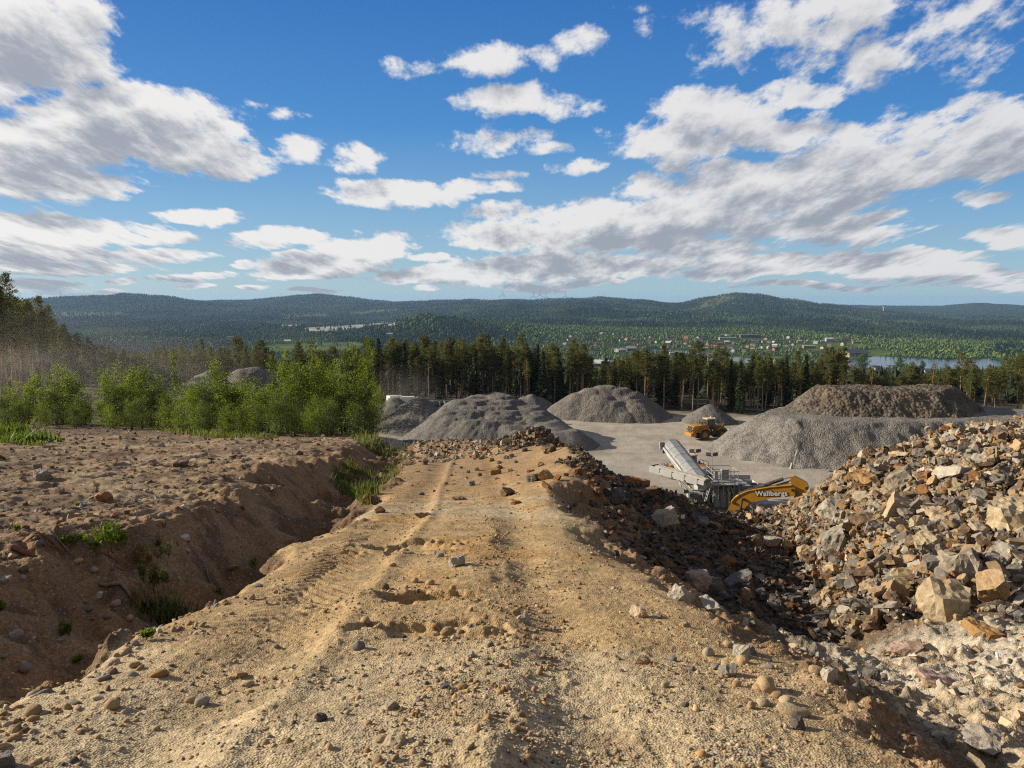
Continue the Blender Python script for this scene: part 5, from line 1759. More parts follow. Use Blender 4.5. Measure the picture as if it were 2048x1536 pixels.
r0 = empty('radio_mast', (x, Y, zt - 70), 0, 'thin radio mast on the crest of the hazy hill', 'mast')
MB().tube((0, 0, -10), (0, 0, 70), 1.2, .6, 6).build('lattice_pole', M_WT, r0)
Y = 5600.; x = float(xr(1767, 617)) * Y; zt = float(slope(614)) * Y
r0 = empty('radio_tower', (x, Y, zt - 40), 0, 'short white tower on the flank before the blue ridge', 'tower')
MB().tube((0, 0, -20), (0, 0, 40), 4, 3, 8).box((0, 0, 41), (9, 9, 6)).build('shaft', M_WT, r0)
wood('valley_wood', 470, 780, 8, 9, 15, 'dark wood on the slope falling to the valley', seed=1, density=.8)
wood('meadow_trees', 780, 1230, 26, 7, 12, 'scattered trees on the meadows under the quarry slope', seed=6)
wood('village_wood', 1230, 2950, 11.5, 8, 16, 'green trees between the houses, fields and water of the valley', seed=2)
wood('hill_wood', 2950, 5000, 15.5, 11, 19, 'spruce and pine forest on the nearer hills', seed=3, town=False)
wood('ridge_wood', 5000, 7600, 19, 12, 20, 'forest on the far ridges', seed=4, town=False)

urng = np.random.default_rng(88)
n_ = 900
px_ = urng.uniform(-100, 2150, n_); Y_ = np.interp(px_, BASEX, BASEY) + urng.uniform(22, 85, n_)
x_ = (px_ - 1024) / F * Y_ * 1.006; z_ = H(x_, Y_, False)
V, Fc, C = stand(np.stack([x_, Y_, z_ - .3], 1), urng.uniform(3.5, 8, n_), urng.uniform(.8, 1.2, n_), (urng.random(n_) < .12).astype(int), np.array((.026, .036, .016)) * np.exp(urng.normal(size=(n_, 1)) * .25), urng)
tag(add_obj('spruce_undergrowth', mesh_np('spruce_undergrowth', V, [Fc], False, C), M_FARFOL), 'dark young spruce undergrowth filling the depth of the pine belt', 'undergrowth', kind='stuff')
# ------------------------------------------------------------------ rocks
def rock_mesh(seed, dims=(1, 1, 1), cuts=9, rough=.035, sub=2, strata=0.0):
    """a blasted block: a box cut by random planes, broken faces roughened"""
    rg = random.Random(seed)
    bm = bmesh.new(); bmesh.ops.create_cube(bm, size=1.0, matrix=Matrix.Diagonal((dims[0], dims[1], dims[2], 1)))
    for k in range(cuts):
        nrm = Vector((rg.gauss(0, 1) / dims[0], rg.gauss(0, 1) / dims[1], rg.gauss(0, .8) / dims[2])).normalized()
        ext = sum(abs(nrm[i]) * dims[i] * .5 for i in range(3))
        dd = ext * rg.uniform(.46, .80)
        g = bmesh.ops.bisect_plane(bm, geom=bm.verts[:] + bm.edges[:] + bm.faces[:], plane_co=nrm * dd, plane_no=nrm, clear_outer=True, dist=1e-5)
        ce = [e for e in g['geom_cut'] if isinstance(e, bmesh.types.BMEdge)]
        if ce:
            try: bmesh.ops.edgenet_fill(bm, edges=ce)
            except Exception: pass
    bmesh.ops.remove_doubles(bm, verts=bm.verts[:], dist=.01)
    if sub:
        bmesh.ops.triangulate(bm, faces=bm.faces[:])
        bmesh.ops.subdivide_edges(bm, edges=[e for e in bm.edges if e.calc_length() > .22], cuts=1, use_grid_fill=True)
        for _ in range(sub):
            bmesh.ops.triangulate(bm, faces=bm.faces[:])
            bmesh.ops.subdivide_edges(bm, edges=[e for e in bm.edges if e.calc_length() > .16], cuts=1, use_grid_fill=True)
        bm.normal_update()
        co = np.array([v.co[:] for v in bm.verts])
        nn = np.array([v.normal[:] for v in bm.verts])
        d = (gnoise(co[:, 0] * 4 + seed, co[:, 1] * 4 + co[:, 2] * 3.1, seed) * rough + gnoise(co[:, 2] * 9 + seed, co[:, 0] * 9 + co[:, 1] * 7, seed + 3) * rough * .6)
        if strata: d += strata * np.sin(co[:, 2] / dims[2] * 22 + 3 * gnoise(co[:, 0] * 2, co[:, 1] * 2, seed)) * (np.abs(nn[:, 2]) < .6)
        for v, dv, n_ in zip(bm.verts, d, nn): v.co += Vector(n_) * dv
    bmesh.ops.triangulate(bm, faces=bm.faces[:])
    bmesh.ops.recalc_face_normals(bm, faces=bm.faces[:])
    V = np.array([v.co[:] for v in bm.verts]); Fc = np.array([[v.index for v in f.verts] for f in bm.faces])
    bm.free()
    return V, Fc


def rock_shader(name, from_attr):
    m, nt, b = new_mat(name)
    tc = N(nt, 'ShaderNodeTexCoord'); geo = N(nt, 'ShaderNodeNewGeometry')
    P = geo.outputs['Position'] if from_attr else tc.outputs['Object']
    if from_attr: base = N(nt, 'ShaderNodeVertexColor', layer_name='Col').outputs[0]
    else: base = N(nt, 'ShaderNodeObjectInfo').outputs['Color']
    oi = N(nt, 'ShaderNodeObjectInfo')
    if not from_attr:
        o3 = N(nt, 'ShaderNodeVectorMath', operation='SCALE'); o3.inputs[0].default_value = (31, 17, 23); nt.links.new(oi.outputs['Random'], o3.inputs['Scale'])
        a3 = N(nt, 'ShaderNodeVectorMath', operation='ADD'); nt.links.new(P, a3.inputs[0]); nt.links.new(o3.outputs[0], a3.inputs[1]); P = a3.outputs[0]
    k = 9 if from_attr else 1.0
    n1 = noise_out(nt, P, 2.2 * k, 6, .65); n2 = noise_out(nt, P, 11 * k, 6, .7); n3 = noise_out(nt, P, 1.3 * k, 3, .6)
    f = rampf(nt, n2, .25, .75, .62, 1.34); cc = N(nt, 'ShaderNodeCombineColor')
    for i in range(3): nt.links.new(f, cc.inputs[i])
    c = mixc(nt, 1.0, base, cc.outputs[0], 'MULTIPLY')
    rust = mixc(nt, n2, (.34, .17, .06), (.22, .10, .045))
    c = mixc(nt, rampf(nt, n1, .55, .72, 0, .30 if from_attr else .5), c, rust)
    c = mixc(nt, rampf(nt, n3, .55, .75, 0, .45), c, (.40, .37, .31))
    nt.links.new(c, b.inputs['Base Color']); b.inputs['Roughness'].default_value = .88; b.inputs['Specular IOR Level'].default_value = .2
    bp = N(nt, 'ShaderNodeBump'); bp.inputs['Strength'].default_value = .5; bp.inputs['Distance'].default_value = .03 if not from_attr else .01
    nt.links.new(n2, bp.inputs['Height']); nt.links.new(bp.outputs[0], b.inputs['Normal'])
    return m


M_ROCK = rock_shader('broken_rock', False); M_ROCKS = rock_shader('broken_rubble', True)
RC = {'cream': (.44, .345, .215), 'tan': (.38, .26, .14), 'ochre': (.37, .215, .082), 'rusty': (.28, .13, .05), 'brown': (.18, .115, .068), 'grey': (.23, .205, .168), 'pale grey': (.37, .325, .26), 'dark grey': (.105, .097, .086), 'slate': (.16, .158, .155), 'pinkish': (.40, .28, .22), 'white': (.60, .57, .52), 'tan grey': (.33, .275, .20)}
SHAPES = {'block': [(101, (1, .85, .8)), (102, (.95, .9, .75)), (103, (1, .75, .7)), (108, (1, .9, .85))], 'slab': [(104, (1.15, .8, .30)), (105, (1.2, .7, .26)), (106, (1.1, .85, .34))], 'wedge': [(107, (1, .7, .6)), (109, (1.05, .65, .5)), (110, (.95, .8, .55))], 'long slab': [(111, (1.5, .6, .32)), (112, (1.45, .5, .36))]}
ROCKME = {}
for sh, L in SHAPES.items():
    ROCKME[sh] = []
    for sd_, dm in L:
        V, Fc = rock_mesh(sd_, dm, 14 if sh == 'block' else 10, .05, 2, .012 if 'slab' in sh else 0)
        me = mesh_np('rock', V, [Fc], False); me.materials.append(M_ROCK); ROCKME[sh].append(me)


def cobble_mesh(seed, dims):
    V = ICO3.copy()
    d = 1 + .16 * gnoise(V[:, 0] * 1.3 + seed, V[:, 1] * 1.3 + V[:, 2] * 1.1, seed) + .06 * gnoise(V[:, 0] * 3 + seed, V[:, 2] * 3 + V[:, 1] * 2, seed + 1)
    V = V * d[:, None] * np.array(dims) * .5
    me = mesh_np('cobble', V, [ICOF3], True); me.materials.append(M_ROCK)
    return me


ROCKME['cobble'] = [cobble_mesh(i, d) for i, d in enumerate(((1, .8, .65), (1, .9, .75), (1.1, .75, .6), (1, .7, .55)))]
ROCKME['long cobble'] = [cobble_mesh(9, (1.35, .7, .6)), cobble_mesh(10, (1.5, .65, .5))]

LAND = [(1330, 1042, 'by the big grey block on the shaded slope'), (1060, 895, 'on the spoil heap at the track end'), (1215, 985, 'by the dark boulder at the crest'), (1265, 950, 'by the rusty ledge on the crest'), (1396, 1164, 'by the pinkish boulder at the sand rim'),
        (1475, 1156, 'in the shaded gully mouth'), (1640, 1232, 'near the grey twin boulders'), (1540, 1080, 'in the upper gully'), (1550, 1000, 'under the yellow excavator boom'), (1660, 990, 'near the boom tip on the rock pile'), (1733, 1115, 'by the orange slab pair'), (1743, 1040, 'near the striped brown slab'), (1805, 1020, 'near the cream boulder mid pile'),
        (1853, 1087, 'by the square cream block'), (1907, 1141, 'near the large tan boulder'), (2000, 1101, 'by the pointed white grey block'), (2022, 1034, 'near the huge pale boulder'), (1995, 946, 'by the long pale boulder'), (1900, 905, 'on the upper rock pile'), (2027, 850, 'at the top of the rock pile'), (1780, 945, 'on the outer flank of the pile'), (1813, 1187, 'by the long brown slab'),
        (1895, 1205, 'beside the ochre outcrop'), (1960, 1262, 'near the yellow stained ledge'), (1727, 1208, 'by the flat grey slab'), (1987, 1173, 'near the tan block over the outcrop'), (1850, 1400, 'on the pale rubble floor'),
        (914, 1123, 'near the whitish boulder on the track'), (1532, 1372, 'among the cobbles on the track edge'), (1049, 1238, 'on the clods between the wheel lanes'), (850, 1180, 'by the washed out hollows'), (404, 1402, 'beside the two toned cobble'), (225, 1380, 'in the stony strip by the ditch edge'), (66, 1420, 'at the ditch corner of the track'), (787, 1475, 'by the white embedded stone'), (643, 1436, 'beside the black stone'),
        (1279, 1300, 'near the angular tan stone'), (90, 955, 'around the grey boulder on the bench'), (205, 995, 'near the rust slab on the bench'), (370, 927, 'by the flat slabs of the bench'), (155, 1118, 'beside the white stone under the roots'), (230, 1230, 'on the dark near bank'), (640, 960, 'along the ditch rim'), (450, 1085, 'on the sandy ditch bank'), (880, 960, 'on the far track'), (780, 1010, 'at the ditch end of the track'), (500, 905, 'on the far bench')]


def near_word(px, py):
    return min(LAND, key=lambda l: (l[0] - px) ** 2 + ((l[1] - py) * 1.5) ** 2)[2]


def put_rock(px, py, wpx, col, shape, label=None, rng=random, name='rock', cat='rock', group='rocks of the rubble', sink=.22, flat=True, rz=None, tilt=.35):
    p = hit(px, py)
    k_ = 0
    while p is not None and p[1] > 45 and k_ < 30: k_ += 1; py += 3; p = hit(px, py)
    if p is None: return None
    t_ = p[1] * CP - p[2] * SP
    size = wpx / F * t_ * (1.15 if group == 'stones on the sand' else 1.0)
    me = rng.choice(ROCKME[shape])
    o = bpy.data.objects.new(name, me); COL.objects.link(o)
    z = zn(p[0], p[1])
    if rz is None and shape.startswith('long'): rz = rng.gauss(0, .5)
    o.rotation_euler = (rng.gauss(0, tilt * (.45 if 'slab' in shape else 1)), rng.gauss(0, tilt * (.45 if 'slab' in shape else 1)), rng.uniform(0, 6.28) if rz is None else rz)
    s = size / (1.0 if 'long' not in shape else 1.35)
    o.scale = (s, s * rng.uniform(.9, 1.1), s * rng.uniform(.85, 1.15))
    hz_ = {'block': .40, 'slab': .15, 'wedge': .3, 'long slab': .17, 'cobble': .32, 'long cobble': .27}[shape] * s
    o.location = (p[0], p[1], z + hz_ * (1 - 2 * sink))
    b_ = RC[col]; k = rng.uniform(.85, 1.15)
    k *= .88 if group == 'rocks of the rubble' else 1.0
    o.color = (*[min(.8, c * k) for c in b_], 1)
    tag(o, label, cat, group)
    if not label:
        bigs = 'large ' if size > .55 else ('small ' if size < .16 and cat == 'rock' else '')
        later_label(o, f'{bigs}{col} {shape} {near_word(px, py)}', px)
    return o


rr = random.Random(21)
NAMED = [
 (1330, 1056, 52, 'pale grey', 'block', 'big upright pale grey block standing out on the shaded rubble slope'), (1228, 1000, 42, 'dark grey', 'block', 'dark rounded boulder near the crest of the rubble slope'), (1270, 958, 52, 'rusty', 'slab', 'rusty ledge of rock crowning the crest of the shaded slope'),
 (1215, 962, 34, 'rusty', 'slab', 'rust red slab lying before the rusty ledge on the crest'), (1396, 1180, 56, 'pinkish', 'block', 'pinkish boulder at the sand rim over the gully'), (1424, 1176, 34, 'grey', 'block', 'grey boulder leaning behind the pinkish boulder'), (1361, 1202, 42, 'pale grey', 'block', 'pale block half sunk in the sand rim'), (1420, 1218, 52, 'pale grey', 'slab', 'pale grey slab on the sand rim below the pinkish boulder'),
 (1475, 1165, 56, 'slate', 'slab', 'slate coloured slab propped in the shaded gully mouth'), (1642, 1240, 42, 'grey', 'block', 'larger of the grey twin boulders at the gully mouth'), (1624, 1250, 28, 'pale grey', 'block', 'smaller of the grey twin boulders at the gully mouth'), (1704, 1256, 20, 'tan', 'block', 'small sunlit tan stone before the flat grey slab'),
 (1805, 1035, 60, 'cream', 'block', 'cream boulder with rounded back in the middle of the rock pile'), (1853, 1103, 52, 'cream', 'block', 'square cream block above the large tan boulder'), (2020, 1060, 92, 'cream', 'block', 'huge pale boulder, the largest of the rock pile'), (2000, 1122, 66, 'pale grey', 'block', 'pointed white grey block below the huge pale boulder'), (1907, 1163, 68, 'tan grey', 'block', 'large tan boulder with shaded top on the lower rock pile'),
 (1850, 1150, 48, 'tan', 'wedge', 'tan wedge leaning against the large tan boulder'), (1808, 1132, 54, 'tan', 'slab', 'flat tan slab above the long brown slab'), (1733, 1118, 32, 'ochre', 'wedge', 'bright orange slab on edge, upper of the orange pair'), (1735, 1142, 36, 'ochre', 'block', 'square orange block, lower of the orange pair'), (1712, 1140, 26, 'rusty', 'block', 'rust brown block beside the square orange block'),
 (1745, 1047, 66, 'brown', 'slab', 'striped brown slab in the middle of the rock pile'), (1876, 1036, 62, 'cream', 'slab', 'cream slab beside the rounded cream boulder'), (1993, 960, 88, 'cream', 'long slab', 'long pale boulder under the top of the rock pile'), (1732, 960, 48, 'ochre', 'slab', 'ochre slab tipped towards the yard'), (1797, 945, 32, 'rusty', 'block', 'rust faced block under the pile crest'), (1886, 915, 28, 'cream', 'block', 'cream block with striped face on the upper pile'),
 (1813, 1197, 92, 'brown', 'long slab', 'long brown slab lying level at the pile foot'), (1727, 1216, 76, 'grey', 'long slab', 'flat grey slab jutting from the dark gully'), (1987, 1190, 64, 'tan', 'block', 'tan block perched over the outcrop'), (1741, 1180, 40, 'cream', 'wedge', 'cream wedge above the flat grey slab'), (1930, 1120, 52, 'cream', 'wedge', 'cream wedge between tan boulder and white grey block'), (1924, 1078, 46, 'tan', 'wedge', 'tan wedge right of the square cream block'),
 (1945, 918, 34, 'grey', 'block', 'grey block on the upper pile beside rust chips'), (2028, 855, 46, 'cream', 'long slab', 'pale plank shaped slab at the very top of the pile'), (2036, 880, 50, 'cream', 'slab', 'pale slab just below the very top of the pile'), (1885, 1228, 96, 'cream', 'block', 'broad cream outcrop with ochre stains at the pile foot'), (1968, 1275, 74, 'ochre', 'slab', 'yellow stained ledge breaking out of the pale rubble'),
 (1960, 1500, 80, 'pale grey', 'slab', 'large whitish flat stone on the pale rubble floor'), (1786, 1520, 52, 'tan', 'long slab', 'long tan stone stuck in the shaded sand edge'), (1870, 1372, 80, 'pinkish', 'slab', 'pinkish rock plate flush with the pale rubble floor'), (1810, 1305, 60, 'pinkish', 'slab', 'flat pink plate near the gully mouth on pale rubble'),
 (1015, 991, 28, 'brown', 'wedge', 'rusty block at the foot of the spoil heap'), (1030, 1008, 28, 'rusty', 'slab', 'rust red slab lying on sand below the spoil heap'), (1092, 958, 36, 'ochre', 'wedge', 'ochre wedge on the lower spoil heap'), (1068, 962, 34, 'dark grey', 'wedge', 'dark wedge in the middle of the spoil heap'), (1008, 890, 18, 'cream', 'block', 'cream stone at the top of the spoil heap'), (1100, 905, 26, 'brown', 'block', 'brown block on the spoil heap shoulder'),
 (848, 1034, 38, 'brown', 'long slab', 'thin dark brown slab lying across the far track'), (918, 1000, 24, 'brown', 'slab', 'small dark slab midway on the far track'), (760, 1026, 18, 'brown', 'block', 'brown block on the track shoulder above the ditch'), (735, 1004, 18, 'rusty', 'block', 'rusty block standing in the ditch grass'), (843, 990, 14, 'slate', 'block', 'blue grey stone on the far track'),
 (1720, 1075, 34, 'rusty', 'slab', 'rusty slab above the orange pair')]
for px, py, w_, c_, sh, lb in NAMED: put_rock(px, py, w_, c_, sh, lb, rr, 'rock', 'rock', 'rocks of the rubble', .2 if sh != 'slab' else .1)

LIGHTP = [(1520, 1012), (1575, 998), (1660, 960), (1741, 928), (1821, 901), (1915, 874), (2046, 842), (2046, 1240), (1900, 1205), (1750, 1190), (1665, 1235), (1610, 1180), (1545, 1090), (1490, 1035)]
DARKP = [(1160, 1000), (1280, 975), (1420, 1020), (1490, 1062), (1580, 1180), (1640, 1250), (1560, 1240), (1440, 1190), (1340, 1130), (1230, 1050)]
SPOIL = [(980, 940), (1015, 895), (1060, 882), (1110, 905), (1160, 945), (1280, 968), (1290, 990), (1150, 995), (1000, 990)]
taken = [(n[0], n[1], n[2]) for n in NAMED]


def sprinkle(poly, n, wmin, wmax, cols, prob, shapes, **kw):
    P_ = np.array(poly); lo_, hi_ = P_.min(0), P_.max(0); k = 0; tr_ = 0
    while k < n and tr_ < 20000:
        tr_ += 1
        px = rr.uniform(lo_[0], hi_[0]); py = rr.uniform(lo_[1], hi_[1])
        if not inpoly(np.array([px]), np.array([py]), poly)[0]: continue
        w_ = wmin + (wmax - wmin) * rr.random() ** 2.2
        if any(abs(px - a) < (w_ + c) * .42 and abs(py - b_) < (w_ + c) * .3 for a, b_, c in taken): continue
        taken.append((px, py, w_)); k += 1
        put_rock(px, py, w_, rr.choices(cols, prob)[0], rr.choice(shapes), None, rr, **kw)


sprinkle([(1650, 1010), (2046, 900), (2046, 1220), (1900, 1195), (1680, 1195)], 38, 42, 80, ['cream', 'tan', 'pale grey', 'tan grey', 'grey'], [3, 2, 3, 4, 2], ['block', 'wedge', 'slab', 'slab', 'long slab'])
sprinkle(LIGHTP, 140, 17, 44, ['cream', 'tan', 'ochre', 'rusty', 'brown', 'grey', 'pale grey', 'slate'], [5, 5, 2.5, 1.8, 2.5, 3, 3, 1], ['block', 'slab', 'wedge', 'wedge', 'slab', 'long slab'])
sprinkle(DARKP, 62, 15, 46, ['brown', 'rusty', 'dark grey', 'grey', 'slate'], [4, 1.4, 5, 2, 1], ['block', 'slab', 'wedge', 'slab'])  # darker stone mix puts the shade of this slope into the colours
sprinkle(SPOIL, 26, 11, 24, ['rusty', 'brown', 'grey', 'ochre', 'dark grey'], [4, 3, 2, 2, 1], ['block', 'slab', 'wedge'])

# cobbles and stones lying on the track, the bench and the ditch bank
COB = [(1458, 1350, 36, 'grey', 'block'), (1532, 1380, 38, 'tan', 'cobble'), (1516, 1381, 22, 'tan', 'cobble'), (1473, 1374, 20, 'tan', 'cobble'), (1432, 1338, 23, 'grey', 'cobble'), (1482, 1313, 30, 'pale grey', 'block'), (1499, 1308, 24, 'slate', 'block'), (1486, 1326, 25, 'tan', 'cobble'), (1452, 1331, 20, 'tan', 'cobble'), (1417, 1312, 25, 'pale grey', 'cobble'),
       (1527, 1408, 26, 'cream', 'cobble'), (1586, 1428, 50, 'cream', 'long cobble'), (1571, 1405, 24, 'cream', 'cobble'), (1554, 1394, 23, 'tan', 'cobble'), (1503, 1416, 20, 'tan', 'cobble'), (1497, 1402, 18, 'brown', 'cobble'), (1595, 1455, 25, 'dark grey', 'block'), (1456, 1292, 22, 'tan', 'cobble'), (1535, 1337, 24, 'grey', 'long cobble'), (1662, 1430, 24, 'tan', 'long cobble'), (1711, 1425, 24, 'tan', 'cobble'), (1634, 1352, 32, 'tan', 'cobble'),
       (1659, 1358, 30, 'pale grey', 'block'), (1741, 1366, 28, 'dark grey', 'block'), (1707, 1378, 32, 'grey', 'long cobble'), (1286, 1327, 26, 'tan', 'wedge'), (1049, 1246, 26, 'pale grey', 'block'), (895, 1266, 25, 'tan', 'cobble'), (731, 1244, 19, 'tan', 'cobble'), (717, 1298, 25, 'grey', 'cobble'), (1279, 1232, 27, 'cream', 'block'), (924, 1378, 22, 'ochre', 'cobble'), (941, 1314, 16, 'pale grey', 'block'), (783, 1418, 24, 'pale grey', 'block'), (790, 1484, 40, 'cream', 'slab'), (762, 1482, 22, 'cream', 'cobble'),
       (756, 1522, 22, 'tan', 'cobble'), (1368, 1253, 17, 'tan', 'wedge'), (643, 1440, 22, 'dark grey', 'block'), (890, 1379, 15, 'slate', 'block'), (66, 1427, 30, 'tan', 'cobble'), (66, 1441, 20, 'tan', 'cobble'), (225, 1416, 26, 'tan', 'cobble'), (404, 1409, 28, 'pale grey', 'cobble'), (381, 1403, 19, 'tan', 'cobble'), (318, 1352, 32, 'ochre', 'long cobble'), (270, 1334, 22, 'tan', 'cobble'), (149, 1406, 26, 'grey', 'long cobble'), (209, 1360, 24, 'grey', 'long cobble'), (12, 1534, 34, 'slate', 'block'),
       (517, 1174, 19, 'slate', 'long cobble'), (484, 1354, 21, 'tan', 'wedge'), (496, 1370, 23, 'cream', 'cobble'), (225, 1346, 17, 'brown', 'cobble'), (270, 1290, 15, 'pinkish', 'cobble'), (914, 1132, 28, 'pale grey', 'block'), (90, 962, 34, 'grey', 'block'), (205, 999, 29, 'rusty', 'wedge'), (362, 931, 30, 'brown', 'slab'), (384, 929, 22, 'brown', 'slab'), (155, 1122, 20, 'cream', 'cobble'), (188, 1142, 15, 'pale grey', 'cobble'), (10, 1163, 24, 'pale grey', 'slab'), (80, 1090, 16, 'slate', 'cobble'),
       (148, 1068, 19, 'tan', 'cobble'), (232, 1212, 18, 'pinkish', 'cobble'), (200, 1195, 12, 'white', 'block'), (168, 1205, 13, 'tan', 'cobble'), (180, 1222, 14, 'slate', 'cobble'), (214, 1238, 13, 'slate', 'cobble'), (260, 1240, 16, 'pinkish', 'cobble'), (30, 1274, 22, 'pale grey', 'block'), (50, 1337, 22, 'grey', 'cobble'), (46, 1155, 12, 'pale grey', 'cobble'), (160, 1015, 11, 'white', 'block'), (170, 1013, 20, 'slate', 'slab'), (370, 1080, 14, 'white', 'block'), (325, 1035, 18, 'grey', 'cobble'), (246, 1052, 14, 'grey', 'cobble'), (375, 1102, 12, 'pale grey', 'cobble'),
       (465, 1135, 20, 'grey', 'slab'), (870, 1255, 18, 'ochre', 'cobble'), (860, 1170, 18, 'tan', 'cobble'), (830, 1165, 14, 'tan', 'cobble'), (770, 1178, 20, 'brown', 'cobble'), (785, 1132, 16, 'tan', 'long cobble'), (880, 1115, 16, 'grey', 'cobble'), (905, 1178, 17, 'ochre', 'cobble'), (1000, 1272, 15, 'cream', 'cobble'), (1085, 1226, 15, 'tan', 'cobble'), (1030, 1232, 18, 'tan', 'block'), (970, 1238, 13, 'ochre', 'cobble'), (1490, 1300, 18, 'tan', 'cobble'), (1345, 1322, 17, 'grey', 'cobble'), (1330, 1372, 18, 'cream', 'cobble'), (1370, 1410, 16, 'dark grey', 'cobble')]
for px, py, w_, c_, sh in COB:
    put_rock(px, py, w_, c_, sh, None, rr, 'cobble' if 'cobble' in sh else 'stone', 'stone', 'stones on the sand', .25, tilt=.2)
taken += [(c[0], c[1], c[2]) for c in COB]
sprinkle([(20, 1440), (200, 1345), (420, 1240), (560, 1180), (560, 1400), (300, 1500), (60, 1520)], 34, 9, 17, ['tan', 'grey', 'cream', 'brown', 'pale grey'], [4, 2, 2, 2, 1], ['cobble', 'cobble', 'long cobble'], name='cobble', cat='stone', group='stones on the sand', sink=.3, tilt=.2)
sprinkle([(560, 1300), (1300, 1220), (1500, 1500), (600, 1520)], 20, 8, 14, ['tan', 'grey', 'cream', 'dark grey', 'ochre'], [4, 2, 2, 1, 1], ['cobble', 'block', 'wedge'], name='stone', cat='stone', group='stones on the sand', sink=.3, tilt=.2)
sprinkle([(1640, 1330), (1800, 1290), (2040, 1300), (2040, 1530), (1850, 1500), (1720, 1400)], 26, 12, 28, ['pale grey', 'grey', 'tan', 'slate', 'pinkish', 'white'], [4, 3, 4, .6, .5, 1], ['block', 'wedge', 'cobble', 'slab'], name='stone', cat='stone', group='stones on the pale rubble', sink=.35, tilt=.25)
sprinkle([(0, 900), (500, 885), (700, 900), (420, 1000), (280, 1060), (0, 1080)], 46, 8, 22, ['brown', 'grey', 'tan', 'pale grey', 'rusty'], [4, 3, 3, 1, 1], ['slab', 'wedge', 'block', 'slab'], name='stone', cat='stone', group='stones on the bench', sink=.25, tilt=.15)
sprinkle([(840, 900), (980, 900), (1000, 980), (800, 990)], 24, 7, 15, ['rusty', 'brown', 'grey', 'tan'], [4, 3, 2, 1], ['slab', 'wedge', 'block'], name='stone', cat='stone', group='stones on the far track', sink=.2, tilt=.15)

# ---- the countless small stones
TEMPL = []
for i in range(10):
    V, Fc = rock_mesh(300 + i, ((1, .8, .6), (1, .7, .35), (1, .9, .8), (1.2, .6, .3), (1, .7, .5))[i % 5], 7, 0, 0)
    TEMPL.append((V, Fc))
TEMPL_R = []
for i in range(10):
    TEMPL_R.append(rock_mesh(340 + i, ((1, .8, .6), (1, .7, .35), (1, .9, .8), (1.2, .6, .3), (1, .7, .5))[i % 5], 9, .05, 1))
def fast(x, y): return H(x, y, True)


def scatter(name, x, y, size, cols, label, mat, templ, sink=.3, seed=3, smooth=False, lift=0.0):
    rng = np.random.default_rng(seed)
    z = fast(x, y)
    n = len(x); Vs = []; Fs = []; Cs = []; base = 0
    which = rng.integers(0, len(templ), n)
    for k, (TV, TF) in enumerate(templ):
        m_ = np.nonzero(which == k)[0]
        if not len(m_): continue
        q = rng.normal(size=(len(m_), 4)) * np.array([.35, .35, 1.0, 1.0]); q /= np.linalg.norm(q, axis=1, keepdims=True)
        a, b_, c, w_ = q[:, 0], q[:, 1], q[:, 2], q[:, 3]
        Rm = np.stack([1 - 2 * (b_ * b_ + c * c), 2 * (a * b_ - c * w_), 2 * (a * c + b_ * w_), 2 * (a * b_ + c * w_), 1 - 2 * (a * a + c * c), 2 * (b_ * c - a * w_), 2 * (a * c - b_ * w_), 2 * (b_ * c + a * w_), 1 - 2 * (a * a + b_ * b_)], 1).reshape(-1, 3, 3)
        V = np.einsum('nij,vj->nvi', Rm, TV) * (size[m_][:, None, None] * rng.uniform(.8, 1.2, (len(m_), 1, 3)))
        V = V + np.stack([x[m_], y[m_], z[m_] + size[m_] * (.3 - sink) + lift * rng.random(len(m_)) * size[m_]], 1)[:, None, :]
        Fs.append((TF[None] + (np.arange(len(m_)) * len(TV))[:, None, None] + base).reshape(-1, 3)); Vs.append(V.reshape(-1, 3)); Cs.append(np.repeat(cols[m_], len(TV), 0)); base += len(m_) * len(TV)
    me = mesh_np(name, np.concatenate(Vs), [np.concatenate(Fs)], smooth, np.concatenate(Cs))
    return tag(add_obj(name, me, mat), label, 'rubble', kind='stuff')


def palette(names, prob, n, rng, dim=1.0):
    P_ = np.array([RC[k] for k in names]); pr_ = np.array(prob, float); pr_ /= pr_.sum()
    c = P_[rng.choice(len(names), n, p=pr_)] * np.exp(rng.normal(size=(n, 1)) * .18) * dim
    return np.clip(c, .02, .7)


rng = np.random.default_rng(31)
n = 170000
x = rng.uniform(-3, 27, n); y = 6.5 + (35.5 - 6.5) * rng.random(n) ** 1.15
zb_, s_ = Hbase(x, y)
m1 = (s_ > 7.5 + .25 * gnoise(x, y, 4) + .42 * (1 - sstep(10.5, 14, y))) & (y > 9.5 + .8 * gnoise(x / 2, y / 2, 5)) & (s_ < 11.7)
m2 = (np.hypot(x - 1.1, (y - 29.2) * .8) < 1.9 + .5 * gnoise(x, y, 8)) | ((s_ > 7.0) & (y > 19) & (s_ < 8))
m3 = (s_ > 7.1) & (s_ <= 7.5) & (y > 9) & (rng.random(n) < .18)
keep = m1 | m2 | m3
x, y, s_ = x[keep], y[keep], s_[keep]; n = len(x)
sz = .035 + .25 * rng.random(n) ** 5.5 + .02 * (y / 20)
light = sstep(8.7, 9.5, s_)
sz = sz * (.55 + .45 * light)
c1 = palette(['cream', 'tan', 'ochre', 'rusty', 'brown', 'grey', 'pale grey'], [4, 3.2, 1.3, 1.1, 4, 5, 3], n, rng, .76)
c2 = palette(['brown', 'rusty', 'dark grey', 'grey', 'tan grey'], [5, 1.2, 5, 3, 1], n, rng, .48)  # stones of the shaded slope dimmed in colour to deepen its shade
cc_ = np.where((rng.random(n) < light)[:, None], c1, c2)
bigm = sz > .13
scatter('rock_rubble', x[~bigm], y[~bigm], sz[~bigm], cc_[~bigm], 'small broken stone filling the rock pile, gully and shaded slope', M_ROCKS, TEMPL, .18, 4, lift=.55)
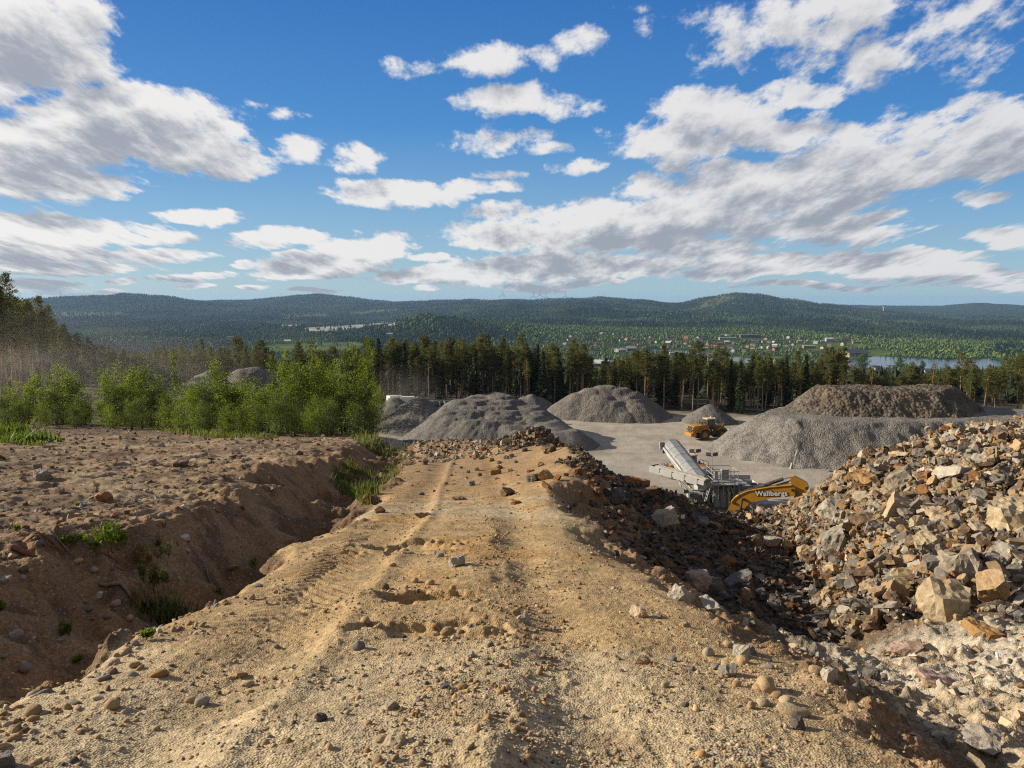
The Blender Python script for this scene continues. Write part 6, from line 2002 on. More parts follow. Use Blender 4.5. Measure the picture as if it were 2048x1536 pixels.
scatter('block_rubble', x[bigm], y[bigm], sz[bigm], cc_[bigm], 'larger broken blocks between the boulders of the rock pile and slope', M_ROCKS, TEMPL_R, .15, 5, lift=.6)
# pale floor in the lower corner
n = 12000
x = rng.uniform(1.5, 9, n); y = rng.uniform(2.0, 9.5, n)
s_ = Hbase(x, y)[1]
k_ = (s_ > 7.7) & (rng.random(n) < .35 + .65 * sstep(-.3, .4, fbm(x / .6, y / .6, 2, 61)))
x, y = x[k_], y[k_]; n = len(x)
scatter('pale_rubble', x, y, .010 + .075 * rng.random(n) ** 4, palette(['pale grey', 'cream', 'tan', 'grey', 'pinkish', 'slate'], [5, 5, 3, 2.4, .4, .4], n, rng), 'fine pale stone chips on the floor below the track', M_ROCKS, TEMPL, .25, 6)
# pebbles of the sand track and of the bench
PEB = []
for i in range(6):
    V = ICO1 * (1 + .14 * RNG.normal(size=(len(ICO1), 1))) * np.array(((.5, .4, .3), (.5, .45, .36), (.55, .33, .26), (.5, .36, .22), (.5, .42, .4), (.6, .36, .3))[i]); PEB.append((V, ICOF1))
n = 40000
r_ = 1.9 * np.exp(rng.random(n) * math.log(26 / 1.9)); a_ = rng.uniform(-.72, .55, n)
x = r_ * np.sin(a_); y = r_ * np.cos(a_)
s_ = Hbase(x, y)[1]
dn = fbm(x / .55, y / .55, 3, 63)
k_ = (s_ > 2.4) & (s_ < 7.5) & (rng.random(n) < .16 + .84 * sstep(-.05, .6, dn))
x, y, r_ = x[k_], y[k_], r_[k_]; n = len(x)
edge = sstep(-1.5, -2.2, x) * (y < 6)
sz = (.007 + .020 * rng.random(n) ** 3 + (.02 + .035 * edge) * rng.random(n) ** (7 - 3 * edge)) * (.8 + .09 * r_)
scatter('pebbles', x, y, sz, palette(['tan', 'cream', 'ochre', 'grey', 'pale grey', 'brown', 'dark grey', 'pinkish'], [6, 3, 2, 2, 1, 2.5, .8, .6], n, rng, .9), 'small pebbles and grit strewn over the sandy track', M_ROCKS, PEB, .30, 8, True)
n = 8000
r_ = 5 * np.exp(rng.random(n) * math.log(55 / 5)); a_ = rng.uniform(-.72, -.12, n)
x = r_ * np.sin(a_); y = r_ * np.cos(a_); s_ = Hbase(x, y)[1]
k_ = (s_ < 2.4) & (s_ > .3); x, y, r_ = x[k_], y[k_], r_[k_]; n = len(x)
scatter('bench_stones', x, y, (.02 + .075 * rng.random(n) ** 5) * (.55 + .045 * r_), palette(['brown', 'tan', 'tan grey', 'cream', 'rusty'], [5, 4, 3, .7, 1.5], n, rng, .85), 'small stones and clods lying over the brown bench', M_ROCKS, TEMPL, .25, 9)
n = 2400
y = 2.3 * np.exp(rng.random(n) * math.log(11 / 2.3)); x = track_x(y) + .30 + rng.normal(size=n) * .16
x = np.where(rng.random(n) < .25, -.55 + .25 * (y - 2.3) + rng.normal(size=n) * .14, x)
k_ = rng.random(n) < .25 + .75 * sstep(-.1, .35, fbm(x / .5, y / .6, 2, 66)); x, y = x[k_], y[k_]; n = len(x)
cl = np.array((.30, .195, .095)) * np.exp(rng.normal(size=(n, 1)) * .22)
scatter('soil_clods', x, y, (.008 + .038 * rng.random(n) ** 3.5) * (.8 + .05 * y), cl, 'brown soil clods squeezed up between the wheel lanes', M_ROCKS, PEB, .22, 12, True)
# crest stones at the far end of the track and under the birches
n = 5200
x = rng.uniform(-9, 2, n); y = rng.uniform(24, 40, n); s_ = Hbase(x, y)[1]
k_ = ((s_ > 4.3) & (y > 27)) | ((s_ > 2.2) & (s_ < 4.2) & (y > 32)); x, y = x[k_], y[k_]; n = len(x)
scatter('crest_stones', x, y, .05 + .20 * rng.random(n) ** 4, palette(['grey', 'pale grey', 'brown', 'tan', 'rusty'], [4, 3, 3, 2, 1], n, rng, .85), 'grey stones scattered on the crest where the track ends', M_ROCKS, TEMPL, .2, 10)


# ---- roots and dead wood on the near bank
def stick(px, py, lpx, ang, rad, label, mat=None, bend=.15, name='dead_branch', cat='branch', lift=.03):
    p = hit(px, py); t_ = p[1] * CP - p[2] * SP; L = lpx / F * t_
    rg = random.Random(int(px * 11 + py)); pts = []
    for k in range(6):
        u = (k / 5 - .5) * L
        xx = p[0] + u * math.cos(ang) + rg.gauss(0, bend * L * .12); yy = p[1] + u * math.sin(ang) + rg.gauss(0, bend * L * .12)
        pts.append(Vector((xx, yy, zn(xx, yy) + lift + rg.uniform(0, bend * L * .12))))
    c0 = pts[0].copy()
    mb = MB().path([q - c0 for q in pts], [rad * f for f in (.7, 1, .95, .9, .7, .35)], 7)
    if rg.random() < .6:
        q = pts[3] - c0; mb.path([q, q + Vector((math.cos(ang + .7), math.sin(ang + .7), .4)) * L * .22], [rad * .5, rad * .15], 5)
    o = mb.build(name, mat or M_WOOD, None, True, c0)
    return tag(o, label, cat, 'dead wood on the near bank')


stick(232, 1170, 62, .15, .022, 'short grey log lying across the dark bank'); stick(45, 1108, 62, -.1, .028, 'thick curved rotten root on the bench rim', M_REDWOOD); stick(28, 1092, 22, 1.3, .008, 'pale bleached stick poking from the root tangle')
stick(100, 1085, 60, .35, .010, 'long thin root arching over the tangle', M_REDWOOD, .4); stick(75, 1078, 50, -.2, .012, 'dark root at the back of the tangle', M_REDWOOD, .4); stick(128, 1098, 50, .1, .008, 'slender root trailing towards the fireweed', M_WOOD, .5); stick(20, 1112, 18, -.5, .007, 'short white splinter before the curved root')
stick(110, 1100, 40, .8, .007, 'thin red brown root across the tangle', M_REDWOOD, .5); stick(55, 1075, 34, .9, .006, 'wiry root standing out of the tangle', M_REDWOOD, .5); stick(222, 1122, 60, 1.25, .010, 'crooked root hanging down the bank below the fireweed', M_REDWOOD, .5); stick(285, 1180, 40, -.6, .006, 'thin twig lying in the ditch shadow')
stick(300, 1098, 40, .7, .004, 'fine dry twig sticking out over the bank', None, .3); stick(420, 1165, 40, -.7, .008, 'grey twig pointing into the near ditch'); stick(250, 1145, 40, .2, .012, 'dark stub of root under the rusty weed', M_REDWOOD); stick(700, 985, 40, -.3, .02, 'dark log lying in the grassy ditch', M_REDWOOD); stick(725, 978, 30, .1, .015, 'short dark stick beside the ditch log', M_REDWOOD)
stick(215, 1060, 30, .1, .012, 'low dark root on the stony bench', M_REDWOOD)
# ------------------------------------------------------------------ machines of the yard
M_YEL = plain('machine_yellow', (.37, .18, .026), .6, .22, 1.2, spec=.3, dirt=((.30, .22, .13), .85))
M_YEL2 = plain('boom_yellow', (.52, .25, .018), .5, .18, .8, spec=.35, dirt=((.33, .20, .07), .7))
M_BLK = plain('machine_black', (.035, .035, .036), .55, .2, 2, dirt=((.20, .18, .15), .6))
M_RUB = plain('tyre_rubber', (.055, .052, .048), .9, .2, 3, dirt=((.22, .20, .17), .8))
M_GLASS = plain('cab_glass', (.03, .045, .05), .08, .1, 1, spec=.8)
M_STEEL = plain('worn_steel', (.36, .35, .33), .55, .25, 2, metal=.3, dirt=((.30, .27, .22), .8))
M_WHT = plain('dusty_white_paint', (.40, .405, .40), .6, .12, 1, dirt=((.42, .39, .34), .9))
M_LGR = plain('dusty_grey_paint', (.27, .28, .285), .6, .14, 1.2, dirt=((.45, .42, .37), .8))
M_DGR = plain('dark_grey_paint', (.10, .105, .11), .6, .2, 1.5, dirt=((.32, .30, .26), .7))
M_BELT = plain('conveyor_belt', (.46, .40, .32), .95, .2, 2)
M_LAMP = plain('lamp_glass', (.55, .56, .58), .15, .05, 1, spec=.7)
M_REDP = plain('red_paint', (.42, .03, .025), .5, .1)
M_SHINE = plain('chromed_rod', (.55, .56, .57), .25, .05, 1, metal=.8)
M_WHITE = plain('lettering_white', (.80, .80, .78), .6, .03); M_INK = plain('lettering_black', (.02, .02, .022), .6, .03)
M_CONC = plain('concrete_block', (.36, .33, .28), .9, .2, 2)


def wheel(root, x, y, z, r=.86, w=.62):
    wh = empty('wheel'); wh.parent = root; wh.location = (x, y, z)
    t = MB().ring((0, 0, 0), 'y', r, r * .56, w, 30)
    for k in range(20):
        a = 2 * math.pi * k / 20
        for sg in (-1, 1):
            t.box((math.cos(a + .08 * sg) * (r + .015), sg * w * .26, math.sin(a + .08 * sg) * (r + .015)), (.09, w * .46, .13), (0, -a - .08 * sg, .25 * sg))
    t.build('tyre', M_RUB, wh)
    rm = MB().tube((0, -w * .30, 0), (0, w * .30, 0), r * .57, None, 20)
    for sg in (-1, 1): rm.tube((0, sg * w * .30, 0), (0, sg * w * .42, 0), r * .24, r * .2, 14)
    rm.build('rim', M_YEL, wh)


def loader(name, loc, rz, label):
    root = empty(name, loc, rz, label, 'wheel loader')
    for x in (-1.65, 1.65):
        for y in (-1.12, 1.12): wheel(root, x, y, .86)
    b_ = MB()
    b_.prism([(-3.75, 1.25), (-.75, 1.25), (-.75, 2.45), (-1.5, 2.55), (-3.55, 2.35), (-3.8, 2.1)], -.95, .95)
    for sg in (-1, 1):
        b_.prism([(-2.75, 1.3), (-2.62, 1.75), (-2.2, 2.02), (-1.1, 2.02), (-.7, 1.7), (-.62, 1.45), (-.8, 1.45), (-1.2, 1.86), (-2.15, 1.86), (-2.5, 1.6), (-2.6, 1.3)], sg * .93 - (.55 if sg < 0 else 0), sg * .93 + (.55 if sg > 0 else 0))
    b_.build('engine_hood', M_YEL, root)
    MB().box((-3.7, 0, .95), (1.0, 2.3, .62), ch=.08).box((-4.15, 0, .82), (.3, 2.5, .28), ch=.05).build('counterweight', M_YEL, root)
    g = MB().box((-3.82, 0, 1.82), (.10, 1.3, .95))
    for k in range(6): g.box((-3.88, 0, 1.45 + k * .15), (.05, 1.2, .05))
    g.build('radiator_grille', M_BLK, root)
    MB().box((-3.9, -.72, 1.72), (.1, .2, .22)).build('tail_light', M_REDP, root)
    MB().box((-3.9, .72, 1.72), (.1, .2, .22)).build('tail_light', M_REDP, root)
    MB().box((-1.6, 0, .95), (3.2, .9, .6)).tube((-1.65, -1.1, .86), (-1.65, 1.1, .86), .26).tube((1.65, -1.1, .86), (1.65, 1.1, .86), .26).box((0, 0, 1.05), (.8, .5, .9)).build('rear_frame', M_BLK, root)
    c = MB()
    c.prism([(-.95, 1.75), (.55, 1.75), (.78, 2.35), (.45, 3.38), (-.85, 3.38), (-.95, 2.4)], -.72, .72)
    cab = c.build('cab', M_BLK, root)
    gl = MB()
    gl.prism([(-.72, 2.38), (.02, 2.38), (.02, 3.25), (-.68, 3.25)], -.74, .74).prism([(.12, 2.05), (.55, 2.05), (.66, 2.38), (.40, 3.25), (.12, 3.25)], -.74, .74)
    gl.raw([(.58, -.6, 1.95), (.58, .6, 1.95), (.80, .6, 2.36), (.80, -.6, 2.36)], [(0, 1, 2, 3)]).raw([(.80, -.6, 2.4), (.80, .6, 2.4), (.49, .6, 3.3), (.49, -.6, 3.3)], [(0, 1, 2, 3)]).box((-.93, 0, 2.9), (.06, 1.1, .75))
    gl.build('window', M_GLASS, cab)
    rf = MB().box((-.2, 0, 3.46), (1.62, 1.6, .16), ch=.05)
    rf.build('cab_roof', M_CREAM, cab)
    for y in (-.6, .6): MB().box((.5, y, 3.60), (.14, .24, .14)).build('work_lamp', M_LAMP, cab)
    MB().tube((-1.7, .45, 2.4), (-1.7, .45, 3.25), .09, .08, 10).tube((-1.75, -.35, 2.4), (-1.75, -.35, 2.8), .16, .16, 12).tube((-1.75, -.35, 2.8), (-1.75, -.35, 2.92), .20, .1, 12).build('exhaust_stack', M_BLK, root)
    MB().tube((-1.15, -.86, 2.06), (-1.15, -.86, 2.62), .13, None, 10).build('fire_extinguisher', M_REDP, root)
    l = MB()
    for k in range(4): l.box((-.25, -1.0, .75 + k * .33), (.5, .25, .05))
    l.bar((-.5, -1.1, .7), (-.5, -1.0, 2.2), .05).bar((0, -1.1, .7), (0, -1.0, 2.2), .05).bar((-2.9, -.9, 2.9), (-1.3, -.9, 2.95), .05).bar((-2.9, -.9, 2.4), (-2.9, -.9, 2.9), .05).bar((-2.0, -.9, 2.5), (-2.0, -.9, 2.92), .05)
    l.build('ladder', M_BLK, root)
    f_ = MB().prism([(.7, .75), (2.2, .65), (2.3, 1.5), (1.7, 2.25), (1.15, 2.2), (.75, 1.5)], -.42, .42)
    for sg in (-1, 1): f_.prism([(.82, 1.55), (1.05, 1.86), (1.5, 2.0), (2.2, 1.86), (2.2, 1.78), (1.5, 1.9), (1.12, 1.76), (.92, 1.5)], sg * .85 - (.5 if sg < 0 else 0), sg * .85 + (.5 if sg > 0 else 0))
    f_.build('front_frame', M_YEL, root)
    for sg in (-1, 1):
        MB().prism([(1.35, 2.18), (1.35, 1.85), (2.5, 1.38), (3.35, .42), (3.6, .45), (3.55, .72), (2.8, 1.72), (1.7, 2.3)], sg * .62 - .1, sg * .62 + .1).build('lift_arm', M_YEL, root)
    MB().tube((1.35, 0, 2.15), (2.6, 0, 2.25), .09).prism([(2.35, 1.3), (2.6, 1.25), (2.75, 1.9), (2.75, 2.4), (2.5, 2.4)], -.09, .09).tube((2.62, 0, 1.35), (3.5, 0, .95), .07).build('tilt_linkage', M_YEL, root)
    for y in (-.9, .9): MB().box((1.75, y, 2.28), (.16, .26, .2)).bar((1.75, y, 1.95), (1.75, y, 2.2), .05).build('headlight', M_LAMP, root)
    bk = MB()
    outer = [(3.35, .30), (3.45, 1.05), (3.75, 1.42), (4.35, 1.55), (4.30, 1.45), (3.85, 1.32), (3.60, 1.0), (3.58, .42), (3.75, .22), (4.75, .06), (4.75, .0), (3.55, .08)]
    bk.prism(outer, -1.5, 1.5)
    for sg in (-1, 1): bk.prism([(3.5, .15), (4.6, .06), (4.35, 1.5), (3.75, 1.4), (3.5, 1.0)], sg * 1.5 - .04, sg * 1.5 + .04)
    for k in range(8): bk.box((4.82, -1.4 + k * .4, .05), (.25, .1, .07))
    for k in range(6): bk.bar((3.78, -1.25 + k * .5, 1.44), (4.35, -1.25 + k * .5, 1.62), .10, .05)
    bk.build('bucket', M_STEEL, root)
    return root


M_CREAM = plain('cab_roof_paint', (.58, .44, .25), .55, .1)
p0 = on_z(1412, 877, ZF)
loader('wheel_loader', (p0[0] + .6, p0[1], ZF + .02), R(17), 'yellow wheel loader with lowered steel bucket standing in the open yard')
p1 = at(1386, 950, 97)
o2 = loader('wheel_loader', (p1.x - .6, 97.5, ZF), R(118), 'second yellow loader half hidden behind the big covered conveyor')

# ---- mobile crusher
CR = Vector((21.0, 84.0, ZF))
crusher = empty('mobile_crusher', CR, 0, 'dusty white and grey mobile stone crusher with two conveyors below the rubble crest', 'crusher')
def L_(px, py, Y): return at(px, py, Y) - CR


def conveyor_frame(A, B):
    d = (B - A).normalized(); r = d.cross(Vector((0, 0, 1))).normalized(); u = r.cross(d).normalized()
    return d, r, u


A = L_(1402, 962, 82.0); B = L_(1342.5, 888, 90.5)
d, r, u = conveyor_frame(A, B); Ln = (B - A).length
nseg = 5
cov = MB()
for k in range(nseg):
    a0 = A + d * (Ln * k / nseg + .03); a1 = A + d * (Ln * (k + 1) / nseg - .03)
    sec = [(-1.02, -.05), (-.98, .28), (-.42, .62), (.42, .62), (.98, .28), (1.02, -.05)]
    vs = [a0 + r * x + u * y for x, y in sec] + [a1 + r * x + u * y for x, y in sec]
    fs = [(i, i + 1, i + 7, i + 6) for i in range(5)] + [(5, 0, 6, 11), (0, 1, 2, 3, 4, 5), (11, 10, 9, 8, 7, 6)]
    cov.raw(vs, fs)
    sec2 = [(x * 1.025, y * 1.03 + .01) for x, y in sec]
    b0 = a1 - d * .12
    vs = [b0 + r * x + u * y for x, y in sec2] + [a1 + d * .02 + r * x + u * y for x, y in sec2]
    cov.raw(vs, fs)
mc = cov.build('covered_conveyor', M_LGR, crusher)
fr = MB()
for sg in (-1, 1):
    fr.bar(A + r * sg * 1.08 - u * .30, B + r * sg * 1.08 - u * .30, .12, .32)
    fr.bar(A + r * sg * 1.08 - u * .9, A + (B - A) * .85 + r * sg * 1.08 - u * .5, .1, .12)
    for k in range(9):
        c0 = A + d * Ln * (.05 + k * .1) + r * sg * 1.08
        fr.bar(c0 - u * .3, c0 + d * Ln * .05 - u * (.88 - k * .04), .06)
for k in range(6): c0 = A + d * Ln * (.1 + k * .16) - u * .35; fr.bar(c0 - r * 1.08, c0 + r * 1.08, .1)
fr.bar(A + d * Ln * .62 - r * 1.0 - u * .4, A + d * Ln * .35 - r * 1.0 - Vector((0, 0, 2.2)), .14).bar(A + d * Ln * .62 + r * 1.0 - u * .4, A + d * Ln * .35 + r * 1.0 - Vector((0, 0, 2.2)), .14)
fr.build('conveyor_frame', M_WHT, mc)
MB().tube(B - r * 1.05 - u * .15, B + r * 1.05 - u * .15, .36, None, 16).box(B - r * 1.25 + u * .05, (.5, .5, .5), ch=.05).box(B - r * 1.2 - u * .45, (.4, .4, .4), ch=.05).build('head_drum', M_LGR, mc)
rubber = MB(); c0 = B + d * .35 - u * .3
rubber.raw([c0 - r * .95, c0 + r * .95, c0 + r * .9 - Vector((0, 0, 1.0)), c0 - r * .9 - Vector((0, 0, 1.0)), c0 - r * .95 + d * .06, c0 + r * .95 + d * .06, c0 + r * .9 + d * .06 - Vector((0, 0, 1.0)), c0 - r * .9 + d * .06 - Vector((0, 0, 1.0))], [(0, 1, 2, 3), (7, 6, 5, 4), (0, 4, 5, 1), (1, 5, 6, 2), (2, 6, 7, 3), (3, 7, 4, 0)])
rubber.build('dust_curtain', M_DGR, mc)

A = L_(1414, 965, 80.5); B = L_(1309.5, 936, 85.5)
d, r, u = conveyor_frame(A, B); Ln = (B - A).length
sc = MB()
for sg in (-1, 1):
    sc.bar(A + r * sg * .62, B + r * sg * .62, .08, .45)
    for k in range(4): c0 = A + d * Ln * (.12 + k * .24); sc.bar(c0 + r * sg * .67 - u * .02, c0 + d * Ln * .2 + r * sg * .67 - u * .02, .05, .75)
for k in range(7): c0 = A + d * Ln * (.06 + k * .145); sc.bar(c0 - r * .6 - u * .12, c0 + r * .6 - u * .12, .08)
sc.bar(A + d * Ln * .55 - u * .2 + r * .5, A + d * Ln * .22 - Vector((0, 0, 1.7)) + r * .5, .1).bar(A + d * Ln * .55 - u * .2 - r * .5, A + d * Ln * .22 - Vector((0, 0, 1.7)) - r * .5, .1)
sd_ = sc.build('side_conveyor', M_WHT, crusher)
be = MB()
sec = [(-.56, .30), (-.3, .42), (.3, .42), (.56, .30), (.56, .22), (-.56, .22)]
vs = [A + r * x + u * y for x, y in sec] + [B - d * .3 + r * x + u * y for x, y in sec]
be.raw(vs, [(i, (i + 1) % 6, 6 + (i + 1) % 6, 6 + i) for i in range(6)] + [(5, 4, 3, 2, 1, 0), (6, 7, 8, 9, 10, 11)]); be.build('belt_cover', M_BELT, sd_)
MB().tube(B - r * .62 + u * .12, B + r * .62 + u * .12, .28, None, 14).build('end_drum', M_BLK, sd_)

body = MB()
c0 = L_(1441, 985, 82)
body.box((c0.x, c0.y, c0.z), (2.0, 2.2, 3.0), ch=.08)
for k in range(5): body.box((c0.x - .8 + k * .40, c0.y - 1.13, c0.z), (.06, .08, 2.9))
body.box((c0.x - 2.3, c0.y + .6, c0.z - .9), (2.2, 2.0, 1.6), ch=.06).box((c0.x + 2.2, c0.y + .4, c0.z - .2), (2.0, 1.9, 2.2), ch=.08, taper=.85)
body.box((c0.x - .2, c0.y + .3, 1.0), (11.5, 1.9, .55)).box((c0.x - .2, c0.y - .55, .9), (10.5, .25, .7)).box((c0.x - .2, c0.y + 1.2, .9), (10.5, .25, .7))
body.build('crusher_house', M_LGR, crusher)
dk = MB().box((c0.x + 1.45, c0.y - 1.1, c0.z + .2), (1.0, .5, 2.2), ch=.1).tube((c0.x + 1.45, c0.y - 1.4, c0.z - .1), (c0.x + 1.45, c0.y - 1.0, c0.z - .1), .62, None, 20).box((c0.x + .3, c0.y - 1.2, c0.z - 1.6), (3.4, .3, .5))
dk.build('drive_guard', M_DGR, crusher)
pf = MB(); tz = L_(1441, 962, 82).z
pf.box((c0.x, c0.y - .4, tz), (2.8, 3.0, .10))
pf.build('walkway', M_STEEL, crusher)
rl = MB()
for x in (-1.35, -.45, .45, 1.35):
    for y in (-1.85, 1.05): rl.tube((c0.x + x, c0.y + y, tz), (c0.x + x, c0.y + y, tz + 1.5), .035, None, 6)
for y in (-1.85, 1.05):
    for hh in (.55, 1.05, 1.5): rl.tube((c0.x - 1.35, c0.y + y, tz + hh), (c0.x + 1.35, c0.y + y, tz + hh), .032, None, 6)
for x in (-1.35, 1.35):
    for hh in (.55, 1.05, 1.5): rl.tube((c0.x + x, c0.y - 1.85, tz + hh), (c0.x + x, c0.y + 1.05, tz + hh), .032, None, 6)
rl.build('railing', M_STEEL, crusher)
ld_ = MB(); q0 = Vector((c0.x - 2.2, c0.y - 1.7, tz - 2.3)); q1 = Vector((c0.x - 1.5, c0.y - 1.7, tz + .4))
for dy in (-.28, .28): ld_.bar(q0 + Vector((0, dy, 0)), q1 + Vector((0, dy, 0)), .07)
for k in range(8): a0 = q0.lerp(q1, (k + .5) / 8); ld_.bar(a0 - Vector((0, .28, 0)), a0 + Vector((0, .28, 0)), .06, .04)
ld_.build('ladder', M_WHT, crusher)
hp = MB()
h0 = L_(1487, 968, 83); w_, dp, hh = 3.0, 3.0, 1.3
def hop(s0, z): return [(h0.x - w_ / 2 * s0, h0.y - dp / 2 * s0, z), (h0.x + w_ / 2 * s0, h0.y - dp / 2 * s0, z), (h0.x + w_ / 2 * s0, h0.y + dp / 2 * s0, z), (h0.x - w_ / 2 * s0, h0.y + dp / 2 * s0, z)]
o_, i_ = hop(.72, h0.z - 1.3), hop(1.0, h0.z + .15); o2_, i2_ = hop(.95, h0.z + .15), hop(.67, h0.z - 1.2)
hp.raw(o_ + i_ + o2_ + i2_, [(k, (k + 1) % 4, 4 + (k + 1) % 4, 4 + k) for k in range(4)] + [(4 + k, 4 + (k + 1) % 4, 8 + (k + 1) % 4, 8 + k) for k in range(4)] + [(8 + k, 8 + (k + 1) % 4, 12 + (k + 1) % 4, 12 + k) for k in range(4)] + [(12, 13, 14, 15), (3, 2, 1, 0)])
for k in range(4): hp.box((h0.x - 1.2 + k * .8, h0.y - 1.42, h0.z - .35), (.1, .22, 1.0), (R(-18), 0, 0))
hp.bar((h0.x - 1.2, h0.y, h0.z - 1.3), (h0.x - 1.0, h0.y, .9), .25).bar((h0.x + 1.0, h0.y, h0.z - 1.3), (h0.x + .8, h0.y, .9), .25)
hpo = hp.build('feed_hopper', M_WHT, crusher)
MB().box((h0.x - 1.6, h0.y + .9, h0.z + .36), (3.4, 1.1, .12), (0, R(7), 0)).box((h0.x - .2, h0.y + 1.75, h0.z + .2), (3.0, .10, .8), (R(-18), 0, 0)).build('hopper_wing', M_WHT, hpo)
pp = MB()
for k, (x, zt) in enumerate(((.55, .9), (.95, 1.2), (1.9, .6))): pp.path([(c0.x + x, c0.y - 1.5, c0.z - 1.2), (c0.x + x + .05, c0.y - 1.55, c0.z + .3), (c0.x + x - .3, c0.y - 1.3, c0.z + zt)], [.11, .11, .11], 8)
pp.build('hose', M_WHT, crusher)
en = MB(); e0 = L_(1409, 948, 88); en.box(e0, (1.4, 2.0, 1.15), ch=.05); en.box(e0 + Vector((.2, 0, -1.3)), (2.4, 2.0, 1.4), ch=.05)
eo = en.build('engine_box', M_WHT, crusher)
MB().box(e0 + Vector((.35, -1.01, -.05)), (.55, .04, .55)).build('louvre', M_BLK, eo)
for y in (-1.35, 1.55):
    tr = MB(); yy = c0.y + y
    tr.prism([(c0.x - 3.0, .45), (c0.x - 2.7, .05), (c0.x + 2.6, .05), (c0.x + 2.9, .45), (c0.x + 2.6, .85), (c0.x - 2.7, .85)], yy - .25, yy + .25)
    for k in range(22): tr.box((c0.x - 2.7 + k * .25, yy, .88), (.14, .54, .06)).box((c0.x - 2.7 + k * .25, yy, .03), (.14, .54, .06))
    tr.build('crawler_track', M_DGR, crusher)
for i, (pt, pb, Y) in enumerate((((1390, 905), (1390, 948), 87.0), ((1423.5, 912), (1423.5, 955), 83.2))):
    t0 = L_(*pt, Y); b0 = L_(*pb, Y)
    ms = MB().tube(b0, t0, .06, .05, 8).bar(t0 + Vector((-.5, 0, 0)), t0 + Vector((.5, 0, 0)), .07)
    mo = ms.build('lamp_mast', M_STEEL, crusher)
    for dx in (-.38, .38):
        MB().box(t0 + Vector((dx, -.05, .22)), (.58, .22, .36), (R(-25), 0, R(12 if dx > 0 else -14)), ch=.03).build('floodlight', M_DGR, mo)
# motors, guards, cable trays; dark boxes added to stand for shaded gaps
gr = MB()
for k, (dx, dy, dz, sx, sy, sz_) in enumerate(((-1.6, -1.35, .55, .5, .5, .6), (-1.9, -1.0, -.3, .7, .5, .9), (.2, -1.3, .9, .9, .3, .35), (1.1, -1.5, .75, .35, .35, .8), (2.3, -1.1, .75, .8, .5, .3), (2.9, -.9, -.2, .5, .4, 1.0), (-3.2, -.6, -.4, .9, .6, 1.1), (-3.9, -.2, .2, .5, .5, .4), (3.4, -1.0, .4, .4, .4, .9), (-2.6, -1.3, -1.2, 1.2, .3, .5))):
    gr.box((c0.x + dx, c0.y + dy, c0.z + dz), (sx, sy, sz_), ch=.04)
for k in range(5): gr.tube((c0.x - 1.0 + k * .7, c0.y - 1.22, c0.z - 1.3), (c0.x - 1.2 + k * .75, c0.y - 1.25, c0.z + 1.1), .05, None, 6)
gr.build('motors_and_dark_gaps', M_DGR, crusher)
tb_ = MB()
for k in range(6): tb_.bar((c0.x - 1.3 + k * .55, c0.y - 1.9, tz), (c0.x - 1.3 + k * .55, c0.y - 1.9, tz - 1.9 + (k % 3) * .4), .07)
tb_.bar((c0.x - 3.4, c0.y - 1.0, tz - .8), (c0.x + 3.2, c0.y - 1.2, tz - .5), .12).bar((c0.x + 1.4, c0.y - .8, tz + .9), (c0.x + 3.6, c0.y - .8, tz - .6), .09)
tb_.box((c0.x + .3, c0.y - .3, tz + .75), (.8, .6, 1.3), ch=.06).tube((c0.x - .6, c0.y, tz + .1), (c0.x - .6, c0.y, tz + 1.1), .25, None, 12)
tb_.build('platform_gear', M_LGR, crusher)
# stones waiting in the hopper
rr2 = random.Random(5)
for k in range(9):
    o = bpy.data.objects.new('rock', rr2.choice(ROCKME['block'] + ROCKME['slab'])); COL.objects.link(o)
    o.location = CR + Vector((h0.x - 1.0 + (k % 5) * .5, h0.y - .9 + (k // 5) * .8, h0.z - .1 + rr2.uniform(0, .25))); s = rr2.uniform(.5, .9); o.scale = (s, s, s * .8); o.rotation_euler = (rr2.random(), rr2.random(), rr2.random() * 6)
    o.color = (*RC[rr2.choice(['grey', 'brown', 'tan', 'dark grey'])], 1); tag(o, 'broken rock waiting in the feed hopper of the crusher', 'rock', 'rocks in the crusher hopper')

# ---- excavator behind the rubble: only its boom shows
EY = 62.0
EC = Vector((17.2, EY + .2, float(H(17.2, EY, False)[0])))
exc = empty('excavator', EC, 0, 'yellow excavator behind the rubble with its lettered boom reaching over the rock pile', 'excavator')
YAW = R(24)
exc.rotation_euler = (0, 0, -YAW)


def E2(px, py):
    '''point of the boom plane (turned a little towards the track) on the sight line of a photo pixel -> local x, z'''
    u = float(xr(px, py)); c = 1 / math.tan(YAW)
    Y = (EC.x + EC.y * c) / (u + c)
    return ((EC.y - Y) / math.sin(YAW), float(slope(py)) * Y - EC.z)


bo = [E2(*q) for q in ((1458, 1014), (1463, 1005), (1471, 996), (1482, 988.5), (1497, 982), (1540, 974.5), (1584, 970.5), (1590, 973), (1592, 982), (1590, 990), (1545, 994), (1507, 1002), (1494, 1010), (1484, 1024), (1470, 1044), (1452, 1050), (1452, 1030))]
bo.reverse()
yb0, yb1 = -.38, .34
bm_ = MB().prism(bo, yb0, yb1)
boom = bm_.build('boom', M_YEL2, exc)
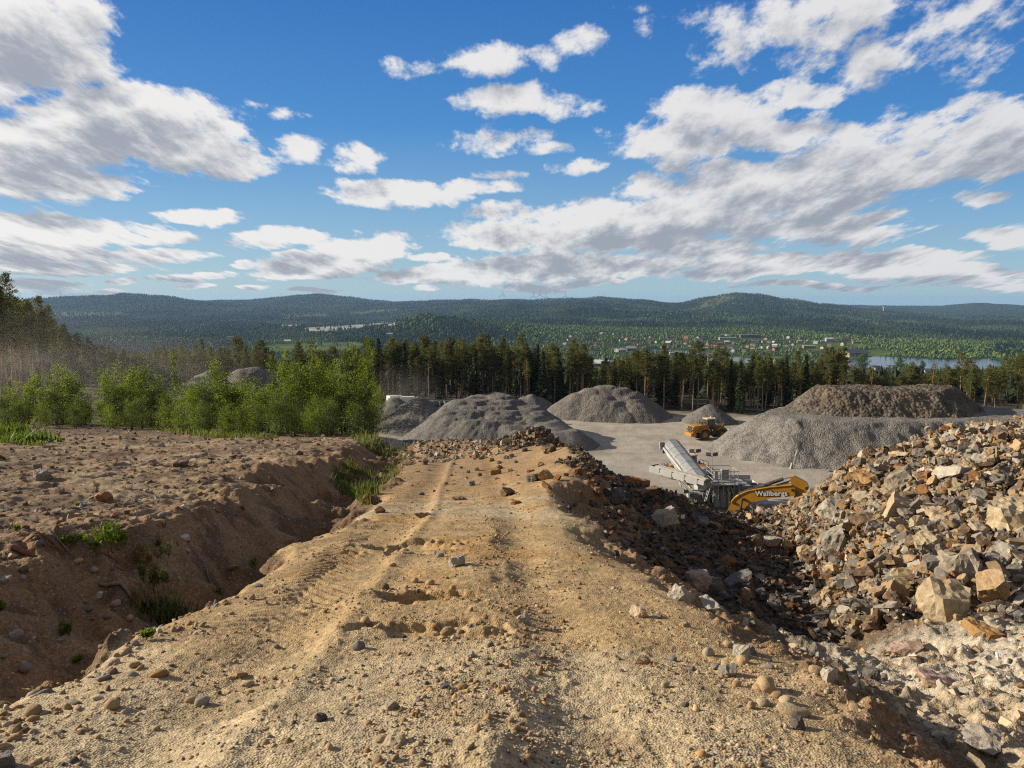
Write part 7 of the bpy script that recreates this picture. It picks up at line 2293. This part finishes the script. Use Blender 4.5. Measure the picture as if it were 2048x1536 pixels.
# flanges and pins of the boom
fl = MB()
top = [E2(*q) for q in ((1463, 1003), (1471, 994), (1482, 986.5), (1497, 980), (1540, 972.5), (1584, 968.6))]
for a_, b_ in zip(top[:-1], top[1:]): fl.bar((a_[0], yb0 + .36, a_[1]), (b_[0], yb0 + .36, b_[1]), .80, .07)
fl.build('boom_flange', M_YEL2, boom)
st_ = MB().prism([E2(*q) for q in ((1587, 990), (1601, 1012), (1611, 1012), (1614, 982), (1617, 972), (1614, 965), (1600, 957), (1588, 951.5), (1580, 952), (1582, 960))], yb0 + .12, yb1 - .12)
stk_ = st_.build('stick', M_YEL2, exc)
a_ = E2(1598, 985); b_ = E2(1614, 975)
MB().tube((a_[0] - .15, yb0 - .03, a_[1]), (a_[0] - .15, yb1 + .03, a_[1]), .16, None, 14).tube((b_[0], yb0, b_[1]), (b_[0], yb1, b_[1]), .13, None, 12).build('pivot_pin', M_BLK, stk_)
a_ = E2(1512, 976.5); b_ = E2(1566, 957.8); c_ = E2(1583, 953)
cyl = MB().tube((a_[0], 0, a_[1]), (b_[0], 0, b_[1]), .15, None, 12).build('stick_cylinder', M_BLK, exc)
MB().tube((b_[0], 0, b_[1]), (c_[0], 0, c_[1]), .07, None, 10).build('piston_rod', M_SHINE, cyl)
a_ = E2(1487, 990); b_ = E2(1483, 1012); c_ = E2(1478, 1040)
lc_ = MB().tube((a_[0], yb0 - .16, a_[1] - .15), (b_[0], yb0 - .16, b_[1]), .08, None, 10).tube((b_[0], yb0 - .16, b_[1]), (c_[0], yb0 - .16, c_[1]), .14, None, 12).build('lift_cylinder', M_BLK, exc)
hs_ = MB()
for dy in (-.22, -.05, .14):
    pts_ = [E2(*q) for q in ((1476, 990), (1497, 980.5), (1520, 976), (1550, 972.5), (1576, 966), (1584, 960))]
    hs_.path([(a, dy + .03 * math.sin(i * 2 + dy * 9), b + .07 + .04 * math.sin(i * 1.7 + dy * 5)) for i, (a, b) in enumerate(pts_)], [.035] * 6, 6)
hs_.build('hydraulic_hose', M_BLK, boom)
pn = MB()
for q in ((1490, 997), (1586, 978), (1470, 1004)):
    a, b = E2(*q); pn.tube((a, yb0 - .05, b), (a, yb1 + .05, b), .12, None, 12)
pn.build('pivot_pin', M_BLK, boom)
# bucket, house, cab and tracks below the crest
q = E2(1606, 1012)
MB().prism([(q[0] - .6, q[1]), (q[0] - .9, q[1] - .9), (q[0] - .4, q[1] - 1.4), (q[0] + .4, q[1] - 1.3), (q[0] + .6, q[1] - .5), (q[0] + .4, q[1])], -.7, .7).build('bucket', M_BLK, exc)
MB().box((-1.2, 0, 1.55), (4.2, 2.9, 1.1), ch=.12).box((-2.6, 0, 1.75), (1.4, 2.9, 1.3), ch=.2).build('engine_house', M_YEL, exc)
cb = MB().box((.2, -.95, 2.1), (1.5, 1.0, 1.3), ch=.1).build('cab', M_BLK, exc)
MB().box((.2, -1.47, 2.25), (1.2, .03, .8)).box((.96, -.95, 2.25), (.03, .8, .9)).build('window', M_GLASS, cb)
for y in (-1.35, 1.35):
    t_ = MB().prism([(-2.3, .5), (-2.0, .02), (2.0, .02), (2.3, .5), (2.0, .95), (-2.0, .95)], y - .3, y + .3)
    for k in range(16): t_.box((-1.95 + k * .26, y, .98), (.15, .64, .06))
    t_.build('crawler_track', M_BLK, exc)
# lettering on the boom
def lettering(body, mat, size, off, ext, loc, ang, parent, name):
    cu = bpy.data.curves.new(name, 'FONT'); cu.body = body; cu.size = size; cu.align_x = 'CENTER'; cu.align_y = 'CENTER'; cu.extrude = ext; cu.offset = off; cu.space_character = 1.06
    o = bpy.data.objects.new(name, cu); COL.objects.link(o)
    dg = bpy.context.evaluated_depsgraph_get(); me = bpy.data.meshes.new_from_object(o.evaluated_get(dg)); bpy.data.objects.remove(o)
    me.name = name; me.materials.clear(); me.materials.append(mat)
    return add_obj(name, me, None, parent, loc, (math.pi / 2, -ang, 0))


c_ = E2(1543.5, 985)
lettering('Wallbergs', M_INK, .57, .055, .006, (c_[0], yb0 - .012, c_[1]), R(6.5), boom, 'lettering_outline')
lettering('Wallbergs', M_WHITE, .57, .014, .006, (c_[0], yb0 - .026, c_[1]), R(6.5), boom, 'lettering')

# ---- sign post stuck in the stockpile foot, seen edge on
pb = at(1583, 937, 104.5); pt = at(1594, 901, 104.0)
sp = empty('sign_post', (pb.x, pb.y, pb.z - .5), 0, 'leaning post with a board seen edge on at the stockpile foot', 'sign post')
q = pt - Vector(sp.location)
MB().tube((0, 0, 0), q, .07, .06, 8).build('pole', M_WHT, sp)
MB().box((.02, 0, .75), (.42, .5, 1.1), (0, R(8), 0), taper=.6).build('foot_block', M_CONC, sp)
MB().box(q * .86, (.08, 1.3, 1.0), (0, R(15), R(-21))).build('board', M_WHT, sp)

# ---- vans, wrapped bales and gear at the far side of the yard
def van(px, py, Y, rz, label):
    x = float(xr(px, py)) * Y; z = float(H(x, Y, False)[0])
    root = empty('van', (x, Y, z), rz, label, 'van', 'white vans at the wood edge')
    MB().prism([(-2.4, .35), (2.45, .35), (2.5, .85), (2.2, 1.1), (1.45, 1.25), (.75, 2.0), (-2.3, 2.05), (-2.42, 1.2)], -.92, .92).build('body', M_VAN, root)
    MB().prism([(.72, 1.25), (1.35, 1.25), (.72, 1.88), (.1, 1.88), (.1, 1.25)], -.935, .935).raw([(1.5, -.75, 1.26), (1.5, .75, 1.26), (.82, .72, 1.96), (.82, -.72, 1.96)], [(0, 1, 2, 3)]).build('window', M_GLASS, root)
    for wx in (-1.5, 1.6):
        for wy in (-.85, .85):
            MB().tube((wx, wy - .1, .32), (wx, wy + .1, .32), .33, None, 18).build('wheel', M_RUB, root)
    return root


M_VAN = plain('van_white', (.72, .72, .72), .35, .05, 1, spec=.5)
van(822, 806, 171, R(8), 'white van parked behind the steep gravel cone')
van(795, 800, 174, R(35), 'second white van, only its roof showing over the gravel heaps')
BALE = None
for i, (px, Y, s_) in enumerate(((864, 171, 1.0), (872, 169, 1.15), (885, 170, 1.0), (894, 168.5, 1.15), (900, 169, 1.05))):
    x = float(xr(px, 800)) * Y; z = float(H(x, Y, False)[0])
    if BALE is None:
        b_ = MB().tube((0, -.6, .62), (0, .6, .62), .62, None, 22)
        for yy in (-.3, 0, .3): b_.tube((0, yy - .03, .62), (0, yy + .03, .62), .635, None, 22)
        BALE = b_.build('wrapped_bale', M_BALE if 'M_BALE' in globals() else M_DGR)
        o = BALE
    else: o = BALE.copy(); COL.objects.link(o)
    o.location = (x, Y, z); o.rotation_euler = (0, 0, R(80 + i * 13)); o.scale = (s_, s_, s_)
    tag(o, ['dark wrapped bale at the outer end of the row', 'dark bale overlapping its outer neighbour', 'dark bale after the gap in the row', 'largest dark bale close to its neighbour', 'last dark bale towards the white plant'][i], 'bale', 'dark wrapped bales before the pines')
x = float(xr(926, 803)) * 171; r0 = empty('small_screen', (x, 171, float(H(x, 171, False)[0])), R(20), 'small pale machine with braces at the far yard edge', 'machine')
MB().box((0, 0, 1.2), (1.5, 1.2, .7), (0, R(-22), 0), ch=.05).build('hopper', M_LGR, r0)
mm = MB()
for a_, b_ in (((-.7, -.5, 0), (.5, -.5, 1.6)), ((.7, -.5, 0), (-.3, -.5, 1.3)), ((-.7, .5, 0), (.5, .5, 1.6)), ((.9, 0, 0), (.9, 0, 2.4))): mm.bar(a_, b_, .14)
mm.build('brace', M_WHT, r0)
o = MB().box((0, 0, .28), (1.3, .9, .5), ch=.08).box((.2, 0, .62), (.7, .6, .25), ch=.06).build('timber_stack', plain('fresh_timber', (.55, .36, .2), .8, .2, 3))
x = float(xr(914, 806)) * 169; o.location = (x, 169, float(H(x, 169, False)[0])); tag(o, 'little heap of fresh orange timber beside the pale machine', 'timber')
# top of a screening plant behind the terraced heap
pc = at(1000, 790, 146); r0 = empty('screening_plant', (pc.x, 146, ZF), R(-14), 'pale screening conveyor whose top shows over the terraced heap', 'screening plant')
zt = pc.z - ZF
MB().box((0, 0, zt), (2.6, 1.3, .22), (0, R(9), 0)).box((0, -.62, zt + .16), (2.6, .06, .35), (0, R(9), 0)).box((0, .62, zt + .16), (2.6, .06, .35), (0, R(9), 0)).bar((1.2, 0, zt - .15), (3.4, 0, zt - 2.2), 1.1, .2).build('conveyor', M_WHT, r0)
s_ = MB()
for x in (-1, 1):
    for y in (-.55, .55): s_.bar((x, y, 0), (x * .8, y, zt), .12)
s_.build('support_leg', M_LGR, r0)
# ------------------------------------------------------------------ air: thin haze over the whole valley
def volume_mat(name, col, dens, aniso=.2):
    m = bpy.data.materials.new(name); m.use_nodes = True; nt = m.node_tree; nt.nodes.clear()
    o = nt.nodes.new('ShaderNodeOutputMaterial'); v = nt.nodes.new('ShaderNodeVolumePrincipled')
    v.inputs['Color'].default_value = (*col, 1); v.inputs['Density'].default_value = dens; v.inputs['Anisotropy'].default_value = aniso
    nt.links.new(v.outputs[0], o.inputs['Volume'])
    return m, nt, v


hm, _, _ = volume_mat('haze_air', (.38, .64, 1.0), 4.2e-5, .15)
hb = MB().box((0, 0, 0), (32000, 32000, 430)).build('haze', hm)
hb.location = (0, 0, -160 + 0.0)
tag(hb, 'thin blue summer haze over the valley', 'haze', kind='stuff')


def dust(px, py, Y, rx, ry, rz, dens, label, seed, col=(.86, .78, .68)):
    """a drifting cloud of stone dust: thickest in the middle, ragged at the rim"""
    m, nt, v = volume_mat('dust_cloud', col, 0.0, .35)
    tc = N(nt, 'ShaderNodeTexCoord')
    ln = N(nt, 'ShaderNodeVectorMath', operation='LENGTH'); nt.links.new(tc.outputs['Object'], ln.inputs[0])
    f = rampf(nt, ln.outputs['Value'], .98, .05, 0, 1, True)
    mp = N(nt, 'ShaderNodeMapping'); mp.inputs['Location'].default_value = (seed, seed * 2.3, 0); nt.links.new(tc.outputs['Object'], mp.inputs[0])
    n1 = noise_out(nt, mp.outputs[0], 2.4, 3, .55)
    g = rampf(nt, n1, .34, .66, .15, 1.0)
    a = N(nt, 'ShaderNodeMath', operation='MULTIPLY'); nt.links.new(f, a.inputs[0]); nt.links.new(g, a.inputs[1])
    b2 = N(nt, 'ShaderNodeMath', operation='MULTIPLY', n_1=dens); nt.links.new(a.outputs[0], b2.inputs[0])
    nt.links.new(b2.outputs[0], v.inputs['Density'])
    p = at(px, py, Y)
    o = add_obj('dust_cloud', mesh_np('dust_cloud', ICO2, [ICOF2], True), m, None, p)
    o.scale = (rx, ry, rz)
    return tag(o, label, 'dust', kind='stuff')


dust(115, 738, 112, 34, 14, 12, .013, 'brown dust drifting before the dark pine stand', 1.3)
dust(330, 745, 128, 26, 12, 7, .012, 'thin dust over the hazy gravel heaps', 4.1)
dust(1075, 885, 118, 9, 6, 4.5, .17, 'grey dust rising at the foot of the terraced heap', 7.7)
dust(1255, 962, 90, 9, 6, 3.4, .20, 'pale dust blowing off the side conveyor', 9.2)
dust(800, 790, 160, 12, 7, 8, .022, 'dust drifting along the pine trunks behind the birches', 12.4)
settle_labels()
